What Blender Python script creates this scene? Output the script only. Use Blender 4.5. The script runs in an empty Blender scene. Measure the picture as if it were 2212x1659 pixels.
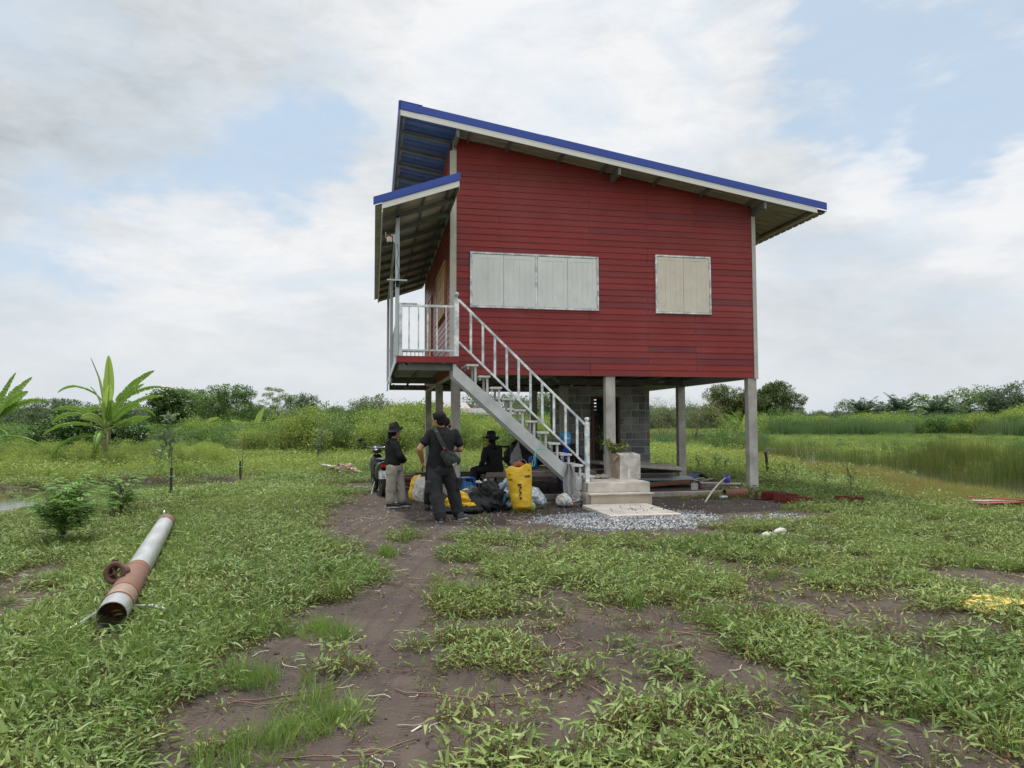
import bpy, bmesh, math, random
import numpy as np
from mathutils import Vector, Matrix, Euler
PI = math.pi
rad = math.radians
SC = bpy.context.scene
COL = SC.collection
# ------------------------------------------------------------------ camera
cam_d = bpy.data.cameras.new('camera'); cam = bpy.data.objects.new('camera', cam_d); COL.objects.link(cam)
SC.camera = cam
cam_d.sensor_width = 36.0; cam_d.lens = 36.0 * 2845.7 / 4096.0
cam_d.clip_start = 0.05; cam_d.clip_end = 6000
CAM = Vector((-1.4986, -13.9978, 1.4986))
_y, _p, _r = rad(11.021), rad(3.174), rad(0.142)
_F = Vector((math.sin(_y)*math.cos(_p), math.cos(_y)*math.cos(_p), math.sin(_p)))
_R = Vector((math.cos(_y), -math.sin(_y), 0)); _U = _R.cross(_F)
_R2 = math.cos(_r)*_R - math.sin(_r)*_U; _U2 = math.sin(_r)*_R + math.cos(_r)*_U
cam.matrix_world = Matrix(((_R2.x, _U2.x, -_F.x, CAM.x), (_R2.y, _U2.y, -_F.y, CAM.y), (_R2.z, _U2.z, -_F.z, CAM.z), (0, 0, 0, 1)))
# ------------------------------------------------------------------ sky, sun, exposure
SUNV = Vector((-0.095, 0.33, 1.0)).normalized()
W = bpy.data.worlds.new("World"); SC.world = W; W.use_nodes = True
nt = W.node_tree; nt.nodes.clear()
def N(t, **kw):
    n = nt.nodes.new(t)
    for k, v in kw.items(): setattr(n, k, v)
    return n
def L(a, b): nt.links.new(a, b)
def val(x): return x
def M(op, a, b=None, c=None, clamp=False):
    n = N('ShaderNodeMath', operation=op); n.use_clamp = clamp
    for i, x in enumerate((a, b, c)):
        if x is None: continue
        if isinstance(x, (int, float)): n.inputs[i].default_value = x
        else: L(x, n.inputs[i])
    return n.outputs[0]
out = N('ShaderNodeOutputWorld'); bg = N('ShaderNodeBackground'); bg.inputs[1].default_value = 0.10
L(bg.outputs[0], out.inputs[0])
sky = N('ShaderNodeTexSky', sky_type='NISHITA'); sky.sun_disc = False
sky.sun_elevation = math.asin(SUNV.z); sky.sun_rotation = math.atan2(SUNV.x, SUNV.y)
sky.air_density = 1.0; sky.dust_density = 1.5; sky.altitude = 0
tc = N('ShaderNodeTexCoord')
sep = N('ShaderNodeSeparateXYZ'); L(tc.outputs['Generated'], sep.inputs[0])
DZ = sep.outputs[2]
def vscale(v, s):
    n = N('ShaderNodeVectorMath', operation='MULTIPLY'); L(v, n.inputs[0]); n.inputs[1].default_value = s; return n.outputs[0]
def vadd(v, w):
    n = N('ShaderNodeVectorMath', operation='ADD'); L(v, n.inputs[0])
    if isinstance(w, tuple): n.inputs[1].default_value = w
    else: L(w, n.inputs[1])
    return n.outputs[0]
def noise(v, scale, detail=8, rough=.55, dist=0., off=(0, 0, 0)):
    n = N('ShaderNodeTexNoise'); n.noise_dimensions = '3D'
    L(vadd(v, off), n.inputs['Vector']); n.inputs['Scale'].default_value = scale; n.inputs['Detail'].default_value = detail
    n.inputs['Roughness'].default_value = rough; n.inputs['Distortion'].default_value = dist
    return n
DIR = tc.outputs['Generated']
sq = vscale(DIR, (1, 1, 2.6))
warp = noise(sq, 3.0, 4, .6, 0, (3.1, 1.7, 5))
wv = N('ShaderNodeVectorMath', operation='SUBTRACT'); L(warp.outputs['Color'], wv.inputs[0]); wv.inputs[1].default_value = (.5, .5, .5)
wv2 = vscale(wv.outputs[0], (.22, .22, .22))
wdir = vadd(DIR, wv2)
def srdir(px, py):   # a direction in the sky, as right / up / forward tangents about the house view
    x = (px - 1106) / 1536.8; y = (829.5 - py) / 1536.8
    return (_F + _R2 * x + _U2 * y).normalized()
def blob(px, py, r, soft, v=None):
    d = srdir(px, py)
    n = N('ShaderNodeVectorMath', operation='DISTANCE'); L(v or wdir, n.inputs[0]); n.inputs[1].default_value = d
    m = N('ShaderNodeMapRange'); m.interpolation_type = 'SMOOTHSTEP'; L(n.outputs[1], m.inputs[0])
    m.inputs[1].default_value = r; m.inputs[2].default_value = max(0.0, r - soft); m.inputs[3].default_value = 0; m.inputs[4].default_value = 1
    return m.outputs[0]
def add(*xs):
    a = xs[0]
    for b in xs[1:]: a = M('ADD', a, b)
    return a
# where the blue shows between the clouds
blue = add(M('MULTIPLY', blob(560, 300, .165, .15), .95), M('MULTIPLY', blob(700, 330, .10, .09), .6), M('MULTIPLY', blob(640, 420, .10, .10), .6), M('MULTIPLY', blob(450, 400, .10, .1), .3),
           M('MULTIPLY', blob(1780, 200, .12, .10), 1.0), M('MULTIPLY', blob(1930, 180, .12, .10), .75), M('MULTIPLY', blob(2110, 250, .085, .035), 1.3),
           M('MULTIPLY', blob(2190, 60, .26, .24), .8), M('MULTIPLY', blob(1650, 240, .07, .06), .5), M('MULTIPLY', blob(100, 560, .14, .12), .5), M('MULTIPLY', blob(200, 440, .13, .12), .35))
n1 = noise(sq, 2.6, 12, .62, .25, (0.3, 7.0, 2.0)).outputs[0]
n2 = noise(sq, 9.0, 8, .62, .3, (5.0, 1.0, 9.0)).outputs[0]
nn = add(M('MULTIPLY', M('SUBTRACT', n1, .5), 2.2), M('MULTIPLY', M('SUBTRACT', n2, .5), 1.9))
bl = M('ADD', blue, M('MULTIPLY', nn, -1.3))
# only let noise act where there is some blue
mr = N('ShaderNodeMapRange'); mr.interpolation_type = 'SMOOTHSTEP'; L(bl, mr.inputs[0]); mr.inputs[1].default_value = .16; mr.inputs[2].default_value = 1.25; mr.inputs[3].default_value = 0; mr.inputs[4].default_value = .85
bfac = M('MULTIPLY', mr.outputs[0], M('MULTIPLY', blue, 3.0, clamp=True), clamp=True)
# cloud brightness
n3 = noise(sq, 1.9, 10, .55, .35, (9.0, 2.0, 4.0)).outputs[0]
n4 = noise(sq, 5.5, 10, .6, .4, (1.0, 12.0, 4.0)).outputs[0]
cb = add(M('MULTIPLY', M('SUBTRACT', n3, .5), 3.2), M('MULTIPLY', M('SUBTRACT', n4, .5), 2.6))
dark = add(M('MULTIPLY', blob(-60, 240, .32, .31), -1.1), M('MULTIPLY', blob(-100, 60, .30, .3), -.5), M('MULTIPLY', blob(560, 130, .36, .34), -.55), M('MULTIPLY', blob(1860, 590, .26, .24), -1.1), M('MULTIPLY', blob(1300, 150, .12, .12), -.6))
brite = add(M('MULTIPLY', blob(2100, 340, .15, .10), 1.6), M('MULTIPLY', blob(1880, 330, .12, .1), 1.1), M('MULTIPLY', blob(1250, 60, .3, .28), 1.2), M('MULTIPLY', blob(330, 600, .2, .16), 1.0), M('MULTIPLY', blob(720, 560, .18, .16), .7))
n6 = noise(sq, 14, 8, .62, .5, (2.0, 3.0, 8.0)).outputs[0]
bright = add(M('MULTIPLY', cb, .92), M('MULTIPLY', M('SUBTRACT', n6, .5), 2.2), dark, brite, 6.35)
bright = M('MINIMUM', M('MAXIMUM', bright, 3.2), 7.1)
# clouds behind us are the same overcast
ramp = N('ShaderNodeMapRange'); L(bright, ramp.inputs[0]); ramp.inputs[1].default_value = 3.0; ramp.inputs[2].default_value = 7.0; ramp.inputs[3].default_value = 0; ramp.inputs[4].default_value = 1
tint = N('ShaderNodeMix', data_type='RGBA'); L(ramp.outputs[0], tint.inputs['Factor']); tint.inputs['A'].default_value = (.87, 1.0, 1.09, 1); tint.inputs['B'].default_value = (1.0, 1.005, 1.02, 1)
cc = N('ShaderNodeVectorMath', operation='SCALE'); L(tint.outputs['Result'], cc.inputs[0]); L(bright, cc.inputs['Scale'])
n5 = noise(sq, 3.2, 9, .62, .6, (4.0, 9.0, 1.0)).outputs[0]
thin = N('ShaderNodeMapRange'); L(n5, thin.inputs[0]); thin.inputs[1].default_value = .48; thin.inputs[2].default_value = .66; thin.inputs[3].default_value = 0; thin.inputs[4].default_value = .55
cthin = N('ShaderNodeMix', data_type='RGBA'); L(thin.outputs[0], cthin.inputs['Factor']); L(cc.outputs[0], cthin.inputs['A']); cthin.inputs['B'].default_value = (4.85, 5.8, 6.8, 1)
# thin veil over the blue
veil = N('ShaderNodeMix', data_type='RGBA'); veil.inputs['Factor'].default_value = .70; L(vscale(sky.outputs[0], (1.0, 1.0, 1.0)), veil.inputs['A']); veil.inputs['B'].default_value = (4.6, 5.8, 7.0, 1)
mx = N('ShaderNodeMix', data_type='RGBA'); L(bfac, mx.inputs['Factor']); L(cthin.outputs['Result'], mx.inputs['A']); L(veil.outputs['Result'], mx.inputs['B'])
# haze near the horizon
hz = N('ShaderNodeMapRange'); hz.interpolation_type = 'SMOOTHSTEP'; L(DZ, hz.inputs[0]); hz.inputs[1].default_value = .24; hz.inputs[2].default_value = -.02; hz.inputs[3].default_value = 0; hz.inputs[4].default_value = .75
hm = N('ShaderNodeMix', data_type='RGBA'); L(hz.outputs[0], hm.inputs['Factor']); L(mx.outputs['Result'], hm.inputs['A']); hm.inputs['B'].default_value = (5.35, 5.75, 6.05, 1)
# unseen sky overhead is brightened with height, added as extra fill light
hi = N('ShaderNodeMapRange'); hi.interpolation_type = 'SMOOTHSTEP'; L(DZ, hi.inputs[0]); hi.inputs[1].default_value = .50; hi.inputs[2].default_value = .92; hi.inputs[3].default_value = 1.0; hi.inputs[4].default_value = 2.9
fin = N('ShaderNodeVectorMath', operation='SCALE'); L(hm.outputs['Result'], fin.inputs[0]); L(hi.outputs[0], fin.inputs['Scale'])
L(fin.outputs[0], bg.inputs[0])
sd = bpy.data.lights.new('sun', 'SUN'); so = bpy.data.objects.new('sun', sd); COL.objects.link(so)
sd.energy = 3.3; sd.angle = rad(1.6); sd.color = (1.0, .955, .87)
so.rotation_euler = (-SUNV).to_track_quat('-Z', 'Y').to_euler()
so.location = (0, 0, 30)
SC.view_settings.view_transform = 'Standard'; SC.view_settings.look = 'None'; SC.view_settings.gamma = 1; SC.view_settings.exposure = 0.36
SC.view_settings.use_curve_mapping = False
SC.render.engine = 'CYCLES'
SC.cycles.max_bounces = 6; SC.cycles.diffuse_bounces = 3; SC.cycles.glossy_bounces = 3; SC.cycles.transmission_bounces = 4; SC.cycles.transparent_max_bounces = 8
SC.cycles.use_denoising = True
# ------------------------------------------------------------------ helpers
class MB:
    def __init__(s): s.v = []; s.f = []
    def quad(s, *p):
        n = len(s.v); s.v += [tuple(q) for q in p]; s.f.append(tuple(range(n, n + len(p)))); return s
    def box(s, x0, x1, y0, y1, z0, z1):
        n = len(s.v)
        s.v += [(x0, y0, z0), (x1, y0, z0), (x1, y1, z0), (x0, y1, z0), (x0, y0, z1), (x1, y0, z1), (x1, y1, z1), (x0, y1, z1)]
        s.f += [tuple(n + i for i in q) for q in ((0, 3, 2, 1), (4, 5, 6, 7), (0, 1, 5, 4), (1, 2, 6, 5), (2, 3, 7, 6), (3, 0, 4, 7))]
        return s
    def bar(s, a, b, w, h, up=(0, 0, 1)):          # a rectangular bar from a to b, w wide, h high
        a = Vector(a); b = Vector(b); d = (b - a).normalized(); u = Vector(up)
        r = d.cross(u)
        if r.length < 1e-4: r = d.cross(Vector((0, 1, 0)))
        r.normalize(); u = r.cross(d).normalized()
        n = len(s.v)
        for c in (a, b):
            for i, j in ((-1, -1), (1, -1), (1, 1), (-1, 1)): s.v.append(tuple(c + r * (i * w / 2) + u * (j * h / 2)))
        s.f += [tuple(n + i for i in q) for q in ((0, 3, 2, 1), (4, 5, 6, 7), (0, 1, 5, 4), (1, 2, 6, 5), (2, 3, 7, 6), (3, 0, 4, 7))]
        return s
    def loft(s, rings, cap=True):
        n = len(s.v); k = len(rings[0])
        for r in rings: s.v += [tuple(p) for p in r]
        for i in range(len(rings) - 1):
            for j in range(k):
                a = n + i * k + j; b = n + i * k + (j + 1) % k
                s.f.append((a, b, b + k, a + k))
        if cap:
            s.f.append(tuple(n + j for j in reversed(range(k)))); s.f.append(tuple(n + (len(rings) - 1) * k + j for j in range(k)))
        return s
    def tube(s, pts, r, k=8, cap=True, flat=1.0):
        pts = [Vector(p) for p in pts]; rs = r if isinstance(r, (list, tuple)) else [r] * len(pts)
        rings = []; ref = None
        for i, p in enumerate(pts):
            d = (pts[min(i + 1, len(pts) - 1)] - pts[max(i - 1, 0)])
            d = d.normalized() if d.length > 1e-9 else Vector((0, 0, 1))
            if ref is None:
                ref = d.cross(Vector((0, 0, 1)))
                if ref.length < .05: ref = d.cross(Vector((0, 1, 0)))
                ref.normalize()
            ref = (ref - d * ref.dot(d)).normalized(); o = d.cross(ref)
            rings.append([p + (ref * math.cos(t) + o * (math.sin(t) * flat)) * rs[i] for t in (2 * PI * j / k for j in range(k))])
        return s.loft(rings, cap)
    def lathe(s, prof, c=(0, 0, 0), k=16, axis='z', cap=True):
        rings = []
        for r, z in prof:
            ring = []
            for j in range(k):
                t = 2 * PI * j / k; p = (r * math.cos(t), r * math.sin(t), z)
                if axis == 'y': p = (p[0], z, p[1])
                if axis == 'x': p = (z, p[0], p[1])
                ring.append((c[0] + p[0], c[1] + p[1], c[2] + p[2]))
            rings.append(ring)
        return s.loft(rings, cap)
    def ell(s, c, r, k=12, m=8, rot=None):
        rings = []
        for i in range(1, m):
            t = PI * i / m
            rings.append([(r[0] * math.sin(t) * math.cos(2 * PI * j / k), r[1] * math.sin(t) * math.sin(2 * PI * j / k), -r[2] * math.cos(t)) for j in range(k)])
        R = rot or Matrix.Identity(3)
        rings = [[tuple(R @ Vector(p) + Vector(c)) for p in g] for g in rings]
        n = len(s.v); s.loft(rings, False)
        a = len(s.v); s.v += [tuple(R @ Vector((0, 0, -r[2])) + Vector(c)), tuple(R @ Vector((0, 0, r[2])) + Vector(c))]
        for j in range(k):
            s.f.append((a, n + (j + 1) % k, n + j)); s.f.append((a + 1, n + (m - 2) * k + j, n + (m - 2) * k + (j + 1) % k))
        return s
    def xf(s, mat, start=0):
        for i in range(start, len(s.v)): s.v[i] = tuple(mat @ Vector(s.v[i]))
        return s
    def mesh(s, name, smooth=False):
        me = bpy.data.meshes.new(name); me.from_pydata(s.v, [], s.f); me.update()
        if smooth: me.shade_smooth()
        return me
    def build(s, name, mt, parent=None, smooth=False, bevel=0, seg=2, fix=False):
        me = s.mesh(name, smooth)
        if fix or True:
            bm = bmesh.new(); bm.from_mesh(me); bmesh.ops.recalc_face_normals(bm, faces=bm.faces) if fix else None; bm.to_mesh(me); bm.free()
        o = bpy.data.objects.new(name, me); COL.objects.link(o)
        if mt: me.materials.append(mt)
        if parent: o.parent = parent; o.matrix_parent_inverse = parent.matrix_world.inverted() if False else Matrix.Identity(4)
        if bevel:
            m = o.modifiers.new('bevel', 'BEVEL'); m.width = bevel; m.segments = seg; m.limit_method = 'ANGLE'; m.angle_limit = rad(40)
        if smooth == 'auto':
            pass
        return o
def empty(name, loc=(0, 0, 0), rz=0):
    o = bpy.data.objects.new(name, None); COL.objects.link(o); o.location = loc; o.rotation_euler = (0, 0, rz); o.empty_display_size = .2
    return o
def tag(o, label=None, cat=None, group=None, kind=None):
    if label: o['label'] = label
    if cat: o['category'] = cat
    if group: o['group'] = group
    if kind: o['kind'] = kind
    return o
def copy_tree(o, parent=None):
    c = o.copy(); COL.objects.link(c)
    if parent: c.parent = parent
    for ch in list(o.children): copy_tree(ch, c)
    return c
# ------------------------------------------------------------------ materials
def mat(name, col, rough=.6, metal=0., var=.12, vscale_=6., bump=.0, bscale=40., col2=None, spec=.4, stretch=(1, 1, 1), trans=0., coat=0., mid=None, sharp=None, obj=True, detail=6, alpha=1.):
    m = bpy.data.materials.new(name); m.use_nodes = True; t = m.node_tree; t.nodes.clear()
    o = t.nodes.new('ShaderNodeOutputMaterial'); b = t.nodes.new('ShaderNodeBsdfPrincipled')
    c = t.nodes.new('ShaderNodeTexCoord'); mp = t.nodes.new('ShaderNodeMapping'); mp.inputs['Scale'].default_value = stretch
    t.links.new(c.outputs['Object'], mp.inputs[0])
    n = t.nodes.new('ShaderNodeTexNoise'); n.inputs['Scale'].default_value = vscale_; n.inputs['Detail'].default_value = detail; n.inputs['Roughness'].default_value = .6
    t.links.new(mp.outputs[0], n.inputs['Vector'])
    r = t.nodes.new('ShaderNodeMapRange'); t.links.new(n.outputs[0], r.inputs[0])
    r.inputs[1].default_value = .3 if sharp is None else .5 - sharp; r.inputs[2].default_value = .7 if sharp is None else .5 + sharp
    x = t.nodes.new('ShaderNodeMix'); x.data_type = 'RGBA'; t.links.new(r.outputs[0], x.inputs['Factor'])
    c1 = tuple(min(1, v * (1 + var)) for v in col[:3]) + (1,)
    c2 = tuple(v * (1 - var) for v in (col2 or col)[:3]) + (1,)
    x.inputs['A'].default_value = c1; x.inputs['B'].default_value = c2
    t.links.new(x.outputs['Result'], b.inputs['Base Color'])
    b.inputs['Roughness'].default_value = rough; b.inputs['Metallic'].default_value = metal; b.inputs['Specular IOR Level'].default_value = spec
    if coat: b.inputs['Coat Weight'].default_value = coat
    if alpha < 1: b.inputs['Alpha'].default_value = alpha
    if bump:
        n2 = t.nodes.new('ShaderNodeTexNoise'); n2.inputs['Scale'].default_value = bscale; n2.inputs['Detail'].default_value = 8
        t.links.new(mp.outputs[0], n2.inputs['Vector'])
        bp = t.nodes.new('ShaderNodeBump'); bp.inputs['Strength'].default_value = bump; bp.inputs['Distance'].default_value = .02
        t.links.new(n2.outputs[0], bp.inputs['Height']); t.links.new(bp.outputs[0], b.inputs['Normal'])
    if trans:
        tr = t.nodes.new('ShaderNodeBsdfTranslucent'); t.links.new(x.outputs['Result'], tr.inputs[0]); ms = t.nodes.new('ShaderNodeMixShader'); ms.inputs[0].default_value = trans
        t.links.new(b.outputs[0], ms.inputs[1]); t.links.new(tr.outputs[0], ms.inputs[2]); t.links.new(ms.outputs[0], o.inputs[0])
    else: t.links.new(b.outputs[0], o.inputs[0])
    return m
def leafmat(name, c1, c2, rough=.45, trans=.3, c3=None, p3=.06, spec=.28, nscale=3.0):
    """leaf colour varied from leaf to leaf (by mesh island) and from plant to plant (by instance)"""
    m = bpy.data.materials.new(name); m.use_nodes = True; t = m.node_tree; t.nodes.clear()
    o = t.nodes.new('ShaderNodeOutputMaterial'); b = t.nodes.new('ShaderNodeBsdfPrincipled')
    g = t.nodes.new('ShaderNodeNewGeometry'); oi = t.nodes.new('ShaderNodeObjectInfo')
    n = t.nodes.new('ShaderNodeTexNoise'); n.inputs['Scale'].default_value = nscale * .1; n.inputs['Detail'].default_value = 3; t.links.new(g.outputs['Position'], n.inputs['Vector'])
    a = t.nodes.new('ShaderNodeMath'); a.operation = 'ADD'; t.links.new(g.outputs['Random Per Island'], a.inputs[0]); t.links.new(oi.outputs['Random'], a.inputs[1])
    a1 = t.nodes.new('ShaderNodeMath'); a1.operation = 'MULTIPLY_ADD'; t.links.new(n.outputs[0], a1.inputs[0]); a1.inputs[1].default_value = 2.4; t.links.new(a.outputs[0], a1.inputs[2])
    a2 = t.nodes.new('ShaderNodeMapRange'); t.links.new(a1.outputs[0], a2.inputs[0]); a2.inputs[1].default_value = 1.3; a2.inputs[2].default_value = 3.1
    x = t.nodes.new('ShaderNodeMix'); x.data_type = 'RGBA'; t.links.new(a2.outputs[0], x.inputs['Factor']); x.inputs['A'].default_value = c1 + (1,); x.inputs['B'].default_value = c2 + (1,)
    res = x.outputs['Result']
    if c3:
        gt = t.nodes.new('ShaderNodeMath'); gt.operation = 'LESS_THAN'; t.links.new(g.outputs['Random Per Island'], gt.inputs[0]); gt.inputs[1].default_value = p3
        y = t.nodes.new('ShaderNodeMix'); y.data_type = 'RGBA'; t.links.new(gt.outputs[0], y.inputs['Factor']); t.links.new(res, y.inputs['A']); y.inputs['B'].default_value = c3 + (1,); res = y.outputs['Result']
    t.links.new(res, b.inputs['Base Color']); b.inputs['Roughness'].default_value = rough; b.inputs['Specular IOR Level'].default_value = spec
    tr = t.nodes.new('ShaderNodeBsdfTranslucent'); t.links.new(res, tr.inputs[0]); ms = t.nodes.new('ShaderNodeMixShader'); ms.inputs[0].default_value = trans
    t.links.new(b.outputs[0], ms.inputs[1]); t.links.new(tr.outputs[0], ms.inputs[2]); t.links.new(ms.outputs[0], o.inputs[0])
    return m
# ---- value noise for the layout
def vnoise(x, y, seed=0):
    x = np.asarray(x, float); y = np.asarray(y, float)
    xi = np.floor(x).astype(np.int64); yi = np.floor(y).astype(np.int64); fx = x - xi; fy = y - yi
    fx = fx * fx * (3 - 2 * fx); fy = fy * fy * (3 - 2 * fy)
    def h(a, b):
        n = (a * 374761393 + b * 668265263 + seed * 974711) & 0x7fffffff
        n = ((n ^ (n >> 13)) * 1274126177) & 0x7fffffff
        return ((n ^ (n >> 16)) & 0xffff) / 65535.0
    return (h(xi, yi) * (1 - fx) + h(xi + 1, yi) * fx) * (1 - fy) + (h(xi, yi + 1) * (1 - fx) + h(xi + 1, yi + 1) * fx) * fy
def fbm(x, y, seed=0, oct=4):
    s = 0; a = .5; t = 0
    for i in range(oct): s = s + a * vnoise(x * 2 ** i, y * 2 ** i, seed + i * 17); t += a; a *= .5
    return s / t
# ------------------------------------------------------------------ shared materials
def board_mat(name, c1, c2, c3, rough=.55, grain=(1.2, 60, 60)):
    m = bpy.data.materials.new(name); m.use_nodes = True; t = m.node_tree; b = t.nodes['Principled BSDF']
    g = t.nodes.new('ShaderNodeNewGeometry'); r = t.nodes.new('ShaderNodeValToRGB'); t.links.new(g.outputs['Random Per Island'], r.inputs[0])
    e = r.color_ramp.elements; e[0].color = c1 + (1,); e[1].color = c3 + (1,); k = e.new(.5); k.color = c2 + (1,)
    c = t.nodes.new('ShaderNodeTexCoord'); mp = t.nodes.new('ShaderNodeMapping'); mp.inputs['Scale'].default_value = grain; t.links.new(c.outputs['Object'], mp.inputs[0])
    n = t.nodes.new('ShaderNodeTexNoise'); n.inputs['Scale'].default_value = 1.0; n.inputs['Detail'].default_value = 6; n.inputs['Distortion'].default_value = 1.2; t.links.new(mp.outputs[0], n.inputs['Vector'])
    mr = t.nodes.new('ShaderNodeMapRange'); t.links.new(n.outputs[0], mr.inputs[0]); mr.inputs[1].default_value = .3; mr.inputs[2].default_value = .7; mr.inputs[3].default_value = .82; mr.inputs[4].default_value = 1.12
    # faded, chalky streaks
    n2 = t.nodes.new('ShaderNodeTexNoise'); n2.inputs['Scale'].default_value = .9; n2.inputs['Detail'].default_value = 7; t.links.new(c.outputs['Object'], n2.inputs['Vector'])
    v = t.nodes.new('ShaderNodeVectorMath'); v.operation = 'SCALE'; t.links.new(r.outputs[0], v.inputs[0]); t.links.new(mr.outputs[0], v.inputs['Scale'])
    mx = t.nodes.new('ShaderNodeMix'); mx.data_type = 'RGBA'; mr2 = t.nodes.new('ShaderNodeMapRange'); t.links.new(n2.outputs[0], mr2.inputs[0]); mr2.inputs[1].default_value = .45; mr2.inputs[2].default_value = .8; mr2.inputs[4].default_value = .22
    t.links.new(mr2.outputs[0], mx.inputs['Factor']); t.links.new(v.outputs[0], mx.inputs['A']); mx.inputs['B'].default_value = (.34, .13, .13, 1)
    t.links.new(mx.outputs['Result'], b.inputs['Base Color']); b.inputs['Roughness'].default_value = rough; b.inputs['Specular IOR Level'].default_value = .35
    bp = t.nodes.new('ShaderNodeBump'); bp.inputs['Strength'].default_value = .35; bp.inputs['Distance'].default_value = .006; t.links.new(n.outputs[0], bp.inputs['Height']); t.links.new(bp.outputs[0], b.inputs['Normal'])
    return m
RED_A, RED_B, RED_C = (.225, .027, .028), (.275, .030, .027), (.165, .027, .034)
m_siding = board_mat('red_siding', RED_A, RED_B, RED_C)
m_siding_y = board_mat('red_siding_side', RED_A, RED_B, RED_C, .38, (60, 1.2, 60))
m_conc = mat('concrete', (.47, .45, .41), .9, var=.12, vscale_=3, bump=.25, bscale=60, col2=(.34, .32, .29))
m_conc_d = mat('concrete_worn', (.34, .31, .27), .92, var=.14, vscale_=4, bump=.5, bscale=30, col2=(.27, .24, .21))
m_trim = mat('trim_paint', (.52, .50, .45), .6, var=.07, vscale_=2.5, col2=(.46, .44, .40), bump=.08, bscale=50)
m_fascia = mat('fascia_paint', (.74, .73, .69), .55, var=.04, vscale_=2)
m_blue = mat('roof_blue', (.028, .070, .36), .38, var=.06, vscale_=2, spec=.5)
m_blue_under = mat('roof_blue_underside', (.045, .11, .36), .5, var=.15, vscale_=3, col2=(.03, .08, .27))
m_ply = mat('roof_underside', (.33, .33, .28), .6, var=.15, vscale_=2, stretch=(1, 6, 1), col2=(.24, .24, .20))
m_steel_d = mat('primer_steel', (.085, .095, .10), .55, var=.2, vscale_=4, col2=(.20, .21, .19), sharp=.12)
m_steel = mat('galvanized_steel', (.42, .47, .50), .38, metal=.35, var=.1, vscale_=5, bump=.05, col2=(.50, .54, .56))
m_silver = mat('silver_paint', (.84, .86, .86), .45, metal=.05, var=.07, vscale_=7, col2=(.42, .46, .48), sharp=.14, bump=.05)
m_stair = mat('stair_paint', (.64, .66, .655), .45, metal=.15, var=.1, vscale_=2.2, col2=(.38, .39, .38), sharp=.3, bump=.05)
m_tread = mat('tread_board', (.66, .65, .62), .7, var=.1, vscale_=6, col2=(.46, .44, .41), bump=.1)
m_shut1 = mat('shutter_paint', (.78, .79, .77), .7, var=.03, vscale_=2.2, stretch=(1.6, 1.6, .9), col2=(.62, .64, .63), bump=.1, bscale=90, sharp=.3)
m_shut2 = mat('shutter_cream', (.70, .64, .54), .65, var=.04, vscale_=4, bump=.1, bscale=90, col2=(.66, .59, .50))
m_rust = mat('rusty_iron', (.17, .065, .035), .85, var=.3, vscale_=20, bump=.3)
m_wood_y = mat('varnished_wood', (.46, .25, .09), .45, var=.15, vscale_=4, stretch=(8, 8, .8), col2=(.36, .18, .06), bump=.1)
m_wood_d = mat('brown_wood', (.33, .15, .05), .45, var=.15, vscale_=4, stretch=(8, 8, .8))
m_wood_old = mat('weathered_wood', (.24, .20, .165), .85, var=.2, vscale_=5, stretch=(1, 8, 8), bump=.4, bscale=30)
m_wood_old2 = mat('weathered_wood_pale', (.38, .34, .30), .85, var=.2, vscale_=5, stretch=(1, 8, 8), bump=.3, bscale=30)
m_floor = mat('cement_board', (.40, .39, .36), .8, var=.1, vscale_=2)
m_black = mat('black_plastic', (.012, .012, .013), .45)
m_white = mat('white_plastic', (.70, .70, .68), .4, var=.03)
m_mark = mat('marker_ink', (.05, .05, .05), .8)
m_stain = mat('grout_stain', (.34, .335, .28), .9, var=.15, vscale_=6)
def text(s, size, loc, rot, mt, name='lettering', parent=None, font='Inter.woff2', depth=.001, bold=0.0, align='CENTER', sx=1.0):
    cu = bpy.data.curves.new(name, 'FONT'); cu.body = s; cu.size = size; cu.extrude = depth; cu.align_x = align; cu.align_y = 'CENTER'; cu.offset = bold
    try:
        import os
        p = os.path.join(bpy.utils.resource_path('LOCAL'), 'datafiles', 'fonts', font)
        if os.path.exists(p): cu.font = bpy.data.fonts.load(p)
    except Exception: pass
    t = bpy.data.objects.new(name, cu); COL.objects.link(t)
    bpy.context.view_layer.update()
    me = bpy.data.meshes.new_from_object(t.evaluated_get(bpy.context.evaluated_depsgraph_get()))
    bpy.data.objects.remove(t)
    o = bpy.data.objects.new(name, me); COL.objects.link(o); me.materials.clear(); me.materials.append(mt)
    o.location = loc; o.rotation_euler = rot; o.scale = (sx, 1, 1)
    if parent: o.parent = parent
    return o
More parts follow.
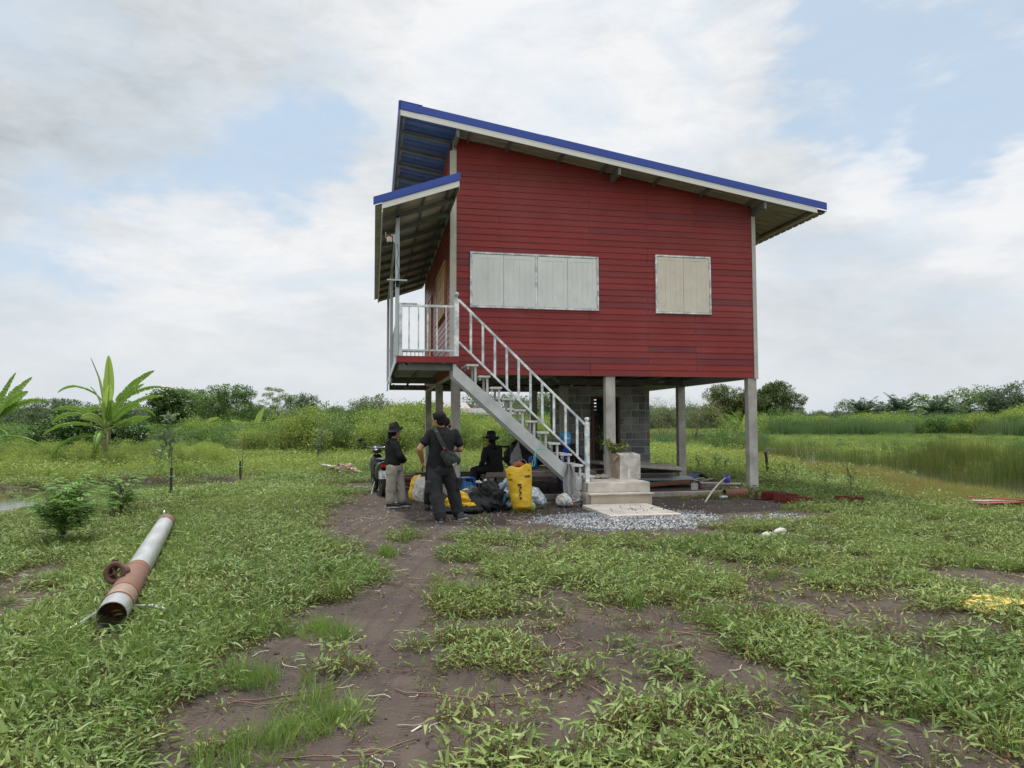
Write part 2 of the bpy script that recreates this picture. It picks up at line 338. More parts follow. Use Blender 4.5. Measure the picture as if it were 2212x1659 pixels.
# ------------------------------------------------------------------ the house
H = empty('stilt_house')
tag(H, 'red weatherboard house on concrete stilts with sloping blue metal roof', 'house')
ZB = 2.47; WX = 6.60; DY = 7.16
def zu(x): return 7.385 - .161 * (x + 1.03)          # underside of the main roof
def clip(poly, f):                                    # keep the part of a 2D polygon where f >= 0
    o = []
    for i in range(len(poly)):
        a = poly[i]; b = poly[(i + 1) % len(poly)]; fa = f(a); fb = f(b)
        if fa >= 0: o.append(a)
        if (fa >= 0) != (fb >= 0):
            t = fa / (fa - fb); o.append((a[0] + (b[0] - a[0]) * t, a[1] + (b[1] - a[1]) * t))
    return o
def siding(name, org, du, dn, u0, u1, top, m, joints, seed, holes=()):
    """lapped boards: du runs along the wall, dn points outwards"""
    R = random.Random(seed); mb = MB(); step = .1290; z = ZB; row = 0
    def P(u, zz, off): return (org[0] + du[0] * u + dn[0] * off, org[1] + du[1] * u + dn[1] * off, zz)
    zmax = max(top(u0), top(u1))
    while z < zmax:
        js = [u0] + [j for i, j in enumerate(joints) if (i + row) % 2 == 0 or R.random() < .25] + [u1]
        js = sorted(js)
        for a, b in zip(js[:-1], js[1:]):
            segs = [(a + .003, b - .003)]
            for (h0, h1, hz0, hz1) in holes:
                if z + step > hz0 and z < hz1:
                    ns = []
                    for s0, s1 in segs:
                        if h0 > s0: ns.append((s0, min(s1, h0)))
                        if h1 < s1: ns.append((max(s0, h1), s1))
                    segs = [q for q in ns if q[1] - q[0] > .01]
            for s0, s1 in segs:
                pl = clip([(s0, z), (s1, z), (s1, z + step), (s0, z + step)], lambda q: top(q[0]) - q[1])
                if len(pl) < 3: continue
                def off(zz): return .0135 - .011 * (zz - z) / step
                n = len(mb.v)
                mb.quad(*[P(u, zz, off(zz)) for u, zz in pl])
                k = len(mb.v); mb.v += [P(s0, z, -.004), P(s1, z, -.004)]
                mb.f.append((n, k, k + 1, n + 1)) if abs(pl[0][1] - z) < 1e-6 and abs(pl[1][1] - z) < 1e-6 else None
        z += step; row += 1
    return mb.build(name, m, H)
zwall = lambda u: zu(u) + .045
siding('wall', (0, 0, 0), (1, 0), (0, -1), .10, 6.535, zwall, m_siding, [.97, 2.87, 4.13, 5.2], 3)
siding('wall', (0, 0, 0), (0, 1), (-1, 0), .10, DY, lambda u: zu(0) - .04, m_siding_y, [2.2, 4.5, 5.8], 4)
siding('wall', (WX, 0, 0), (0, 1), (1, 0), .10, DY, lambda u: zu(WX) - .04, m_siding_y, [2.2, 4.5], 5)
siding('wall', (0, DY, 0), (1, 0), (0, 1), .0, WX, zwall, m_siding, [2.2, 4.5], 6)
mb = MB()
for q in ([(.02, .03), (WX - .02, .03), (WX - .02, .07), (.02, .07)],): pass
mb.quad((.02, .02, ZB), (WX - .02, .02, ZB), (WX - .02, .02, zu(WX - .02) - .01), (.02, .02, zu(.02) - .01))
mb.build('wall_lining', m_floor, H)
mb = MB(); mb.box(-.018, .10, -.022, -.0005, ZB - .03, 6.98); mb.box(-.022, -.0005, -.0225, .10, ZB - .032, 6.98); mb.build('corner_trim', m_trim, H, bevel=.002)
mb = MB(); mb.box(6.537, 6.625, -.022, -.0005, ZB - .03, 5.36); mb.box(6.537, 6.625, -.0225, -.0005, 5.364, zu(6.6) - .18); mb.box(6.606, 6.627, -.0005, .09, ZB - .03, zu(6.6) - .18); mb.build('corner_trim', m_trim, H, bevel=.002)
mb = MB(); mb.box(-.022, -.0005, DY - .07, DY + .02, ZB, 6.98); mb.build('corner_trim', m_trim, H)
# --- stilts: concrete posts in three rows of three
for y in (0.0, 3.6, 7.14):
    for (x0, x1) in ((.015, .19), (3.20, 3.405), (6.40, 6.60)):
        mb = MB(); dy = .17
        yy = y + (.015 if y == 0 else 0)
        mb.box(x0, x1, yy, yy + dy, -.25, ZB - .002)
        mb.build('stilt', m_conc, H, bevel=.008)
for (x, y, z, s) in ((.10, 3.6, 2.27, .09), (.10, 7.14, 2.25, .10), (6.5, 3.6, 2.19, .09), (3.3, 3.6, 2.24, .09)):
    text('N', s, (x, y - .002, z), (PI / 2, 0, 0), m_mark, 'painted_letter', H)
# --- floor frame: cross beams, joists and the boards that lie on them
for y, x0 in ((-.83, -1.05), (0.03, .19), (3.52, -1.05), (7.08, -1.05)):
    mb = MB(); mb.box(x0, WX - .01 if y > -.5 else -.02, y, y + .06, ZB + .015, ZB + .165); mb.build('floor_beam', m_steel_d, H)
for x in (-1.05, -.55, -.02, .7, 1.3, 1.9, 2.5, 3.1, 3.7, 4.3, 4.9, 5.5, 6.1, 6.5):
    mb = MB(); y0 = -.90 if x < 0 else .1
    mb.box(x, x + .05, y0, DY, ZB + .166, ZB + .235); mb.build('joist', m_steel_d, H)
mb = MB(); mb.box(.0, WX - .01, .03, DY - .01, ZB + .236, ZB + .26)
mb.build('floor', m_floor, H)
mb = MB(); mb.box(-1.09, -.004, -.915, 7.6, 2.707, 2.731); mb.build('balcony_floor', m_floor, H)
for q in ((6.50, 6.594, .19, 3.595), (6.50, 6.594, 3.78, DY - .06), (.006, .10, .19, 3.595), (.006, .10, 3.78, DY - .06), (.01, 6.59, DY - .055, DY - .006)):
    mb = MB(); mb.box(*q, ZB - .018, ZB + .16); mb.build('edge_beam', m_steel, H)
R = random.Random(8)
for i in range(46):
    y = R.choice((-.835, 3.515, 7.075)); x = R.choice((-.9, -.55, -.2, .3, .9, 1.5, 2.1, 2.7, 3.05, 3.5, 4.1, 4.7, 5.3, 5.9, 6.3)) + R.uniform(-.05, .05)
    if y < 0 and x > -.1: continue
    mb = MB(); c = (x, y, ZB + .12 + R.uniform(-.03, .04)); n = 9; w = R.uniform(.05, .10); h = R.uniform(.03, .055)
    mb.quad(*[(c[0] + w * math.cos(2 * PI * j / n) * R.uniform(.6, 1.1), y - .002, c[2] + h * math.sin(2 * PI * j / n) * R.uniform(.6, 1.1)) for j in range(n)]); mb.build('grout_patch', m_stain, H)
# --- balcony edge boards
mb = MB(); mb.box(-1.09, -.388, -.937, -.917, 2.617, 2.737); mb.box(-.386, .045, -.937, -.917, 2.617, 2.737)
mb.build('balcony_fascia', m_siding, H, bevel=.002)
mb = MB(); mb.box(-1.115, -1.093, -.91, 7.6, 2.60, 2.737); mb.build('balcony_side_beam', m_steel, H, bevel=.002)
mb = MB(); mb.box(-1.12, -1.092, 2.9, 4.1, 2.47, 2.60); mb.build('side_bracket', m_steel, H); mb = MB(); mb.box(-1.12, -1.092, 6.5, 7.6, 2.47, 2.60); mb.build('side_bracket', m_steel, H)
# --- porch posts
for y in (-.93, 3.43, 7.5):
    mb = MB(); mb.box(-1.123, -1.05, y, y + .07, 2.732, 5.33); mb.build('porch_post', m_steel, H, bevel=.006)
# --- balcony railing
RA = empty('railing'); RA.parent = H
mb = MB(); mb.box(-1.068, -.993, -.93, -.86, 2.732, 3.694); mb.build('corner_post', m_silver, RA, bevel=.006)
mb = MB(); mb.box(-.992, -.042, -.918, -.880, 3.645, 3.690); mb.build('top_rail', m_silver, RA, bevel=.004)
mb = MB(); mb.box(-1.07, -.72, -.925, -.872, 3.6945, 3.715); mb.build('loose_strip', m_silver, RA, bevel=.003)
mb = MB(); mb.box(-.992, -.042, -.918, -.880, 2.828, 2.862); mb.build('bottom_rail', m_silver, RA, bevel=.004)
for x in (-.869, -.698, -.528, -.357, -.188):
    mb = MB(); mb.box(x - .012, x + .012, -.911, -.887, 2.862, 3.645); mb.build('baluster', m_silver, RA)
mb = MB(); mb.box(-1.050, -1.012, -.859, 7.5, 3.645, 3.690); mb.build('top_rail', m_silver, RA, bevel=.004)
mb = MB(); mb.box(-1.050, -1.012, -.859, 7.5, 2.828, 2.862); mb.build('bottom_rail', m_silver, RA, bevel=.004)
for i in range(44):
    y = -.70 + i * .188
    if abs(y - 3.46) < .06: continue
    mb = MB(); mb.box(-1.043, -1.019, y - .012, y + .012, 2.862, 3.645); mb.build('baluster', m_silver, RA)
mb = MB(); mb.box(-1.01, -.02, 7.5, 7.54, 3.645, 3.69); mb.build('rear_rail', m_silver, RA); mb = MB(); mb.box(-1.01, -.02, 7.5, 7.54, 2.828, 2.862); mb.build('rear_rail', m_silver, RA)
for i in range(8):
    mb = MB(); x = -.9 + i * .12; mb.box(x, x + .022, 7.508, 7.532, 2.74, 3.645); mb.build('baluster', m_silver, RA)
# --- front windows
def window(x0, x1, z0, z1, leaves, m, hooks):
    wdw = empty('window'); wdw.parent = H
    mb = MB(); f = .035
    mb.box(x0, x1, -.045, -.001, z0, z0 + f); mb.box(x0, x1, -.045, -.001, z1 - f, z1)
    mb.box(x0, x0 + f, -.0445, -.0015, z0 + f, z1 - f); mb.box(x1 - f, x1, -.0445, -.0015, z0 + f, z1 - f)
    if len(leaves) > 2:
        xm = leaves[1][1]; mb.box(xm + .002, xm + .045, -.0445, -.0015, z0 + f, z1 - f)
    mb.build('frame', m_silver, wdw, bevel=.003)
    for (a, b) in leaves:
        s = MB(); za, zb = z0 + f + .006, z1 - f - .008; st = .085 if (b - a) > .62 else .065
        y = -.036
        s.box(a, b, y, y + .026, za, za + st + .03); s.box(a, b, y, y + .026, zb - st, zb)
        s.box(a, a + st, y + .0004, y + .0262, za + st + .03, zb - st); s.box(b - st, b, y + .0004, y + .0262, za + st + .03, zb - st)
        n = 4 if (b - a) > .5 else 4; w = (b - a - 2 * st) / n
        for i in range(n): s.box(a + st + i * w + .0008, a + st + (i + 1) * w - .0008, y + .0025, y + .0265, za + st + .0305, zb - st - .0005)
        lf = s.build('shutter', m, wdw, bevel=.0015, seg=1)
    for sx in (leaves[0][0], leaves[-1][1]):
        for zz in (z0 + .22, z1 - .25):
            mb = MB(); mb.box(sx - .012, sx + .012, -.050, -.037, zz, zz + .075); mb.build('hinge', m_steel, wdw)
    for hx in hooks:
        mb = MB(); mb.tube([(hx, -.05, z0 + .012), (hx, -.053, z0 - .13), (hx + .004, -.056, z0 - .142), (hx + .02, -.056, z0 - .142)], .005, 6); mb.build('hook', m_rust, wdw)
    return wdw
window(.375, 3.052, 3.813, 4.937, [(.414, 1.053), (1.060, 1.705), (1.757, 2.386), (2.392, 3.012)], m_shut1, (.50, 1.56, 1.845, 2.87))
window(4.305, 5.555, 3.80, 5.042, [(4.344, 4.925), (4.932, 5.515)], m_shut2, (4.475, 5.39))
# --- door and window of the side wall
dr = empty('door'); dr.parent = H
mb = MB(); mb.box(-.05, -.001, 4.46, 4.52, 2.732, 4.86); mb.box(-.05, -.001, 5.42, 5.48, 2.732, 4.86); mb.box(-.0505, -.001, 4.52, 5.42, 4.80, 4.861); mb.build('frame', m_wood_d, dr, bevel=.003)
mb = MB(); mb.box(-.030, -.001, 4.522, 5.418, 2.76, 4.798)
for (a, b) in ((4.60, 4.93), (5.01, 5.34)):
    for (c, d) in ((2.9, 3.4), (3.5, 4.1), (4.2, 4.68)): mb.box(-.040, -.0305, a, b, c, d)
mb.build('door_leaf', m_wood_y, dr, bevel=.008)
mb = MB(); mb.ell((-.07, 5.36, 3.72), (.03, .03, .03)); mb.box(-.045, -.0405, 5.33, 5.39, 3.66, 3.80); mb.build('handle', m_black, dr, True)
for zz in (3.1, 3.9, 4.5): mb = MB(); mb.box(-.056, -.0505, 4.49, 4.53, zz, zz + .12); mb.build('hinge', m_steel, dr)
w2 = empty('window'); w2.parent = H
mb = MB(); y0, y1, z0, z1 = .86, 2.88, 3.80, 4.95
mb.box(-.06, -.001, y0, y1, z0, z0 + .07); mb.box(-.06, -.001, y0, y1, z1 - .07, z1); mb.box(-.0595, -.0015, y0, y0 + .07, z0 + .07, z1 - .07); mb.box(-.0595, -.0015, y1 - .07, y1, z0 + .07, z1 - .07)
mb.box(-.09, -.0605, y0 - .03, y1 + .03, z0 - .02, z0 + .012); mb.build('frame', m_wood_y, w2, bevel=.003)
for i in range(4):
    a = y0 + .075 + i * .47; s = MB(); s.box(-.035, -.005, a, a + .465, z0 + .075, z1 - .075)
    for (c, d) in ((.02, .30), (.36, .60), (.66, .96)):
        s.box(-.046, -.0355, a + .06, a + .20, z0 + .085 + c, z0 + .085 + d); s.box(-.046, -.0355, a + .26, a + .40, z0 + .085 + c, z0 + .085 + d)
    s.build('shutter', m_wood_y, w2, bevel=.006)
# --- main roof
RF = empty('roof'); RF.parent = H
def rib_sheet(x0, x1, z0, z1, ya, yb, pitch, rib, thick, wave=False, lift=.022):
    """a metal sheet whose ribs run along x (down the slope)"""
    mb = MB(); ys = []; y = ya
    while y < yb - 1e-6:
        if wave:
            for k in range(6): ys.append((y + pitch * k / 6, lift * .5 * (1 - math.cos(2 * PI * k / 6))))
        else:
            ys += [(y, 0), (y + pitch - rib - .02, 0), (y + pitch - rib, lift), (y + pitch - .02, lift)]
        y += pitch
    ys = [q for q in ys if q[0] < yb] + [(yb, 0)]
    n = len(ys)
    for (x, z) in ((x0, z0), (x1, z1)):
        for (yy, l) in ys: mb.v.append((x, yy, z + l))
    for (x, z) in ((x0, z0), (x1, z1)):
        for (yy, l) in ys: mb.v.append((x, yy, z + l + thick))
    for i in range(n - 1):
        mb.f += [(i, i + 1, n + i + 1, n + i), (2 * n + i, 3 * n + i, 3 * n + i + 1, 2 * n + i + 1)]
        mb.f += [(i, 2 * n + i, 2 * n + i + 1, i + 1), (n + i, n + i + 1, 3 * n + i + 1, 3 * n + i)]
    return mb
YF, YR = -.556, 7.72
rib_sheet(.06, 7.98, zu(.06) + .052, zu(7.98) + .052, YF + .02, YR, .25, .05, .003).build('underside_sheet', m_ply, RF)
rib_sheet(-1.02, .055, zu(-1.02) + .052, zu(.055) + .052, YF + .02, YR, .25, .05, .003).build('overhang_sheet', m_blue_under, RF)
rib_sheet(-1.03, 8.0, zu(-1.03) + .085, zu(8.0) + .085, YF, YR + .02, .25, .05, .003).build('top_sheet', m_blue, RF)
def slope_bar(mb, x0, x1, y0, y1, dz0, dz1):
    n = len(mb.v)
    for x in (x0, x1):
        for (y, d) in ((y0, dz0), (y1, dz0), (y1, dz1), (y0, dz1)): mb.v.append((x, y, zu(x) + d))
    mb.f += [tuple(n + i for i in q) for q in ((0, 3, 2, 1), (4, 5, 6, 7), (0, 1, 5, 4), (1, 2, 6, 5), (2, 3, 7, 6), (3, 0, 4, 7))]
mb = MB(); slope_bar(mb, -1.035, 4.62, -.560, -.540, 0, .108); slope_bar(mb, 4.623, 7.77, -.560, -.540, 0, .108); mb.build('fascia', m_fascia, RF, bevel=.002)
mb = MB(); slope_bar(mb, -1.055, -1.037, -.556, YR, -.01, .11); mb.build('fascia', m_trim, RF)
mb = MB(); slope_bar(mb, 7.75, 7.769, -.539, YR, 0, .107); mb.build('fascia', m_fascia, RF)
mb = MB()
for (a, b, e) in ((-1.04, 1.86, 0), (1.80, 4.9, .003), (4.85, 7.99, 0)):
    slope_bar(mb, a, b, -.576 - e, -.562, .125, .265 + e); slope_bar(mb, a, b, -.572 - e, -.560, .111, .1245)
    slope_bar(mb, a, b, -.5775 - e, -.577 - e, .185, .189); slope_bar(mb, a, b, -.5615, -.36, .262, .268)
mb.build('edge_flashing', m_blue, RF, bevel=.003)
mb = MB(); slope_bar(mb, -1.06, -.62, -.578, .3, .27, .284); slope_bar(mb, -1.075, -1.0565, -.578, YR, .02, .27); mb.build('ridge_cap', m_blue, RF, bevel=.003)
for x in (-.99, .30, 1.10, 2.18, 3.10, 4.27, 5.33, 6.38, 7.66):
    mb = MB(); slope_bar(mb, x, x + .05, -.538, YR - .02, .0, .05); mb.build('purlin', m_steel_d, RF)
for x in (.04, 3.33, 6.55):
    mb = MB(); slope_bar(mb, x, x + .055, -.53, YR - .05, -.155, -.002); mb.build('main_beam', m_steel_d, RF)
k = 0
for i in range(9):
    y = .12 + .90 * i
    mb = MB(); slope_bar(mb, -.985, .035, y, y + .055, -.062, -.003); mb.build('rafter', m_steel_d, RF)
    if i in (1, 3, 5, 7):
        mb = MB(); slope_bar(mb, 6.61, 7.5, y + .3, y + .355, -.10, -.003); mb.build('rafter', m_steel_d, RF)
# --- porch roof
PR = empty('porch_roof'); PR.parent = H
def zp(x): return 5.70 + (x + .04) * .3528          # bottom edge of its fascia
def pbar(mb, x0, x1, y0, y1, d0, d1):
    n = len(mb.v)
    for x in (x0, x1):
        for (y, d) in ((y0, d0), (y1, d0), (y1, d1), (y0, d1)): mb.v.append((x, y, zp(x) + d))
    mb.f += [tuple(n + i for i in q) for q in ((0, 3, 2, 1), (4, 5, 6, 7), (0, 1, 5, 4), (1, 2, 6, 5), (2, 3, 7, 6), (3, 0, 4, 7))]
PYF, PYR = -1.63, 7.96
ws = rib_sheet(-1.50, -.035, zp(-1.50) + .09, zp(-.035) + .09, PYF + .01, PYR, .076, .02, .004, wave=True, lift=.018); ws.build('wavy_sheet', mat('fibre_sheet', (.46, .44, .40), .8, var=.15, vscale_=3, col2=(.36, .34, .30)), PR, smooth=True)
mb = MB(); pbar(mb, -1.38, -.035, -1.632, -1.612, 0, .112); mb.build('fascia', m_fascia, PR, bevel=.002)
mb = MB(); pbar(mb, -1.385, -1.365, -1.611, PYR - .02, -.055, .075); mb.build('fascia', m_fascia, PR, bevel=.002)
mb = MB(); pbar(mb, -1.40, -.04, PYR - .02, PYR, -.02, .11); mb.build('fascia', m_trim, PR)
mb = MB(); pbar(mb, -1.53, -.018, -1.650, -1.634, .118, .25); pbar(mb, -1.53, -.018, -1.646, -1.634, .108, .1175); pbar(mb, -1.53, -.018, -1.6335, -1.44, .24, .246); pbar(mb, -1.53, -.018, -1.6512, -1.6505, .17, .174); mb.build('edge_flashing', m_blue, PR, bevel=.003)
for x in (-1.10, -.65, -.20):
    mb = MB(); pbar(mb, x, x + .04, -1.60, PYR - .03, .050, .088); mb.build('purlin', m_steel_d, PR)
for i in range(10):
    y = -.93 + .93 * i
    mb = MB(); pbar(mb, -1.36, -.03, y, y + .05, -.045, .048); mb.build('rafter', m_steel_d, PR)
mb = MB(); pbar(mb, -.035, .0 - .025, -1.60, PYR - .05, -.03, .115); mb.build('wall_plate', m_trim, PR)
mb = MB(); mb.box(-1.115, -1.06, -.85, 7.5, 5.235, 5.285); mb.build('eave_beam', m_steel, PR)
# --- ground beams
for (x0, x1, y0, y1) in ((.19, 6.40, .03, .17), (.19, 6.40, 3.62, 3.76), (.19, 6.40, 7.15, 7.29), (.03, .17, .19, 3.6), (.03, .17, 3.78, 7.14), (6.43, 6.57, .19, 3.6), (6.43, 6.57, 3.78, 7.14)):
    mb = MB(); mb.box(x0, x1, y0, y1, -.3, .062); mb.build('ground_beam', m_conc_d, H, bevel=.006)
# --- staircase
ST = empty('staircase'); ST.parent = H
dx, dz = .2235, -.2096
for yy in (-.90, -.45):
    mb = MB(); n = 0
    # a channel: its upper edge runs through (.006, 2.535) and (1.052, 1.738)
    sl = -.938; ztop = lambda x: 2.62 + sl * (x - .0) - .105
    a0, a1 = -.02, 2.43
    y0, y1 = yy, yy + .055
    top = lambda x: 2.665 - .8862 * x - .10
    pts = [(-.06, top(-.06)), (2.40, top(2.40)), (2.40, top(2.40) - .20), (2.33, .205), (-.06, top(-.06) - .262)]
    P = [(x, y0, z) for x, z in pts] + [(x, y1, z) for x, z in pts]
    mb.v += P; m_ = len(pts)
    mb.f += [tuple(range(m_)), tuple(reversed(range(m_, 2 * m_)))] + [(i, i + m_, (i + 1) % m_ + m_, (i + 1) % m_) for i in range(m_)]
    mb.build('stringer', m_stair, ST, fix=True, bevel=.004)
for i in range(11):
    x1 = .414 + dx * i; z = 2.60 + dz * i; x0 = x1 - .225
    mb = MB(); mb.box(x0, x1, -.93, -.10, z - .038, z); mb.build('tread', m_tread, ST, bevel=.004)
    for yy in (-.895, -.445):
        zt = top(x1 - .05) - .01
        mb = MB(); mb.box(x1 - .072, x1 - .032, yy + .004, yy + .05, zt - .03, z - .0385); mb.box(x0 + .02, x0 + .05, yy + .004, yy + .05, z - .09, z - .0385); mb.build('bracket', m_stair, ST)
# newel posts, hand rail, balusters
def newel(x, z0, z1, ball):
    nw = MB(); nw.box(x - .042, x + .042, -.95, -.868, z0, z1); o = nw.build('newel', m_silver, ST, bevel=.006)
    b = MB(); b.lathe([(.0, z1), (.028, z1), (.018, z1 + .02), (.018, z1 + .035), (.03, z1 + .045), (.042, z1 + .065), (.047, z1 + .09), (.042, z1 + .112), (.026, z1 + .13), (0, z1 + .137)] if ball else
                       [(.0, z1), (.040, z1), (.03, z1 + .02), (.044, z1 + .04), (.05, z1 + .06), (.044, z1 + .08), (.03, z1 + .09), (0, z1 + .095)], (x, -.909, 0), 16)
    b.build('ball', m_steel if ball else m_silver, o, smooth=True)
newel(.003, 2.74, 3.816, True); newel(2.505, .385, 1.52, False)
hr0 = Vector((.045, -.91, 3.795)); hr1 = Vector((2.465, -.91, 1.475)); lr0 = Vector((.045, -.91, 3.01)); lr1 = Vector((2.465, -.91, .72))
mb = MB(); mb.bar(hr0, hr1, .036, .045); mb.build('hand_rail', m_silver, ST, bevel=.004)
mb = MB(); mb.bar(lr0, lr1, .034, .038); mb.build('lower_rail', m_silver, ST, bevel=.004)
for i in range(10):
    x = .272 + .2265 * i
    if x > 2.4: break
    f = (x - .045) / 2.42; zt = 3.795 + (1.475 - 3.795) * f; zl = 3.01 + (.72 - 3.01) * f
    mb = MB(); mb.box(x - .022, x + .022, -.922, -.898, zl, zt - .01); mb.build('baluster', m_silver, ST)
# --- landing steps and slab in front of the house
LS = empty('landing_steps', (3.0, -.6, 0)); tag(LS, 'cream concrete landing with two steps at the stair foot', 'steps')
m_step = mat('cream_cement', (.64, .60, .53), .85, var=.07, vscale_=3, col2=(.44, .385, .32), bump=.15, bscale=50, sharp=.2)
m_step2 = mat('beige_cement', (.50, .42, .33), .85, var=.06, vscale_=3, col2=(.45, .375, .29), bump=.1)
def child(mb, name, m, root, **kw):
    o = mb.build(name, m, root, **kw); l = root.location
    o.location = (-l[0], -l[1], -l[2]); return o
mb = MB(); mb.box(2.455, 3.675, -1.14, .02, .202, .385); child(mb, 'upper_block', m_step, LS, bevel=.012, seg=3)
mb = MB(); mb.box(2.40, 3.66, -1.37, -.02, .176, .2015); child(mb, 'nosing', m_step, LS, bevel=.004)
mb = MB(); mb.box(2.445, 3.635, -1.33, -.02, -.2, .1755); child(mb, 'lower_block', m_step2, LS, bevel=.006)
mb = MB(); mb.box(2.36, 2.444, -1.30, -.06, -.2, .172); mb.box(2.405, 2.453, -1.05, -.2, .2025, .38); child(mb, 'side_plate', m_conc_d, LS, bevel=.004)
mb = MB()
for zz in (.25, .32): mb.lathe([(0, -.006), (.011, -.006), (.011, .004), (0, .004)], (2.43, -1.054, zz), 8, 'y')
child(mb, 'bolt', m_steel, LS)
SL = MB(); SL.box(2.26, 3.50, -2.93, -1.372, -.12, .012)
o = SL.build('concrete_slab', m_step, None, bevel=.015, seg=2); tag(o, 'pale concrete slab lying on gravel before the landing steps', 'slab')
R = random.Random(3); mb = MB()
for i in range(30):
    x = 2.95 + R.gauss(0, .26); y = -2.2 + R.gauss(0, .22); s = R.uniform(.006, .017)
    x = min(max(x, 2.3), 3.45); y = min(max(y, -2.85), -1.45)
    mb.ell((x, y, .014 + s * .3), (s, s * .7, s * .4), 6, 4)
o = mb.build('dead_leaves', mat('leaf_litter', (.05, .03, .02), .9, var=.4), None, bevel=0); tag(o, kind='stuff')
# --- block room under the house
BR = empty('block_room', (4.5, 4.6, 0)); tag(BR, 'grey concrete block room under the house with open brown doorway', 'room')
m_blk = None
def blockmat():
    m = bpy.data.materials.new('grey_block'); m.use_nodes = True; t = m.node_tree; b = t.nodes['Principled BSDF']
    g = t.nodes.new('ShaderNodeNewGeometry'); r = t.nodes.new('ShaderNodeValToRGB'); t.links.new(g.outputs['Random Per Island'], r.inputs[0])
    e = r.color_ramp.elements; e[0].color = (.11, .125, .13, 1); e[1].color = (.28, .29, .285, 1)
    c = t.nodes.new('ShaderNodeTexCoord'); n = t.nodes.new('ShaderNodeTexNoise'); n.inputs['Scale'].default_value = 5; n.inputs['Detail'].default_value = 8; t.links.new(c.outputs['Object'], n.inputs[0])
    x = t.nodes.new('ShaderNodeMix'); x.data_type = 'RGBA'; x.blend_type = 'MULTIPLY'; x.inputs['Factor'].default_value = .6; t.links.new(r.outputs[0], x.inputs['A']); t.links.new(n.outputs['Fac'], x.inputs['B'])
    mr = t.nodes.new('ShaderNodeMapRange'); t.links.new(n.outputs[0], mr.inputs[0]); mr.inputs[1].default_value = .3; mr.inputs[2].default_value = .7; mr.inputs[3].default_value = .7; mr.inputs[4].default_value = 1.35
    v = t.nodes.new('ShaderNodeVectorMath'); v.operation = 'SCALE'; t.links.new(r.outputs[0], v.inputs[0]); t.links.new(mr.outputs[0], v.inputs['Scale']); t.links.new(v.outputs[0], b.inputs['Base Color'])
    b.inputs['Roughness'].default_value = .95
    n2 = t.nodes.new('ShaderNodeTexNoise'); n2.inputs['Scale'].default_value = 60; t.links.new(c.outputs['Object'], n2.inputs[0]); bp = t.nodes.new('ShaderNodeBump'); bp.inputs['Strength'].default_value = .4; bp.inputs['Distance'].default_value = .01; t.links.new(n2.outputs[0], bp.inputs['Height']); t.links.new(bp.outputs[0], b.inputs['Normal'])
    return m
m_blk = blockmat(); m_mortar = mat('mortar', (.42, .39, .35), .95, var=.2, vscale_=8, bump=.4); m_brick = mat('clay_brick', (.33, .13, .075), .9, var=.25, vscale_=10, bump=.3)
R = random.Random(12)
def blockwall(name, fixed, along, a0, a1, z0, z1, out, hole=None):
    """wall of blocks on a mortar core; along = 'x' or 'y'"""
    mb = MB(); core = MB(); br = MB(); z = z0; row = 0
    def bx(m, u0, u1, za, zb, t0, t1):
        if along == 'x': m.box(u0, u1, fixed + min(t0 * out, t1 * out), fixed + max(t0 * out, t1 * out), za, zb)
        else: m.box(fixed + min(t0 * out, t1 * out), fixed + max(t0 * out, t1 * out), u0, u1, za, zb)
    if hole:
        bx(core, a0, hole[0], z0, z1, -.07, -.006); bx(core, hole[1], a1, z0, z1, -.07, -.006); bx(core, hole[0], hole[1], hole[3], z1, -.07, -.006)
    else: bx(core, a0, a1, z0, z1, -.07, -.006)
    while z < z1 - .05:
        u = a0 - (.2 if row % 2 else 0) + R.uniform(-.03, .03)
        while u < a1:
            w = .39 if R.random() > .22 else .19
            s0, s1 = max(u, a0 + .002), min(u + w - .022 - R.uniform(0, .012), a1 - .002); zb = min(z + .168 - R.uniform(0, .008), z1 - .004)
            segs = [(s0, s1)]
            if hole and z < hole[3] and zb > hole[2]:
                segs = []
                if s0 < hole[0] - .01: segs.append((s0, min(s1, hole[0] - .01)))
                if s1 > hole[1] + .01: segs.append((max(s0, hole[1] + .01), s1))
            for q0, q1 in segs:
                if q1 - q0 > .03:
                    if q1 - q0 < .085:
                        for j in range(3): bx(br, q0, q1, z + j * .06, z + j * .06 + .05, -.01, .001)
                    else: bx(mb, q0, q1, z, zb, -.02, R.uniform(0, .012))
            u += w
        z += .19; row += 1
    child(core, name, m_mortar, BR); child(mb, 'blocks', m_blk, BR, bevel=.006, seg=1)
    if br.v: child(br, 'bricks', m_brick, BR, bevel=.002, seg=1)
blockwall('wall', 3.765, 'x', 3.42, 5.66, -.05, 2.39, -1, (4.06, 4.82, -.1, 2.20))
blockwall('wall', 5.66, 'y', 3.78, 5.60, -.05, 2.39, 1)
blockwall('wall', 3.42, 'y', 3.78, 5.60, -.05, 2.39, -1)
mb = MB(); mb.box(3.50, 4.1, 5.5, 5.56, 0, 2.39); mb.box(4.8, 5.58, 5.5, 5.56, 0, 2.39); mb.box(4.1, 4.8, 5.5, 5.56, 0, 1.80); mb.box(4.1, 4.8, 5.5, 5.56, 2.22, 2.39)
for zz in (1.80, 1.90, 1.99, 2.09, 2.18): mb.box(4.1, 4.8, 5.501, 5.559, zz, zz + .062)
for xx in (4.1, 4.27, 4.44, 4.61, 4.77): mb.box(xx, xx + .03, 5.502, 5.558, 1.862, 2.18)
child(mb, 'rear_wall', m_blk, BR)
mb = MB(); mb.box(3.42, 5.70, 3.70, 5.6, 2.392, 2.455); child(mb, 'ceiling', m_conc_d, BR)
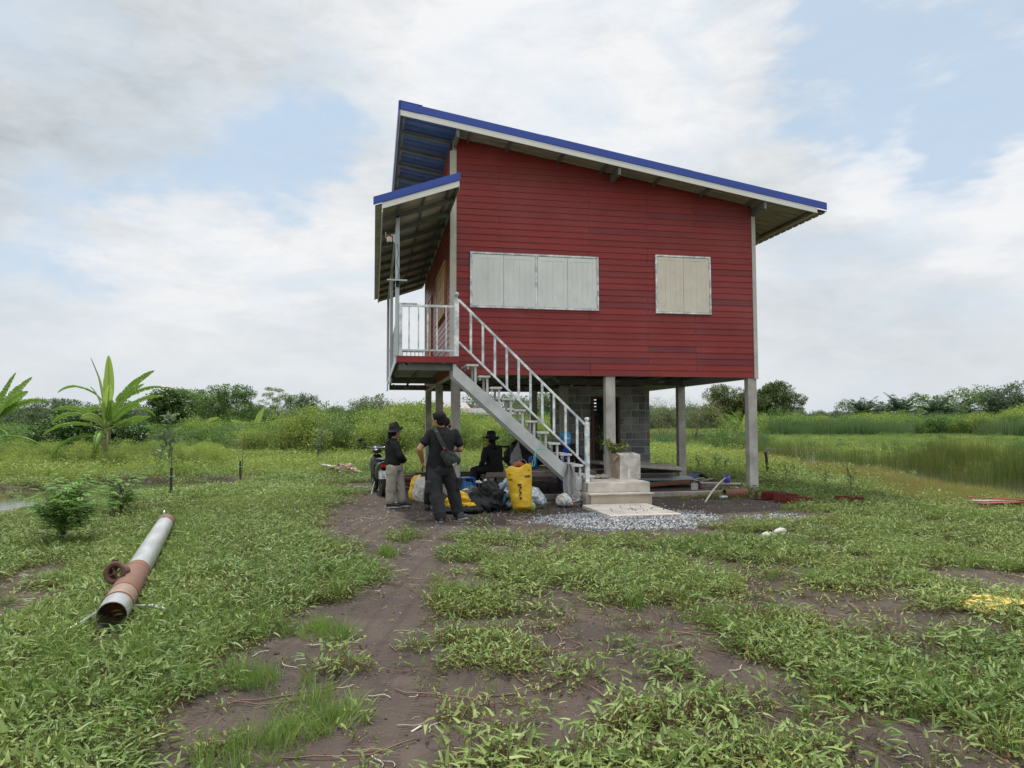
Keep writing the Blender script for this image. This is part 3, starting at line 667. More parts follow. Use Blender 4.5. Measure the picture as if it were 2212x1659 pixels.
mb = MB(); mb.box(4.06, 4.115, 3.70, 3.79, .06, 2.19); mb.box(4.765, 4.82, 3.70, 3.79, .06, 2.19); mb.box(4.06, 4.82, 3.699, 3.7905, 2.135, 2.195); child(mb, 'door_frame', mat('door_frame_brown', (.12, .06, .04), .7, var=.2), BR, bevel=.003)
mb = MB(); mb.box(3.5, 5.6, 3.77, 5.5, -.1, .02); child(mb, 'floor', m_conc_d, BR)
# --- devices on the porch post
SCm = empty('security_camera', (-1.15, -.95, 4.80)); tag(SCm, 'small white security camera with red cap on the porch post', 'camera')
mb = MB(); mb.box(.0, .025, -.02, .03, .0, .17); mb.box(-.055, -.0005, -.012, .012, .135, .16); mb.box(-.02, -.0005, -.03, .02, .02, .15); mb.build('bracket', m_white, SCm, bevel=.004)
mb = MB(); mb.lathe([(0, .01), (.035, .01), (.048, .03), (.05, .09), (.04, .11), (0, .115)], (-.085, -.01, .0), 16); mb.build('body', m_white, SCm, smooth=True)
mb = MB(); mb.ell((-.085, -.01, -.0), (.042, .042, .045), 14, 8); mb.build('lens', m_black, SCm, smooth=True)
mb = MB(); mb.lathe([(0, .1155), (.026, .1155), (.026, .145), (0, .15)], (-.085, -.01, 0), 12); mb.build('red_cap', mat('red_plastic', (.55, .02, .02), .4), SCm)
mb = MB(); mb.tube([(-.13, -.01, .08), (-.15, -.01, .1), (-.155, -.01, .20)], .006, 6); mb.build('antenna', m_white, SCm)
SPn = empty('solar_panel', (-1.087, -.98, 4.09)); tag(SPn, 'narrow solar panel clamped across the porch post', 'panel')
mb = MB(); mb.box(-.185, .165, -.10, .02, .0, .018); mb.build('panel', mat('panel_cells', (.02, .03, .05), .25), SPn)
mb = MB(); mb.box(-.19, .17, -.106, -.101, -.004, .022); mb.box(-.19, -.186, -.10, .02, -.004, .022); mb.box(.166, .17, -.10, .02, -.004, .022)
for i in range(1, 6): mb.box(-.19 + i * .06, -.185 + i * .06, -.107, -.1062, 0, .018)
mb.build('frame', m_steel, SPn)
mb = MB(); mb.box(-.03, .03, -.01, .055, -.09, -.0005); mb.build('clamp', m_black, SPn)
SCb = MB(); SCb.tube([(-1.09, -.94, 4.79), (-1.07, -.945, 4.6), (-1.10, -.945, 4.45), (-1.06, -.945, 4.30), (-1.08, -.96, 4.12)], .0045, 5); tag(SCb.build('cable', m_black), 'thin black cable hanging between security camera and solar panel', 'cable')
# ------------------------------------------------------------------ the ground, ponds and what covers the ground
POND_R = [(22, 36), (20, 27), (18.2, 15), (16.6, 9.5), (16.0, 5.5), (15.2, 3.0), (14.2, .4), (13.4, -2.0), (13.6, -5)]
POND_L = [(-7.2, 5.2), (-8.6, 3.2), (-9.8, .8), (-10.8, -1.5), (-12, -3.5)]
def pdist(x, y, line):
    d = np.full(np.shape(x), 1e9)
    for (ax, ay), (bx, by) in zip(line[:-1], line[1:]):
        vx, vy = bx - ax, by - ay; t = np.clip(((x - ax) * vx + (y - ay) * vy) / (vx * vx + vy * vy), 0, 1)
        d = np.minimum(d, np.hypot(x - ax - t * vx, y - ay - t * vy))
    return d
def sstep(a, b, t):
    t = np.clip((t - a) / (b - a), 0, 1); return t * t * (3 - 2 * t)
def pond(x, y):
    x = np.asarray(x, float); y = np.asarray(y, float); w = (fbm(x * .5, y * .5, 5) - .5) * 1.6
    r = sstep(2.5, 1.6, pdist(x, y, POND_R) + w * .6); l = sstep(2.8, 1.9, pdist(x, y, POND_L) + w * .5)
    return np.maximum(r, l)
def hgt(x, y):
    x = np.asarray(x, float); y = np.asarray(y, float)
    h = (fbm(x * .7, y * .7, 1) - .5) * .05 + (fbm(x * 3.1, y * 3.1, 2, 3) - .5) * .018
    near = np.exp(-((x - 2.8) ** 2 / 6 + (y + 1.4) ** 2 / 4)); h = h * (1 - near) - .055 * near
    d = np.hypot(x + 1.5, y + 14)
    h = h + sstep(25, 70, d) * (fbm(x * .08, y * .08, 9) - .5) * .35
    return h - pond(x, y) * .60
BARE = [(-0.78, -1.98, 1.62, 2.3), (-0.14, 0.2, 2.0, 2.77), (-1.66, -3.54, 0.58, 1.77), (-1.41, -5.29, 0.33, 0.79), (-1.14, -6.56, 0.38, 0.69), (-0.58, -6.61, 0.33, 0.28), (-0.66, -7.28, 0.26, 0.27), (-1.19, -7.48, 0.33, 0.53), (-1.71, -8.39, 0.42, 0.57), (-2.02, -8.71, 0.23, 0.39), (-1.45, -9.21, 0.18, 0.47), (-1.76, -8.15, 0.22, 0.42), (-1.93, -9.34, 0.17, 0.13), (-1.15, -9.31, 0.21, 0.18), (-1.41, -10.15, 0.11, 0.21), (-1.28, -10.45, 0.13, 0.26), (-1.3, -10.74, 0.22, 0.17), (-0.05, -9.02, 0.36, 0.22), (-0.32, -8.19, 0.15, 0.15), (0.59, -10.04, 0.23, 0.26), (-0.45, -10.38, 0.17, 0.09), (-0.76, -10.46, 0.14, 0.11), (-0.68, -10.64, 0.11, 0.07), (0.35, -10.79, 0.22, 0.08), (1.04, -10.9, 0.16, 0.12), (4.18, -8.23, 0.47, 0.6), (3.71, -7.05, 0.3, 0.29), (3.64, -6.41, 0.16, 0.2), (-4.78, -6.49, 0.3, 1.04), (-4.32, -7.46, 0.23, 0.7), (-2.29, -10.16, 0.12, 0.11), (-2.31, -9.72, 0.08, 0.07), (-2.34, -8.19, 0.14, 0.14), (0.28, -5.55, 0.11, 0.16), (3.26, -5.28, 0.36, 0.32), (2.76, -4.96, 0.74, 0.58), (3.78, -5.3, .45, .30), (-2.05, -9.1, .35, .5), (-1.9, -9.75, .45, .35), (-1.85, -10.6, .45, .3), (2.0, -4.6, 1.2, 0.5), (0.36, -4.24, 1.6, 0.5), (-0.04, -10.77, 0.11, 0.09), (1.8, -10.33, 0.16, 0.07), (-0.19, -10.15, 0.15, 0.05), (0.82, -10.84, 0.13, 0.07), (0.18, -7.97, 0.24, 0.13),
        (2.9, 2.4, 4.1, 3.6), (3.2, -2.2, 2.2, 2.2), (4.6, -1.6, 1.6, 1.1), (4.9, -3.6, 1.0, .5), (-2.3, 8.2, 1.4, .7), (-3.6, 14.2, 1.8, .5), (-1.5, 16, 4, 1.0), (-4.6, 6.9, .9, .35), (-5.3, -.6, .7, .25), (-1.1, 3.5, 1.3, 1.4), (1.3, -3.0, 1.7, 1.1), (2.4, -3.7, 1.8, .9), (5.9, -1.7, .75, .75), (-0.81, -5.29, 0.35, 0.69), (-1.01, -6.36, 0.33, 0.73), (-1.18, -7.22, 0.3, 0.51), (-1.36, -7.94, 0.39, 0.55), (-1.58, -8.46, 0.44, 0.45), (-1.44, -8.95, 0.22, 0.31), (-1.41, -9.43, 0.15, 0.31), (-1.38, -9.89, 0.16, 0.33), (-1.35, -10.28, 0.16, 0.27), (-1.29, -10.6, 0.17, 0.25), (-2.01, -9.31, 0.18, 0.23), (-2.11, -9.76, 0.12, 0.17), (-1.76, -9.69, 0.11, 0.13), (-0.83, -8.63, 0.24, 0.18), (-0.44, -9.64, 0.16, 0.14), (-0.1, -9.18, 0.44, 0.25), (0.65, -9.97, 0.3, 0.34), (-0.52, -10.46, 0.24, 0.09), (-0.17, -10.74, 0.15, 0.12), (0.68, -10.46, 0.17, 0.11), (0.35, -10.79, 0.31, 0.12), (1.03, -10.93, 0.23, 0.15), (-1.04, -10.66, 0.15, 0.14)]
def bare(x, y):
    x = np.asarray(x, float); y = np.asarray(y, float)
    wx = (fbm(x * 2.2, y * 2.2, 21) - .5) * .42 + (fbm(x * 7, y * 7, 23) - .5) * .22; wy = (fbm(x * 2.2 + 9, y * 2.2, 22) - .5) * .42 + (fbm(x * 7, y * 7, 24) - .5) * .22; b = np.zeros(x.shape)
    for cx, cy, rx, ry in BARE:
        s = min(1.0, .55 + max(rx, ry) * .5); q = np.sqrt(((x + wx * s - cx) / rx) ** 2 + ((y + wy * s - cy) / ry) ** 2)
        b = np.maximum(b, sstep(1.26, .80, q))
    return b
def bank(x, y):
    d = pdist(x, y, POND_R); left = sstep(.3, -.4, x - np.interp(y, [-5, -2, .4, 3, 5.5, 9.5, 15, 27, 36], [13.6, 13.4, 14.2, 15.2, 16, 16.6, 18.2, 20, 22]))
    return left * sstep(5.1, 3.9, d + (fbm(x, y, 47) - .5) * 2) * sstep(-4.5, -1.5, y)
def cover(x, y):
    """how much of the ground is grown over, 0..1"""
    x = np.asarray(x, float); y = np.asarray(y, float); d = np.hypot(x + 1.5, y + 14)
    f = fbm(x * 1.5, y * 1.5, 31, 5); thin = .448 + .05 * np.exp(-((x - .8) ** 2 + (y + 8.5) ** 2) / 6)
    c = sstep(thin - .07, thin + .05, f) * .9 + .1
    c = np.where((x < -2.0 - .5 * sstep(-8.3, -9.2, y)), np.maximum(c, .85), c)
    c = c * (1 - .9 * bank(x, y))
    c = c * (1 - bare(x, y))
    return np.clip(c, 0, 1)
def axis(lo, hi, step, far):
    a = list(np.arange(lo, hi + 1e-6, step)); g = step; p = lo; q = hi; pre = []; post = []
    while p > -far: g *= 1.22; p -= g; pre.append(p); q += g; post.append(q)
    return np.array(pre[::-1] + a + post)
SOIL = (31, 26, 15.0, 10.0)
gx = axis(-16, 24, .16, 3000); gy = axis(-15, 24, .16, 3000)
X, Y = np.meshgrid(gx, gy); Z = hgt(X, Y)
nx, ny = len(gx), len(gy)
verts = np.stack([X.ravel(), Y.ravel(), Z.ravel()], 1)
ii = (np.arange(ny - 1)[:, None] * nx + np.arange(nx - 1)[None, :]).ravel()
faces = np.stack([ii, ii + 1, ii + nx + 1, ii + nx], 1)
def npmesh(name, v, f, smooth=True):
    me = bpy.data.meshes.new(name); k = f.shape[1]
    me.vertices.add(len(v)); me.vertices.foreach_set('co', np.ascontiguousarray(v, dtype=np.float32).ravel())
    me.loops.add(f.size); me.loops.foreach_set('vertex_index', np.ascontiguousarray(f, dtype=np.int32).ravel())
    me.polygons.add(len(f)); me.polygons.foreach_set('loop_start', np.arange(0, f.size, k, dtype=np.int32)); me.polygons.foreach_set('loop_total', np.full(len(f), k, dtype=np.int32))
    me.update(calc_edges=True)
    if smooth: me.shade_smooth()
    return me
gm = npmesh('ground', verts, faces)
def setattr_f(me, name, a):
    at = me.attributes.new(name, 'FLOAT', 'POINT'); at.data.foreach_set('value', np.ascontiguousarray(a, dtype=np.float32).ravel())
D = np.hypot(X + 1.5, Y + 14)
setattr_f(gm, 'green', np.clip(cover(X, Y), 0, 1)); setattr_f(gm, 'field', sstep(22, 50, D)); setattr_f(gm, 'wet', pond(X, Y))
# mown soil strip beyond the reeds
soil = sstep(1.1, .7, np.sqrt(((X - SOIL[0]) / SOIL[2]) ** 2 + ((Y - SOIL[1]) / SOIL[3]) ** 2)) * sstep(.3, .45, fbm(X * .35, Y * .35, 44)); setattr_f(gm, 'soil', soil)
def ground_mat():
    m = bpy.data.materials.new('soil'); m.use_nodes = True; t = m.node_tree; b = t.nodes['Principled BSDF']
    def nz(s, d=8, r=.6, v=None):
        n = t.nodes.new('ShaderNodeTexNoise'); n.inputs['Scale'].default_value = s; n.inputs['Detail'].default_value = d; n.inputs['Roughness'].default_value = r; t.links.new(v or c.outputs['Object'], n.inputs['Vector']); return n.outputs[0]
    def mr(x, a, b_, c_=0, d=1):
        n = t.nodes.new('ShaderNodeMapRange'); t.links.new(x, n.inputs[0]); n.inputs[1].default_value = a; n.inputs[2].default_value = b_; n.inputs[3].default_value = c_; n.inputs[4].default_value = d; return n.outputs[0]
    def mix(f, a, b_):
        n = t.nodes.new('ShaderNodeMix'); n.data_type = 'RGBA'; t.links.new(f, n.inputs['Factor'])
        for k, q in (('A', a), ('B', b_)):
            if isinstance(q, tuple): n.inputs[k].default_value = q + (1,)
            else: t.links.new(q, n.inputs[k])
        return n.outputs['Result']
    def at(nm):
        n = t.nodes.new('ShaderNodeAttribute'); n.attribute_name = nm; return n.outputs['Fac']
    def mth(op, a, b_):
        n = t.nodes.new('ShaderNodeMath'); n.operation = op
        for i, q in enumerate((a, b_)):
            if isinstance(q, (int, float)): n.inputs[i].default_value = q
            else: t.links.new(q, n.inputs[i])
        return n.outputs[0]
    c = t.nodes.new('ShaderNodeTexCoord')
    base = mix(mr(nz(.8), .35, .65), (.044, .034, .029), (.080, .061, .050))
    base = mix(mr(nz(2.6), .52, .72, 0, .8), base, (.118, .088, .072))
    base = mix(mr(nz(7.0, 10), .5, .72, 0, .75), base, (.043, .032, .028)); base = mix(mr(nz(1.3, 5), .50, .60, 0, .55), base, (.050, .037, .031))
    vo = t.nodes.new('ShaderNodeTexVoronoi'); vo.inputs['Scale'].default_value = 42; t.links.new(c.outputs['Object'], vo.inputs[0])
    speck = mth('MULTIPLY', mr(vo.outputs['Distance'], .16, .10), mr(nz(1.7), .48, .66)); base = mix(speck, base, (.26, .24, .22))
    hum = mix(mr(nz(9, 6), .4, .6), (.045, .036, .026), (.085, .072, .040))
    base = mix(mth('MULTIPLY', at('green'), .75), base, hum)
    gr = mix(mr(nz(.5), .4, .62), (.12, .18, .035), (.20, .25, .06)); gr = mix(mr(nz(.07, 4), .5, .7), gr, (.17, .17, .075))
    base = mix(mth('MULTIPLY', at('field'), mth('SUBTRACT', 1.0, at('soil'))), base, gr)
    base = mix(at('wet'), base, (.035, .032, .022))
    t.links.new(base, b.inputs['Base Color']); b.inputs['Roughness'].default_value = .95; b.inputs['Specular IOR Level'].default_value = .25
    # tread marks of tyres along the track
    mp = t.nodes.new('ShaderNodeMapping'); mp.inputs['Rotation'].default_value = (0, 0, rad(14)); t.links.new(c.outputs['Object'], mp.inputs[0])
    wv_ = t.nodes.new('ShaderNodeTexWave'); wv_.wave_type = 'BANDS'; wv_.bands_direction = 'Y'; wv_.inputs['Scale'].default_value = 9; wv_.inputs['Distortion'].default_value = 1.2; t.links.new(mp.outputs[0], wv_.inputs[0])
    w2_ = t.nodes.new('ShaderNodeTexWave'); w2_.wave_type = 'BANDS'; w2_.bands_direction = 'X'; w2_.inputs['Scale'].default_value = 1.4; w2_.inputs['Distortion'].default_value = .8; w2_.inputs['Detail'].default_value = 1; t.links.new(mp.outputs[0], w2_.inputs[0])
    tracks = mth('MULTIPLY', wv_.outputs['Fac'], mr(w2_.outputs['Fac'], .86, .95, 0, .5))
    hh = mth('ADD', mth('MULTIPLY', nz(24, 10), 1.0), mth('MULTIPLY', nz(110, 4), .35)); hh = mth('SUBTRACT', hh, mth('MULTIPLY', tracks, 1.1))
    bp = t.nodes.new('ShaderNodeBump'); bp.inputs['Strength'].default_value = .85; bp.inputs['Distance'].default_value = .028; t.links.new(hh, bp.inputs['Height']); t.links.new(bp.outputs[0], b.inputs['Normal'])
    return m
gm.materials.append(ground_mat())
go = bpy.data.objects.new('ground', gm); COL.objects.link(go); tag(go, kind='structure')
m_water = bpy.data.materials.new('pond_water'); m_water.use_nodes = True
_b = m_water.node_tree.nodes['Principled BSDF']; _b.inputs['Base Color'].default_value = (.030, .032, .022, 1); _b.inputs['Roughness'].default_value = .05; _b.inputs['IOR'].default_value = 1.33
_t = m_water.node_tree; _n = _t.nodes.new('ShaderNodeTexNoise'); _n.inputs['Scale'].default_value = 5; _n.inputs['Detail'].default_value = 3; _p = _t.nodes.new('ShaderNodeBump'); _p.inputs['Strength'].default_value = .12; _p.inputs['Distance'].default_value = .02
_c = _t.nodes.new('ShaderNodeTexCoord'); _t.links.new(_c.outputs['Object'], _n.inputs[0]); _t.links.new(_n.outputs[0], _p.inputs['Height']); _t.links.new(_p.outputs[0], _b.inputs['Normal'])
for (x0, x1, y0, y1) in ((9.5, 27, -9, 42), (-16, -3.5, -7, 7)):
    mb = MB(); mb.quad((x0, y0, -.12), (x1, y0, -.12), (x1, y1, -.12), (x0, y1, -.12)); tag(mb.build('water', m_water), kind='structure')
# ---------------------------------------------------------------- leaf meshes
def leafset(n, rng, pos, L_, Wd, dirs, fold=.25, droop=.3, segs=2, ear=0.):
    """n leaves: pos (n,3), length L_ (n), width Wd (n), dirs (n,3) unit; returns v, f (tris)"""
    up = np.array([0, 0, 1.0]); d = dirs / np.linalg.norm(dirs, axis=1, keepdims=True)
    side = np.cross(d, up); side += rng.normal(0, .35, side.shape); side -= d * (side * d).sum(1, keepdims=True); side /= np.linalg.norm(side, axis=1, keepdims=True) + 1e-9
    nrm = np.cross(side, d)
    L_ = L_[:, None]; Wd = Wd[:, None]; dr = np.array([0, 0, -1.0]) * L_ * droop
    if segs == 1:   # rhombus
        v = np.stack([pos, pos + d * L_ * .45 + side * Wd * .5 + nrm * Wd * fold, pos + d * L_ + dr * .6, pos + d * L_ * .45 - side * Wd * .5 + nrm * Wd * fold], 1)
        f = np.array([[0, 1, 2], [0, 2, 3]])
    else:
        b = pos; e = Wd * .5
        v = np.stack([b, b + d * L_ * (.12 - ear * .2) + side * e * .85 + nrm * Wd * fold, b + d * L_ * .5 + side * e * .62 + nrm * Wd * fold + dr * .2,
                      b + d * L_ + dr * .8, b + d * L_ * .5 - side * e * .62 + nrm * Wd * fold + dr * .2, b + d * L_ * (.12 - ear * .2) - side * e * .85 + nrm * Wd * fold, b + d * L_ * .5 + dr * .22], 1)
        f = np.array([[0, 1, 6], [1, 2, 6], [2, 3, 6], [3, 4, 6], [4, 5, 6], [5, 0, 6]])
    k = v.shape[1]; F = (f[None] + (np.arange(n) * k)[:, None, None]).reshape(-1, 3)
    return v.reshape(-1, 3), F
def join(parts):
    V = []; F = []; o = 0
    for v, f in parts: V.append(v); F.append(f + o); o += len(v)
    return np.concatenate(V), np.concatenate(F)
def blades(n, rng, r, hmin, hmax, w, lean=.5, segs=3, base=(0, 0)):
    """grass blades as bent strips"""
    a = rng.uniform(0, 2 * PI, n); rr = r * np.sqrt(rng.uniform(0, 1, n)); p = np.stack([rr * np.cos(a), rr * np.sin(a), np.zeros(n)], 1)
    h = rng.uniform(hmin, hmax, n); b = rng.uniform(0, 2 * PI, n); ln = rng.uniform(.15, 1, n) * lean
    out_ = np.stack([np.cos(b), np.sin(b), np.zeros(n)], 1) * .6 + p / (r + 1e-6) * .7
    sd = np.cross(out_, [0, 0, 1.0]); sd /= np.linalg.norm(sd, axis=1, keepdims=True) + 1e-9
    V = []
    for i in range(segs + 1):
        t = i / segs; c = p + np.array([0, 0, 1.0]) * (h * (t - .35 * ln * t * t))[:, None] + out_ * (h * ln * t * t)[:, None]
        ww = w * (1 - t * .95) * .5 * (1 if i else .8)
        V += [c - sd * ww, c + sd * ww]
    V = np.stack(V, 1); k = 2 * (segs + 1); f = []
    for i in range(segs): f += [[2 * i, 2 * i + 1, 2 * i + 3], [2 * i, 2 * i + 3, 2 * i + 2]]
    F = (np.array(f)[None] + (np.arange(n) * k)[:, None, None]).reshape(-1, 3)
    return V.reshape(-1, 3), F
def strands(rng, segs_, r=.0014):
    """thin runner stems: list of polylines -> flat crossed strips"""
    V = []; F = []; o = 0
    for pl in segs_:
        pl = np.array(pl); n = len(pl)
        for ax in (np.array([0, 0, 1.0]), np.array([.7, .7, 0])):
            v = np.stack([pl - ax * r, pl + ax * r], 1).reshape(-1, 3); V.append(v)
            for i in range(n - 1): a = o + 2 * i; F += [[a, a + 1, a + 3], [a, a + 3, a + 2]]
            o += 2 * n
    return np.concatenate(V), np.array(F)
def sprig(seed, r=.13, nl=13, L0=.045, L1=.085, wr=.26, h=.09, segs=2, fold=.22, runners=True):
    rng = np.random.default_rng(seed); a = rng.uniform(0, 2 * PI, nl); rr = r * np.sqrt(rng.uniform(0, 1, nl)); z = rng.uniform(.01, h, nl)
    p = np.stack([rr * np.cos(a), rr * np.sin(a), z], 1); b = a + rng.normal(0, .9, nl); el = rng.uniform(-.15, 1.05, nl)
    d = np.stack([np.cos(b) * np.cos(el), np.sin(b) * np.cos(el), np.sin(el)], 1); LL = rng.uniform(L0, L1, nl)
    parts = [leafset(nl, rng, p, LL, LL * wr * rng.uniform(.8, 1.35, nl), d, fold, .3, segs, ear=.6)]
    me = join(parts); st = None
    if runners:
        pl = []
        for i in range(nl):
            q = p[i]; pl.append([q * [.6, .6, 0], q * [.85, .85, .6], q])
        for i in range(2):
            t = rng.uniform(0, PI); s = np.linspace(-1, 1, 5); pl.append([[math.cos(t) * r * 1.4 * k + rng.normal(0, .01), math.sin(t) * r * 1.4 * k + rng.normal(0, .01), .012 + .01 * rng.uniform()] for k in s])
        st = strands(rng, pl)
    return me, st
PROTO = bpy.data.collections.new('plant_sources')      # never linked to the scene: only the scatters draw from it
def proto_obj(name, v, f, m, v2=None, f2=None, m2=None):
    n1 = len(f)
    if v2 is not None: V_, F_ = join([(v, f), (v2, f2)])
    else: V_, F_ = v, f
    me = npmesh(name, V_, F_, False); me.materials.append(m)
    if m2: me.materials.append(m2); mi = np.zeros(len(F_), np.int32); mi[n1:] = 1; me.polygons.foreach_set('material_index', mi)
    return bpy.data.objects.new(name, me)
def source(name, objs):
    c = bpy.data.collections.new(name)
    for o in objs: c.objects.link(o)
    return c
def scatter(name, pts, scl, col, n_var, seed=0, tilt=.12, kind='stuff', rot=None, zs=None):
    rng = np.random.default_rng(seed); n = len(pts)
    me = bpy.data.meshes.new(name); me.vertices.add(n); me.vertices.foreach_set('co', np.ascontiguousarray(pts, dtype=np.float32).ravel())
    r = np.stack([rng.normal(0, tilt, n), rng.normal(0, tilt, n), rng.uniform(0, 2 * PI, n)], 1) if rot is None else rot
    a = me.attributes.new('rot', 'FLOAT_VECTOR', 'POINT'); a.data.foreach_set('vector', r.astype(np.float32).ravel())
    s3 = np.stack([scl, scl, scl * (zs if zs is not None else 1)], 1)
    a = me.attributes.new('scl', 'FLOAT_VECTOR', 'POINT'); a.data.foreach_set('vector', s3.astype(np.float32).ravel())
    a = me.attributes.new('idx', 'INT', 'POINT'); a.data.foreach_set('value', rng.integers(0, n_var, n).astype(np.int32))
    o = bpy.data.objects.new(name, me); COL.objects.link(o); tag(o, kind=kind)
    g = bpy.data.node_groups.new(name + '_nodes', 'GeometryNodeTree'); g.interface.new_socket(name='Geometry', in_out='INPUT', socket_type='NodeSocketGeometry'); g.interface.new_socket(name='Geometry', in_out='OUTPUT', socket_type='NodeSocketGeometry')
    A = lambda t_: g.nodes.new(t_)
    gi, go_ = A('NodeGroupInput'), A('NodeGroupOutput'); m2p = A('GeometryNodeMeshToPoints'); iop = A('GeometryNodeInstanceOnPoints'); ci = A('GeometryNodeCollectionInfo')
    ci.inputs['Collection'].default_value = col; ci.inputs['Separate Children'].default_value = True; ci.inputs['Reset Children'].default_value = True
    def na(nm, dt):
        q = A('GeometryNodeInputNamedAttribute'); q.data_type = dt; q.inputs['Name'].default_value = nm; return q.outputs['Attribute']
    lk = g.links.new
    lk(gi.outputs[0], m2p.inputs[0]); lk(m2p.outputs[0], iop.inputs['Points']); lk(ci.outputs[0], iop.inputs['Instance']); iop.inputs['Pick Instance'].default_value = True
    lk(na('idx', 'INT'), iop.inputs['Instance Index']); lk(na('rot', 'FLOAT_VECTOR'), iop.inputs['Rotation']); lk(na('scl', 'FLOAT_VECTOR'), iop.inputs['Scale'])
    lk(iop.outputs[0], go_.inputs[0])
    md = o.modifiers.new('scatter', 'NODES'); md.node_group = g
    return o
def fov_pts(rng, n, d0, d1, margin=1.12, power=1.0):
    """random points on the ground inside the wedge of view, depth d0..d1"""
    u = rng.uniform(0, 1, n); d = np.sqrt(d0 * d0 + (d1 * d1 - d0 * d0) * u) if power == 1 else d0 * (d1 / d0) ** u
    s = rng.uniform(-1, 1, n) * (.72 * margin * d + .4)
    return np.stack([-1.5 + math.sin(_y) * d + math.cos(_y) * s, -14 + math.cos(_y) * d - math.sin(_y) * s], 1)
m_vine = leafmat('water_spinach_leaf', (.080, .150, .030), (.275, .350, .110), .46, .36, (.33, .24, .05), .004, .32)
m_vine_y = leafmat('pale_creeper_leaf', (.120, .185, .034), (.330, .385, .115), .46, .36, (.40, .26, .06), .006, .32)  # yellower, paler leaf colour of the small-leaved creepers
m_weed = leafmat('small_weed_leaf', (.13, .17, .035), (.22, .23, .065), .5, .3, (.22, .10, .04), .02)
m_grass = leafmat('grass_blade', (.095, .18, .032), (.24, .33, .080), .45, .35, (.30, .27, .10), .03)
m_stem = mat('runner_stem', (.17, .11, .06), .7, var=.3, vscale_=3, col2=(.13, .17, .05))
# near: creepers, weeds, grass tufts
vine = []
for i in range(6):
    (v, f), st = sprig(100 + i, r=.12, nl=18, L0=.034, L1=.074, wr=.24, h=.095); vine.append(proto_obj('creeper_%d' % i, v, f, m_vine, st[0], st[1], m_stem))
c_vine = source('creepers', vine)
viney = []
for i in range(5):
    (v, f), st = sprig(140 + i, r=.11, nl=20, L0=.022, L1=.048, wr=.26, h=.07); viney.append(proto_obj('creeper_pale_%d' % i, v, f, m_vine_y, st[0], st[1], m_stem))
c_viney = source('creepers_pale', viney)
weed = []
for i in range(4):
    (v, f), st = sprig(160 + i, r=.09, nl=26, L0=.014, L1=.028, wr=.6, h=.05, fold=.1); weed.append(proto_obj('weed_%d' % i, v, f, m_weed, st[0], st[1], m_stem))
c_weed = source('weeds', weed)
gras = []
for i in range(5):
    rng = np.random.default_rng(180 + i); v, f = blades(34, rng, .07, .08, .22, .0065, .75); gras.append(proto_obj('tuft_%d' % i, v, f, m_grass))
c_gras = source('tufts', gras)
big = []
for i in range(5):
    (v, f), st = sprig(200 + i, r=.13, nl=10, L0=.05, L1=.088, wr=.30, h=.11); big.append(proto_obj('big_leaf_%d' % i, v, f, m_vine, st[0], st[1], m_stem))
c_big = source('big_leaves', big)
rng = np.random.default_rng(7)
def place(n, d0, d1, prob, seed, power=1.0, sink=0.):
    rg = np.random.default_rng(seed); p = fov_pts(rg, n, d0, d1, power=power); k = rg.uniform(0, 1, n) < np.clip(prob(p[:, 0], p[:, 1]), 0, 1); p = p[k]
    # nothing grows inside the slab, landing, people's feet
    x, y = p[:, 0], p[:, 1]
    ok = ~((x > 2.2) & (x < 3.75) & (y > -3.0) & (y < .1)) & (pond(x, y) < .45)
    ok &= ~((np.abs(x - (-3.33 - (y + 8.36) * .194)) < .13) & (y > -8.85) & (y < -3.0))
    p = p[ok]
    return np.column_stack([p, hgt(p[:, 0], p[:, 1]) - sink])
lush = lambda x, y: sstep(.38, .62, fbm(x * .55, y * .55, 51))
def grassy(x, y): return .55 * sstep(.60, .72, fbm(x * .9, y * .9, 61, 4)) + .75 * np.exp(-((x + 3.6) ** 2 / 1.6 + (y + 9.3) ** 2 / 2)) + .6 * np.exp(-(((x + 3.2 + (y + 8) * .19)) ** 2 / .12)) * (y > -8.5) * (y < -2)
p = place(52000, 2.6, 17, lambda x, y: cover(x, y) * (.42 + .38 * lush(x, y)) * sstep(18, 5, np.hypot(x + 1.5, y + 14)) ** .4, 1); rg = np.random.default_rng(11)
scatter('creeping_plants', p, rg.uniform(.6, 1.5, len(p)), c_vine, 6, 1, .18)
p = place(42000, 2.6, 20, lambda x, y: cover(x, y) * (.22 + .5 * (1 - lush(x, y)) + .25 * sstep(0, 4, x)), 2); rg = np.random.default_rng(12)
scatter('pale_creeping_plants', p, rg.uniform(.6, 1.5, len(p)), c_viney, 5, 2, .18)
p = place(20000, 2.6, 12, lambda x, y: cover(x, y) * sstep(.45, .6, fbm(x * 1.3 + 4, y * 1.3, 71)) * .6, 3); rg = np.random.default_rng(13)
scatter('small_weeds', p, rg.uniform(.8, 1.4, len(p)), c_weed, 4, 3, .15)
p = place(34000, 2.6, 16, lambda x, y: np.clip(cover(x, y) * grassy(x, y) * .8, 0, 1), 4); rg = np.random.default_rng(14)
scatter('grass', p, rg.uniform(.5, 1.1, len(p)), c_gras, 5, 4, .12)
p = place(9000, 2.6, 9, lambda x, y: cover(x, y) * sstep(.5, .62, fbm(x * .9 + 7, y * .9, 81)) * .45, 5); rg = np.random.default_rng(15)
scatter('broad_leaf_plants', p, rg.uniform(.7, 1.2, len(p)), c_big, 5, 5, .15)
spots_ = [(-2.02, -8.46), (-1.79, -8.62), (-2.16, -9.62), (-1.91, -10.35), (-1.76, -10.18), (-1.98, -10.6), (-1.31, -5.68), (-2.42, -9.55)]; rg = np.random.default_rng(17)
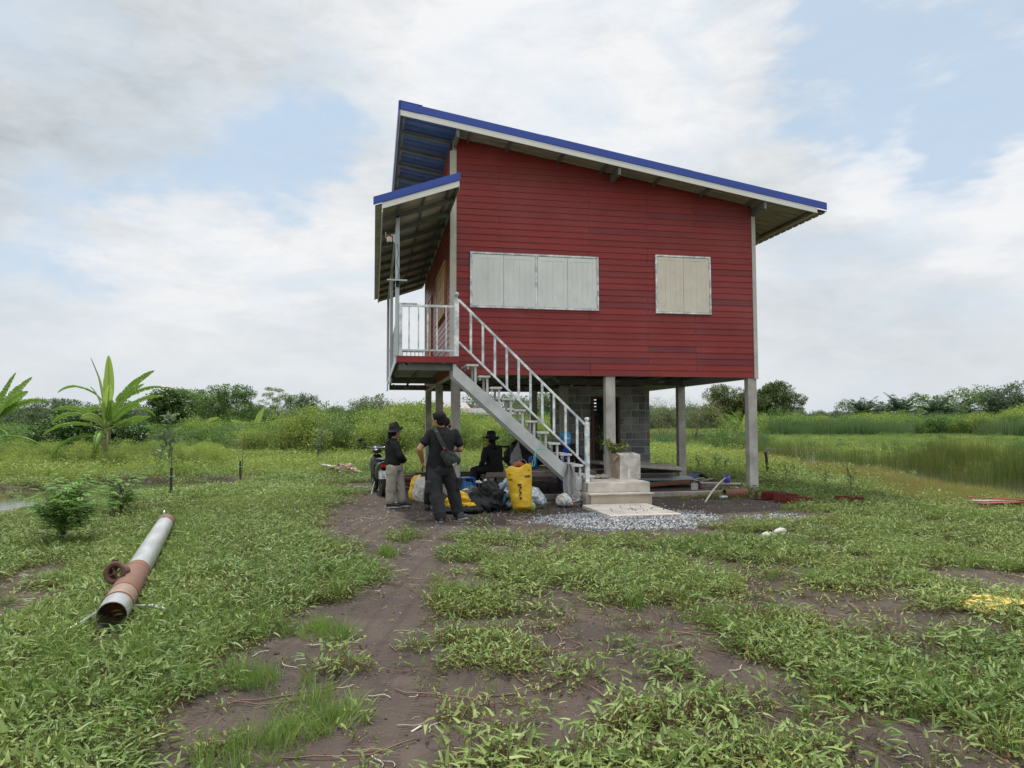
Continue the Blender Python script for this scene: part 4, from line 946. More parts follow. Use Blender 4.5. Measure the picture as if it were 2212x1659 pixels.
q = np.concatenate([np.array(c_) + rg.normal(0, 1, (17, 2)) * [.13, .11] for c_ in spots_]); scatter('grass', np.column_stack([q, hgt(q[:, 0], q[:, 1])]), rg.uniform(.45, 1.0, len(q)), c_gras, 5, 17, .35)
# stragglers on the bare soil
p = place(3500, 2.6, 15, lambda x, y: (1 - cover(x, y)) * .10, 6); rg = np.random.default_rng(16)
scatter('straggling_plants', p, rg.uniform(.35, .9, len(p)), c_viney, 5, 6, .2)
# middle distance: denser, coarser clumps
mid = []
for i in range(6):
    (v, f), st = sprig(220 + i, r=.30, nl=70, L0=.05, L1=.09, wr=.38, h=.16, segs=1, runners=False)
    mid.append(proto_obj('patch_%d' % i, v, f, m_vine))
c_mid = source('patches', mid)
midy = []
m_field = leafmat('field_herb_leaf', (.105, .180, .032), (.30, .36, .080), .5, .4, (.28, .24, .08), .04)
for i in range(6):
    rgx = np.random.default_rng(240 + i); (v, f), st = sprig(240 + i, r=.32, nl=60, L0=.05, L1=.09, wr=.36, h=.30, segs=1, runners=False)
    b_ = blades(40, rgx, .3, .12, .42, .012, .6, 2); V_, F_ = join([(v, f), b_]); midy.append(proto_obj('herb_%d' % i, V_, F_, m_field))
c_midy = source('herbs', midy)
p = place(26000, 14, 40, lambda x, y: (.15 + .85 * cover(x, y)) * (1 - bare(x, y)) * (1 - .9 * bank(x, y)) * (.35 + .35 * lush(x, y)) * sstep(44, 18, np.hypot(x + 1.5, y + 14)) ** .5, 21, sink=.02); rg = np.random.default_rng(21)
scatter('ground_cover', p, rg.uniform(.7, 1.2, len(p)), c_mid, 6, 21, .1)
p = place(30000, 19, 60, lambda x, y: (1 - bare(x, y)) * (1 - .95 * bank(x, y)) * np.clip(.2 + .8 * sstep(.35, .6, fbm(x * .3, y * .3, 91)), 0, 1) * sstep(16, 30, np.hypot(x + 1.5, y + 14)) * .8 * (1 - .9 * sstep(1.1, .7, np.sqrt(((x - SOIL[0]) / SOIL[2]) ** 2 + ((y - SOIL[1]) / SOIL[3]) ** 2))), 22, sink=.02); rg = np.random.default_rng(22)
scatter('field_herbs', p, rg.uniform(.8, 1.5, len(p)), c_midy, 6, 22, .1)
# far meadow
far_ = []
m_far = leafmat('meadow_grass', (.105, .185, .042), (.26, .335, .090), .55, .35, (.25, .22, .10), .08, nscale=1.0)
for i in range(5):
    rgx = np.random.default_rng(260 + i); far_.append(proto_obj('meadow_%d' % i, *blades(170, rgx, .9, .10, .34, .030, .7, 2), m_far))
c_far = source('meadow', far_)
p = place(26000, 42, 190, lambda x, y: (1 - .93 * sstep(1.1, .7, np.sqrt(((x - SOIL[0]) / SOIL[2]) ** 2 + ((y - SOIL[1]) / SOIL[3]) ** 2))) * .95, 23, power=2); rg = np.random.default_rng(23)
scatter('meadow', p, rg.uniform(.8, 1.6, len(p)), c_far, 5, 23, .08)
# reeds in and round the right pond
m_reed = leafmat('reed_blade', (.060, .115, .020), (.140, .185, .038), .45, .3, (.26, .19, .08), .14)
reed = []
for i in range(5):
    rgx = np.random.default_rng(280 + i); reed.append(proto_obj('reed_%d' % i, *blades(46, rgx, .28, .62, 1.12, .014, .25, 3), m_reed))
c_reed = source('reed_clumps', reed)
def reeds(x, y):
    d = pdist(x, y, POND_R); e = np.zeros(np.shape(x))
    right = sstep(.2, 1.0, x - np.interp(y, [-5, -2, .4, 3, 5.5, 9.5, 15, 27, 36], [13.6, 13.4, 14.2, 15.2, 16, 16.6, 18.2, 20, 22]))
    e = right * sstep(4.2, 3.2, d) * sstep(1.3, 1.9, d) * sstep(13.5, 9, y)
    return e * sstep(.30, .5, fbm(x * .5, y * .5, 95)) + .05 * sstep(2.4, 1.0, d) * (y > 1)
rg = np.random.default_rng(24); n = 13000; q = np.stack([rg.uniform(10, 26, n), rg.uniform(-5, 34, n)], 1); q = q[rg.uniform(0, 1, n) < np.clip(reeds(q[:, 0], q[:, 1]), 0, 1)]
p = np.column_stack([q, np.maximum(hgt(q[:, 0], q[:, 1]), -.25)]); scatter('reeds', p, rg.uniform(.65, 1.08, len(p)), c_reed, 5, 24, .06)
# dry orange grass on the near bank
m_dry = leafmat('dry_grass', (.32, .215, .075), (.25, .29, .075), .6, .4, (.14, .20, .05), .12)
dry = []
for i in range(5):
    rgx = np.random.default_rng(300 + i); dry.append(proto_obj('dry_%d' % i, *blades(60, rgx, .22, .08, .27, .005, .6, 3), m_dry))
c_dry = source('dry_clumps', dry)
def dryf(x, y):
    d = pdist(x, y, POND_R); left = sstep(.3, -.4, x - np.interp(y, [-5, -2, .4, 3, 5.5, 9.5, 15, 27, 36], [13.6, 13.4, 14.2, 15.2, 16, 16.6, 18.2, 20, 22]))
    return (bank(x, y) * sstep(1.9, 2.4, d) + .35 * (1 - left) * sstep(4.2, 3.4, d) * sstep(2.5, 3.0, d)) * .9
rg = np.random.default_rng(25); n = 15000; q = np.stack([rg.uniform(8, 24, n), rg.uniform(-4, 24, n)], 1); q = q[rg.uniform(0, 1, n) < dryf(q[:, 0], q[:, 1]) * (.4 + .6 * sstep(.35, .55, fbm(q[:, 0], q[:, 1], 97)))]
p = np.column_stack([q, hgt(q[:, 0], q[:, 1]) - .01]); scatter('dry_grass', p, rg.uniform(.7, 1.2, len(p)), c_dry, 5, 25, .08)
# floating scum and dead stalks on the left pond
rg = np.random.default_rng(26); n = 2600; q = np.stack([rg.uniform(-12, -4.5, n), rg.uniform(-5, 6, n)], 1); d = pdist(q[:, 0], q[:, 1], POND_L)
q = q[(d < 2.0) & (rg.uniform(0, 1, n) < .04 + .6 * sstep(.8, 1.4, d)) & (fbm(q[:, 0] * .8, q[:, 1] * .8, 99) > .47)]
p = np.column_stack([q, np.full(len(q), -.115)]); scatter('floating_weeds', p, rg.uniform(.5, 1.0, len(p)), c_dry, 5, 26, .1, zs=.25)
p2 = p[::2] + [0.1, .1, 0]; scatter('water_plants', p2, rg.uniform(.6, 1.1, len(p2)), c_weed, 4, 27, .1)
# gravel
m_stone = mat('gravel_stone', (.34, .35, .36), .85, var=.35, vscale_=.01)
def stonemat():
    m = bpy.data.materials.new('crushed_stone'); m.use_nodes = True; t = m.node_tree; b = t.nodes['Principled BSDF']
    oi = t.nodes.new('ShaderNodeObjectInfo'); r = t.nodes.new('ShaderNodeValToRGB'); t.links.new(oi.outputs['Random'], r.inputs[0]); e = r.color_ramp.elements
    e[0].color = (.09, .10, .115, 1); e[1].color = (.46, .46, .45, 1); k = e.new(.55); k.color = (.24, .25, .265, 1); t.links.new(r.outputs[0], b.inputs['Base Color']); b.inputs['Roughness'].default_value = .85
    return m
m_stone = stonemat(); st_ = []
for i in range(5):
    R = random.Random(i); mb = MB(); mb.ell((0, 0, 0), (.016, .012, .008), 6, 4); mb.v = [tuple(c * R.uniform(.75, 1.2) for c in q_) for q_ in mb.v]; st_.append(bpy.data.objects.new('stone_%d' % i, mb.mesh('stone'))); st_[-1].data.materials.append(m_stone)
c_st = source('stones', st_)
rg = np.random.default_rng(31); n = 60000; q = np.stack([rg.uniform(-2, 7.5, n), rg.uniform(-6, 0, n)], 1); x, y = q[:, 0], q[:, 1]
w = (fbm(x * 2, y * 2, 88) - .5) * .5
g1 = sstep(1.08, .85, np.sqrt(((x - 2.35 + w) / 1.45) ** 2 + ((y + 3.35 + w) / 1.25) ** 2)); g2 = sstep(1.1, .6, np.sqrt(((x - 4.75 + w) / .85) ** 2 + ((y + 3.6 + w) / .5) ** 2)) * .45; g3 = sstep(1.1, .5, np.sqrt(((x - 3.55 + w) / .55) ** 2 + ((y + 2.9 + w) / .9) ** 2)) * .7
pr_ = np.maximum(np.maximum(g1, g2), g3); pr_ = np.maximum(pr_ * .95, .012 * bare(x, y) + .05 * np.exp(-((x - 1.2) ** 2 / 1.0 + (y + 2.9) ** 2 / .8)))
k = (rg.uniform(0, 1, n) < pr_) & ~((x > 2.26) & (x < 3.5) & (y > -2.93) & (y < -1)); q = q[k]
z = hgt(q[:, 0], q[:, 1]) + .004 + .018 * np.clip(pr_[k] - .5, 0, 1)
scatter('gravel', np.column_stack([q, z]), rg.uniform(.6, 1.35, len(q)), c_st, 5, 31, 1.0)

clod = []
m_clod = mat('soil_clod', (.070, .052, .045), .95, var=.3, vscale_=.01)
for i in range(4):
    R = random.Random(50 + i); mb = MB(); mb.ell((0, 0, 0), (.012, .010, .007), 6, 4); mb.v = [tuple(c * R.uniform(.6, 1.3) for c in q_) for q_ in mb.v]; clod.append(bpy.data.objects.new('clod_%d' % i, mb.mesh('clod'))); clod[-1].data.materials.append(m_clod if i else m_stem)
c_cl = source('clods', clod)
p = place(26000, 2.6, 15, lambda x, y: (1 - cover(x, y)) * sstep(.35, .6, fbm(x * 2.5, y * 2.5, 33)) * .7 + .1, 33, power=1.0); rg = np.random.default_rng(33)
scatter('soil_clods', p, rg.uniform(.3, 1.3, len(p)) ** 1.5, c_cl, 4, 33, 1.0)
tw = []
for i in range(4):
    R = random.Random(60 + i); mb = MB(); a = 0; q = Vector((0, 0, .003)); pts = [q.copy()]
    for k in range(5): a += R.uniform(-.6, .6); q = q + Vector((math.cos(a), math.sin(a), R.uniform(-.05, .1))) * .022; pts.append(q.copy())
    mb.tube(pts, .0022, 4); tw.append(bpy.data.objects.new('twig_%d' % i, mb.mesh('twig'))); tw[-1].data.materials.append(mat('dead_twig%d' % i, ((.30, .25, .18), (.16, .09, .06), (.22, .18, .10), (.36, .33, .27))[i], .9))
c_tw = source('twigs', tw)
p = place(5200, 2.6, 12, lambda x, y: .35 + 0 * x, 34); rg = np.random.default_rng(34); p[:, 2] += .006
scatter('dead_stalks', p, rg.uniform(.4, 1.6, len(p)), c_tw, 4, 34, .12)
# ------------------------------------------------------------------ trees, shrubs, banana plants, far houses
KP = 4096 / 2212.
def ray_dir(px): x = (px * KP - 2048) / 2845.7; d = _F + _R2 * x; return Vector((d.x, d.y)).normalized()
def spot(px, dist):      # a place on the ground at a bearing and a distance (metres) from where the photographer stood
    d = ray_dir(px); return (CAM.x + d.x * dist, CAM.y + d.y * dist)
def foliage(rng, blobs, n, leaf, shell=.5, flat=.15, aspect=.45, hang=0.):
    vol = np.array([b[1][0] * b[1][1] * b[1][2] for b in blobs]) ** .75; vol = vol ** .8; pick = rng.choice(len(blobs), n, p=vol / vol.sum())
    C_ = np.array([b[0] for b in blobs])[pick]; R_ = np.array([b[1] for b in blobs])[pick]
    d = rng.normal(0, 1, (n, 3)); d /= np.linalg.norm(d, axis=1, keepdims=True); rr = rng.uniform(shell * .6, 1.15, n)[:, None] ** .6
    p = C_ + d * R_ * rr; ln = rng.uniform(.6, 1.3, n) * leaf
    dr = d + rng.normal(0, .8, (n, 3)) + np.array([0, 0, .25 - hang]); dr /= np.linalg.norm(dr, axis=1, keepdims=True)
    k = p[:, 2] > .02
    return leafset(int(k.sum()), rng, p[k], ln[k], ln[k] * aspect, dr[k], flat, .2, 1)
def blobset(rng, w, h, n, br, z0=.25, up=.8):
    """lumps spread over a crown of half width w and height h"""
    out_ = []
    for i in range(n):
        a = rng.uniform(0, 2 * PI); z = rng.uniform(z0, 1.0); r = math.sqrt(rng.uniform(0, 1)) * w * math.sqrt(max(.05, 1 - ((z - .45) / .62) ** 2))
        s = br * rng.uniform(.55, 1.25); out_.append(((r * math.cos(a), r * math.sin(a), z * h * .9), (s, s, s * up)))
    return out_
m_bark = mat('bark', (.13, .10, .075), .95, var=.3, vscale_=6, bump=.6)
def stems(mb, rng, base, tips, r0):
    for tp in tips:
        b = Vector(base) + Vector((rng.normal(0, r0 * .5), rng.normal(0, r0 * .5), -.05)); t = Vector(tp); mid = b.lerp(t, .5) + Vector((rng.normal(0, .1), rng.normal(0, .1), (t - b).length * .08))
        mb.tube([b, b.lerp(mid, .5) + Vector((0, 0, .05)), mid, t], [r0, r0 * .75, r0 * .5, r0 * .15], 5)
def plant(name, label, cat, m, seed, w, h, nb, br, leaf, n, z0=.2, trunk=0., shell=.5, group=None, trunks=4, up=.8, aspect=.45, tr=.05, hang=0., extra=None):
    rng = np.random.default_rng(seed); B = blobset(rng, w, h, nb, br, z0, up); root = empty(name)
    B = B + [(tuple(np.array(c) + d_ / np.linalg.norm(d_) * np.array(r) * .85), tuple(np.array(r) * rng.uniform(.3, .55))) for c, r in B for d_ in rng.normal(0, 1, (4, 3))]; tag(root, label, cat, group)
    v, f = foliage(rng, B, n, leaf, shell, aspect=aspect, hang=hang)
    if extra: v, f = join([(v, f), extra(rng)])
    me = npmesh('crown', v, f, False); me.materials.append(m); o = bpy.data.objects.new('crown', me); COL.objects.link(o); o.parent = root
    mb = MB(); idx = rng.choice(len(B), min(len(B), 9), replace=False)
    if trunk:
        top = Vector((rng.normal(0, .1), rng.normal(0, .1), h * trunk)); mb.tube([(0, 0, -.2), (0.02, 0, h * trunk * .5), top], [tr * 1.3, tr, tr * .8], 8)
        stems(mb, rng, top - Vector((0, 0, .1)), [B[i][0] for i in idx], tr * .55)
    else: stems(mb, rng, (0, 0, 0), [B[i][0] for i in idx], tr * .6)
    mb.build('trunk', m_bark, root, smooth=True)
    return root
def put(o, px, dist, rz=0, s=1., z=0, sz=None):
    x, y = spot(px, dist); o.location = (x, y, float(hgt(np.array([x]), np.array([y]))[0]) + z); o.rotation_euler = (0, 0, rz); o.scale = (s, s, sz or s); return o
lf_dark = leafmat('dark_tree_leaf', (.040, .080, .025), (.08, .13, .04), .5, .25, nscale=2)
lf_vine = leafmat('vine_cover_leaf', (.035, .080, .016), (.08, .135, .028), .45, .25)
lf_mid = leafmat('tree_leaf', (.045, .110, .020), (.135, .225, .045), .5, .3, nscale=2)
lf_yel = leafmat('yellow_green_leaf', (.085, .165, .026), (.265, .335, .058), .5, .4, (.28, .22, .06), .03, nscale=2)
lf_feather = leafmat('feathery_leaf', (.070, .140, .030), (.165, .24, .06), .5, .4)
lf_mango = leafmat('mango_leaf', (.045, .085, .018), (.150, .150, .030), .5, .25, nscale=2.5)
lf_olive = leafmat('wispy_leaf', (.13, .175, .055), (.20, .225, .09), .6, .4, (.20, .12, .07), .2)
lf_far = leafmat('far_tree_leaf', (.075, .120, .060), (.125, .165, .080), .6, .3, nscale=.4)
lf_palm = leafmat('palm_leaflet', (.050, .095, .055), (.085, .140, .070), .5, .2)
lf_blue = leafmat('cattail_leaf', (.075, .145, .050), (.135, .205, .080), .5, .3)
# --- left: vine-smothered trees and feathery acacias
put(plant('vine_covered_tree', 'dark green tree smothered in vines, squat column shape, beyond the banana plant', 'tree', lf_vine, 401, 1.5, 4.3, 46, .66, .17, 15000, z0=.02, tr=.12, aspect=.75), 362, 62)
put(plant('vine_covered_tree', 'low dark vine heap right behind the fruitless banana plant', 'shrub', lf_vine, 402, 2.3, 1.9, 40, .62, .15, 9000, z0=.02, aspect=.75), 185, 40)
put(plant('vine_covered_tree', 'small dark vine mound just right of the banana stem', 'shrub', lf_vine, 403, 1.0, 1.5, 20, .45, .14, 3500, z0=.02, aspect=.75), 283, 41)
put(plant('acacia_tree', 'feathery acacia with wispy top above the vine-covered column', 'tree', lf_feather, 404, 2.6, 5.0, 60, .60, .16, 18000, z0=.25, trunk=.3, up=.5, tr=.1, aspect=.35), 405, 70)
put(plant('acacia_tree', 'broad bushy acacia, darkest and densest of the left tree row', 'tree', lf_mid, 405, 3.0, 4.8, 70, .75, .17, 22000, z0=.1, trunk=.25, up=.6, tr=.1), 502, 66)
put(plant('acacia_tree', 'thin open acacia with sky showing through, right end of the left tree row', 'tree', lf_feather, 406, 2.4, 5.5, 44, .42, .14, 7000, z0=.35, trunk=.3, up=.35, tr=.08, aspect=.3), 590, 72)
put(plant('acacia_tree', 'grey green acacia between the vine column and the dense acacia', 'tree', lf_mid, 407, 2.4, 4.7, 46, .6, .16, 14000, z0=.12, trunk=.25, up=.6, tr=.1), 452, 74)
put(plant('thorn_tree', 'flat dark thorn tree behind the banana leaves at far left', 'tree', lf_dark, 408, 4.6, 5.0, 70, .9, .20, 9000, z0=.3, trunk=.25, up=.35, tr=.12), 125, 100)
put(plant('thorn_tree', 'grey dark shrubby tree at the left edge behind the banana', 'tree', lf_dark, 409, 3.0, 4.0, 50, .8, .2, 7000, z0=.1, trunk=.2, up=.5), 245, 95)
put(plant('far_tree', 'small rounded far tree right of the acacias on the horizon', 'tree', lf_far, 410, 4.0, 8.3, 50, 1.5, .45, 6000, z0=.15, trunk=.3), 652, 165)
# --- yellow green thicket (reads as one mass) built from shrubs of leaves
def shrubsrc(name, m, k, w, h, nb, br, leaf, n, bl=0, bm_=None, **kw):
    L_ = []
    for i in range(k):
        rng = np.random.default_rng(hash(name) % 1000 * 0 + 500 + i + len(name)); B = blobset(rng, w, h, nb, br, .05, .9); v, f = foliage(rng, B, n, leaf, .35, **kw)
        if bl: v2, f2 = blades(bl, rng, w, h * .6, h * 1.15, .02, .45, 3)
        else: v2 = f2 = None
        L_.append(proto_obj(name + str(i), v, f, m, v2, f2, bm_ or m))
    return source(name, L_)
c_thick = shrubsrc('thicket_src', lf_yel, 5, .75, 1.45, 18, .36, .085, 1500, 60, leafmat('cane_grass', (.15, .19, .06), (.24, .26, .11), .5, .4))
c_dark = shrubsrc('dark_src', lf_mid, 4, 1.0, 1.8, 18, .5, .12, 1500)
def wedge(px0, px1, d0, d1, n, seed, f=None):
    rg = np.random.default_rng(seed); px = rg.uniform(px0, px1, n); d = rg.uniform(d0, d1, n); q = np.array([spot(a, b) for a, b in zip(px, d)])
    return np.column_stack([q, hgt(q[:, 0], q[:, 1]) - .05]), px, d, rg
P_, px, d, rg = wedge(400, 1010, 30, 52, 620, 61)
near_edge = 33 + 6 * np.abs(fbm(px * .02, px * 0, 6) - .5) * 2 + np.where(px < 560, (560 - px) * .10, 0) + np.where(px > 900, (px - 900) * .02, 0)
k = d > near_edge; sc = rg.uniform(.5, 1.25, len(px)) * (.30 + 1.5 * fbm(px * .02, d * .12, 16)) * np.where(px > 780, 1.25, 1.0) * np.where((px > 480) & (px < 600), .85, 1); scatter('thicket', P_[k], sc[k], c_thick, 5, 61, .06)
P2, px2, d2, rg = wedge(470, 1010, 34, 50, 60, 72); scatter('dark_thicket', P2, rg.uniform(.5, .95, len(px2)), c_dark, 4, 72, .06)
P_, px, d, rg = wedge(960, 1240, 33, 60, 330, 62); scatter('thicket', P_, rg.uniform(.8, 1.25, len(px)), c_thick, 5, 62, .06)
P_, px, d, rg = wedge(700, 1250, 45, 75, 140, 63); scatter('dark_thicket', P_, rg.uniform(.9, 1.35, len(px)), c_dark, 4, 63, .06)
P_, px, d, rg = wedge(-80, 620, 44, 90, 520, 64); scatter('low_scrub', P_, rg.uniform(.45, .9, len(px)), c_dark, 4, 64, .06)
P_, px, d, rg = wedge(-60, 480, 26, 60, 420, 65); scatter('low_herb_bushes', P_, rg.uniform(.3, .62, len(px)), c_thick, 5, 65, .06)
m_cane = leafmat('tall_cane_grass', (.14, .17, .065), (.25, .25, .12), .5, .4)
for i, (px, dd, h, w) in enumerate(((878, 40, 3.0, 1.2), (852, 43, 2.7, 1.0), (1000, 60, 2.6, 1.1))):
    rg = np.random.default_rng(70 + i); me = npmesh('cane', *blades(900, rg, w, h * .55, h, .022, .42, 4), False); me.materials.append(m_cane); o = bpy.data.objects.new('cane_clump', me); COL.objects.link(o)
    tag(o, ('tallest arching cane clump standing left of the balcony stilts', 'slightly lower cane clump left of the tallest one', 'cane clump seen between the rear stilts')[i], 'cane grass'); put(o, px, dd)
put(plant('dark_shrub', 'dark green rounded shrub between the thicket and the cane clump', 'shrub', lf_mid, 411, 1.8, 2.9, 40, .55, .13, 7000, z0=.05), 765, 44)
put(plant('dark_shrub', 'dark leafy shrub behind the front left stilt', 'shrub', lf_mid, 412, 1.5, 2.8, 34, .5, .13, 5000, z0=.05), 925, 46)
put(plant('dark_shrub', 'low pale leaved shrub behind the seated woman in the bucket hat', 'shrub', lf_feather, 413, .7, 1.5, 24, .26, .10, 2600, z0=.1), 1120, 30)
for i, (px, dd, w, h, lb) in enumerate(((810, 150, 5, 7.4, 'small far tree above the dark shrub left of the balcony'), (1040, 170, 6, 8.8, 'hazy far tree left of the stair between stilts'), (1105, 180, 5, 9.0, 'rounded far tree above the stair foot'), (1190, 120, 4, 6.8, 'blue green far tree seen through the stair balusters'), (1150, 150, 7, 6.6, 'wide low far tree behind the stair'))):
    put(plant('far_tree', lb, 'tree', lf_far, 420 + i, w, h, 40, w * .3, .5, 4500, z0=.12, trunk=.3), px, dd)
# --- right: willow-like shrubs, big mango tree, far tree line with oil palms
put(plant('wispy_shrub', 'wispy olive shrub with bare reddish stems right of the block room', 'shrub', lf_olive, 430, 2.6, 3.6, 60, .55, .10, 4800, z0=.12, tr=.05, up=.9, trunks=9, aspect=.25), 1430, 58)
put(plant('wispy_shrub', 'wispy pale shrub between the two right stilts', 'shrub', lf_olive, 431, 3.1, 3.9, 70, .6, .10, 6500, z0=.12, tr=.05, aspect=.25), 1498, 60)
put(plant('green_bush', 'small round bush standing in reeds just left of the front right stilt', 'shrub', lf_mid, 432, 1.2, 2.2, 30, .36, .11, 3200, z0=.1), 1560, 42)
put(plant('green_bush', 'dense green bush right behind the front right stilt', 'shrub', lf_mid, 433, 2.2, 3.0, 36, .7, .15, 5000, z0=.05), 1668, 78)
put(plant('green_bush', 'green bush at the foot of the big mango tree', 'shrub', lf_yel, 434, 3.0, 2.6, 36, .7, .15, 5000, z0=.05), 1590, 74)
put(plant('mango_tree', 'big dark tree with yellowish clumps, left half of the pair by the right stilt', 'tree', lf_mango, 435, 4.6, 6.8, 34, 1.15, .26, 20000, z0=.25, trunk=.28, tr=.22, shell=.75), 1572, 108)
put(plant('mango_tree', 'big dark tree with yellowish clumps, tallest at the right of the stilt', 'tree', lf_mango, 436, 4.6, 7.3, 34, 1.15, .26, 22000, z0=.22, trunk=.28, tr=.22, shell=.75), 1660, 108)
# banana patch near it, the reed and scrub belt beyond the field
P_, px, d, rg = wedge(1640, 2330, 84, 112, 900, 66); sc = rg.uniform(1.0, 1.7, len(px)); k = rg.uniform(0, 1, len(px)) < .62; scatter('field_edge_scrub', P_[~k], sc[~k] * .8, c_dark, 4, 166, .05); scatter('field_edge_scrub', P_[k], sc[k] * (.45 + fbm(px[k] * .02, d[k] * .1, 18)), c_thick, 5, 66, .05)
P_, px, d, rg = wedge(1640, 2330, 34, 76, 260, 73); k = (np.hypot((P_[:, 0] - 31) / 15, (P_[:, 1] - 26) / 10) > .8) | (rg.uniform(0, 1, len(px)) < .12); scatter('marsh_scrub', P_[k], rg.uniform(.12, .42, k.sum()), c_dark, 4, 73, .05)
c_cat = source('cattails_src', [proto_obj('cat%d' % i, *blades(220, np.random.default_rng(520 + i), 1.1, 1.2, 2.5, .06, .35, 3), lf_blue) for i in range(4)])
P_, px, d, rg = wedge(1660, 2330, 74, 104, 700, 67); k = (np.sin(px * .011 + 1) + rg.normal(0, .5, len(px)) > .1); scatter('cattails', P_[k], rg.uniform(.45, 1.0, k.sum()), c_cat, 4, 67, .05)
P_, px, d, rg = wedge(1380, 1650, 44, 66, 200, 68); scatter('cattails', P_, rg.uniform(.22, .42, len(px)), c_cat, 4, 68, .05)
c_farm = source('far_wood_src', [proto_obj('fw%d' % i, *foliage(np.random.default_rng(540 + i), blobset(np.random.default_rng(560 + i), 3.2, 6.0, 26, 1.3, .05), 2600, .42), lf_far) for i in range(4)])
P_, px, d, rg = wedge(1690, 2400, 128, 185, 420, 69); scatter('far_wood', P_, rg.uniform(.36, .62, len(px)), c_farm, 4, 69, .04)
P_, px, d, rg = wedge(640, 1720, 150, 230, 300, 70); scatter('far_wood', P_, rg.uniform(.62, 1.0, len(px)), c_farm, 4, 70, .04)
P_, px, d, rg = wedge(-200, 700, 130, 220, 260, 71); scatter('far_wood', P_, rg.uniform(.5, .85, len(px)), c_farm, 4, 71, .04)
for i, (px, dd, w, h, lb) in enumerate(((2105, 118, 4.6, 6.7, 'pale feathery tree with wide top beside the last oil palms'), (2010, 128, 4.5, 5.9, 'rounded yellow green tree between the two tallest palms'), (1850, 135, 5, 5.6, 'low tree left of the first oil palm'), (2190, 110, 4.0, 6.6, 'dark tree at the right end of the tree line'))):
    put(plant('field_tree', lb, 'tree', lf_feather if i == 0 else (lf_mid if i == 1 else lf_far), 440 + i, w, h, 44, 1.0, .3, 6000, z0=.2, trunk=.3, up=.6), px, dd)
def palm(seed):
    rng = np.random.default_rng(seed); root = empty('oil_palm'); V = []; mbs = MB()
    nf = 24
    for i in range(nf):
        a = 2 * PI * i / nf * 5.3 + rng.normal(0, .1); el = rng.uniform(.25, 1.5); ln = rng.uniform(2.6, 3.4)
        pts = []
        for k in range(9):
            t = k / 8; r = ln * t * math.cos(el * (1 - .35 * t)); z = ln * t * math.sin(el) - 1.25 * t * t * (1.5 - el * .7); pts.append((r * math.cos(a), r * math.sin(a), 2.2 + z))
        pts = np.array(pts); mbs.tube([tuple(q) for q in pts], [.05, .045, .04, .035, .03, .025, .02, .015, .01], 4)
        n = 70; tt = rng.uniform(.15, 1, n); idx = np.minimum((tt * 8).astype(int), 7); fr = (tt * 8 - idx)[:, None]; P0 = pts[idx] * (1 - fr) + pts[idx + 1] * fr
        dr = pts[idx + 1] - pts[idx]; dr /= np.linalg.norm(dr, axis=1, keepdims=True); sd = np.cross(dr, [0, 0, 1.0]); sd /= np.linalg.norm(sd, axis=1, keepdims=True) + 1e-6; sg = np.where(rng.uniform(0, 1, n) < .5, -1, 1)[:, None]
        V.append(leafset(n, rng, P0, np.full(n, .75) * (1.15 - tt * .7), np.full(n, .075), sd * sg + dr * .6 + rng.normal(0, .15, (n, 3)) + [0, 0, -.1], .1, .3, 1))
    v, f = join(V); me = npmesh('fronds', v, f, False); me.materials.append(lf_palm); o = bpy.data.objects.new('fronds', me); COL.objects.link(o); o.parent = root
    mbs.build('midribs', lf_palm, root); mb = MB(); mb.tube([(0, 0, -.3), (0, 0, 1.2), (0, 0, 2.3)], [.38, .32, .30], 10); mb.build('trunk', m_bark, root, smooth=True)
    return root
pal = [palm(600), palm(601)]
for i, (px, dd, s, lb) in enumerate(((1945, 112, 1.15, 'tallest upright oil palm of the tree line'), (2022, 108, 1.1, 'spreading oil palm right of the tallest upright one'), (1863, 122, 1.12, 'oil palm leaning over the low trees, first from the left'), (1905, 135, 1.15, 'half hidden oil palm just left of the tallest'), (2075, 120, 1.15, 'dark oil palm under the feathery tree'), (2150, 112, 1.12, 'dark oil palm right of the feathery tree'), (2185, 108, 1.12, 'dark oil palm before the last dark tree'), (2215, 114, 1.15, 'oil palm cut by the right edge of the view'))):
    o = pal[i % 2] if i < 2 else copy_tree(pal[i % 2]); tag(o, lb, 'palm', 'oil palms along the far field edge'); put(o, px, dd, rz=i * 1.3, s=s)
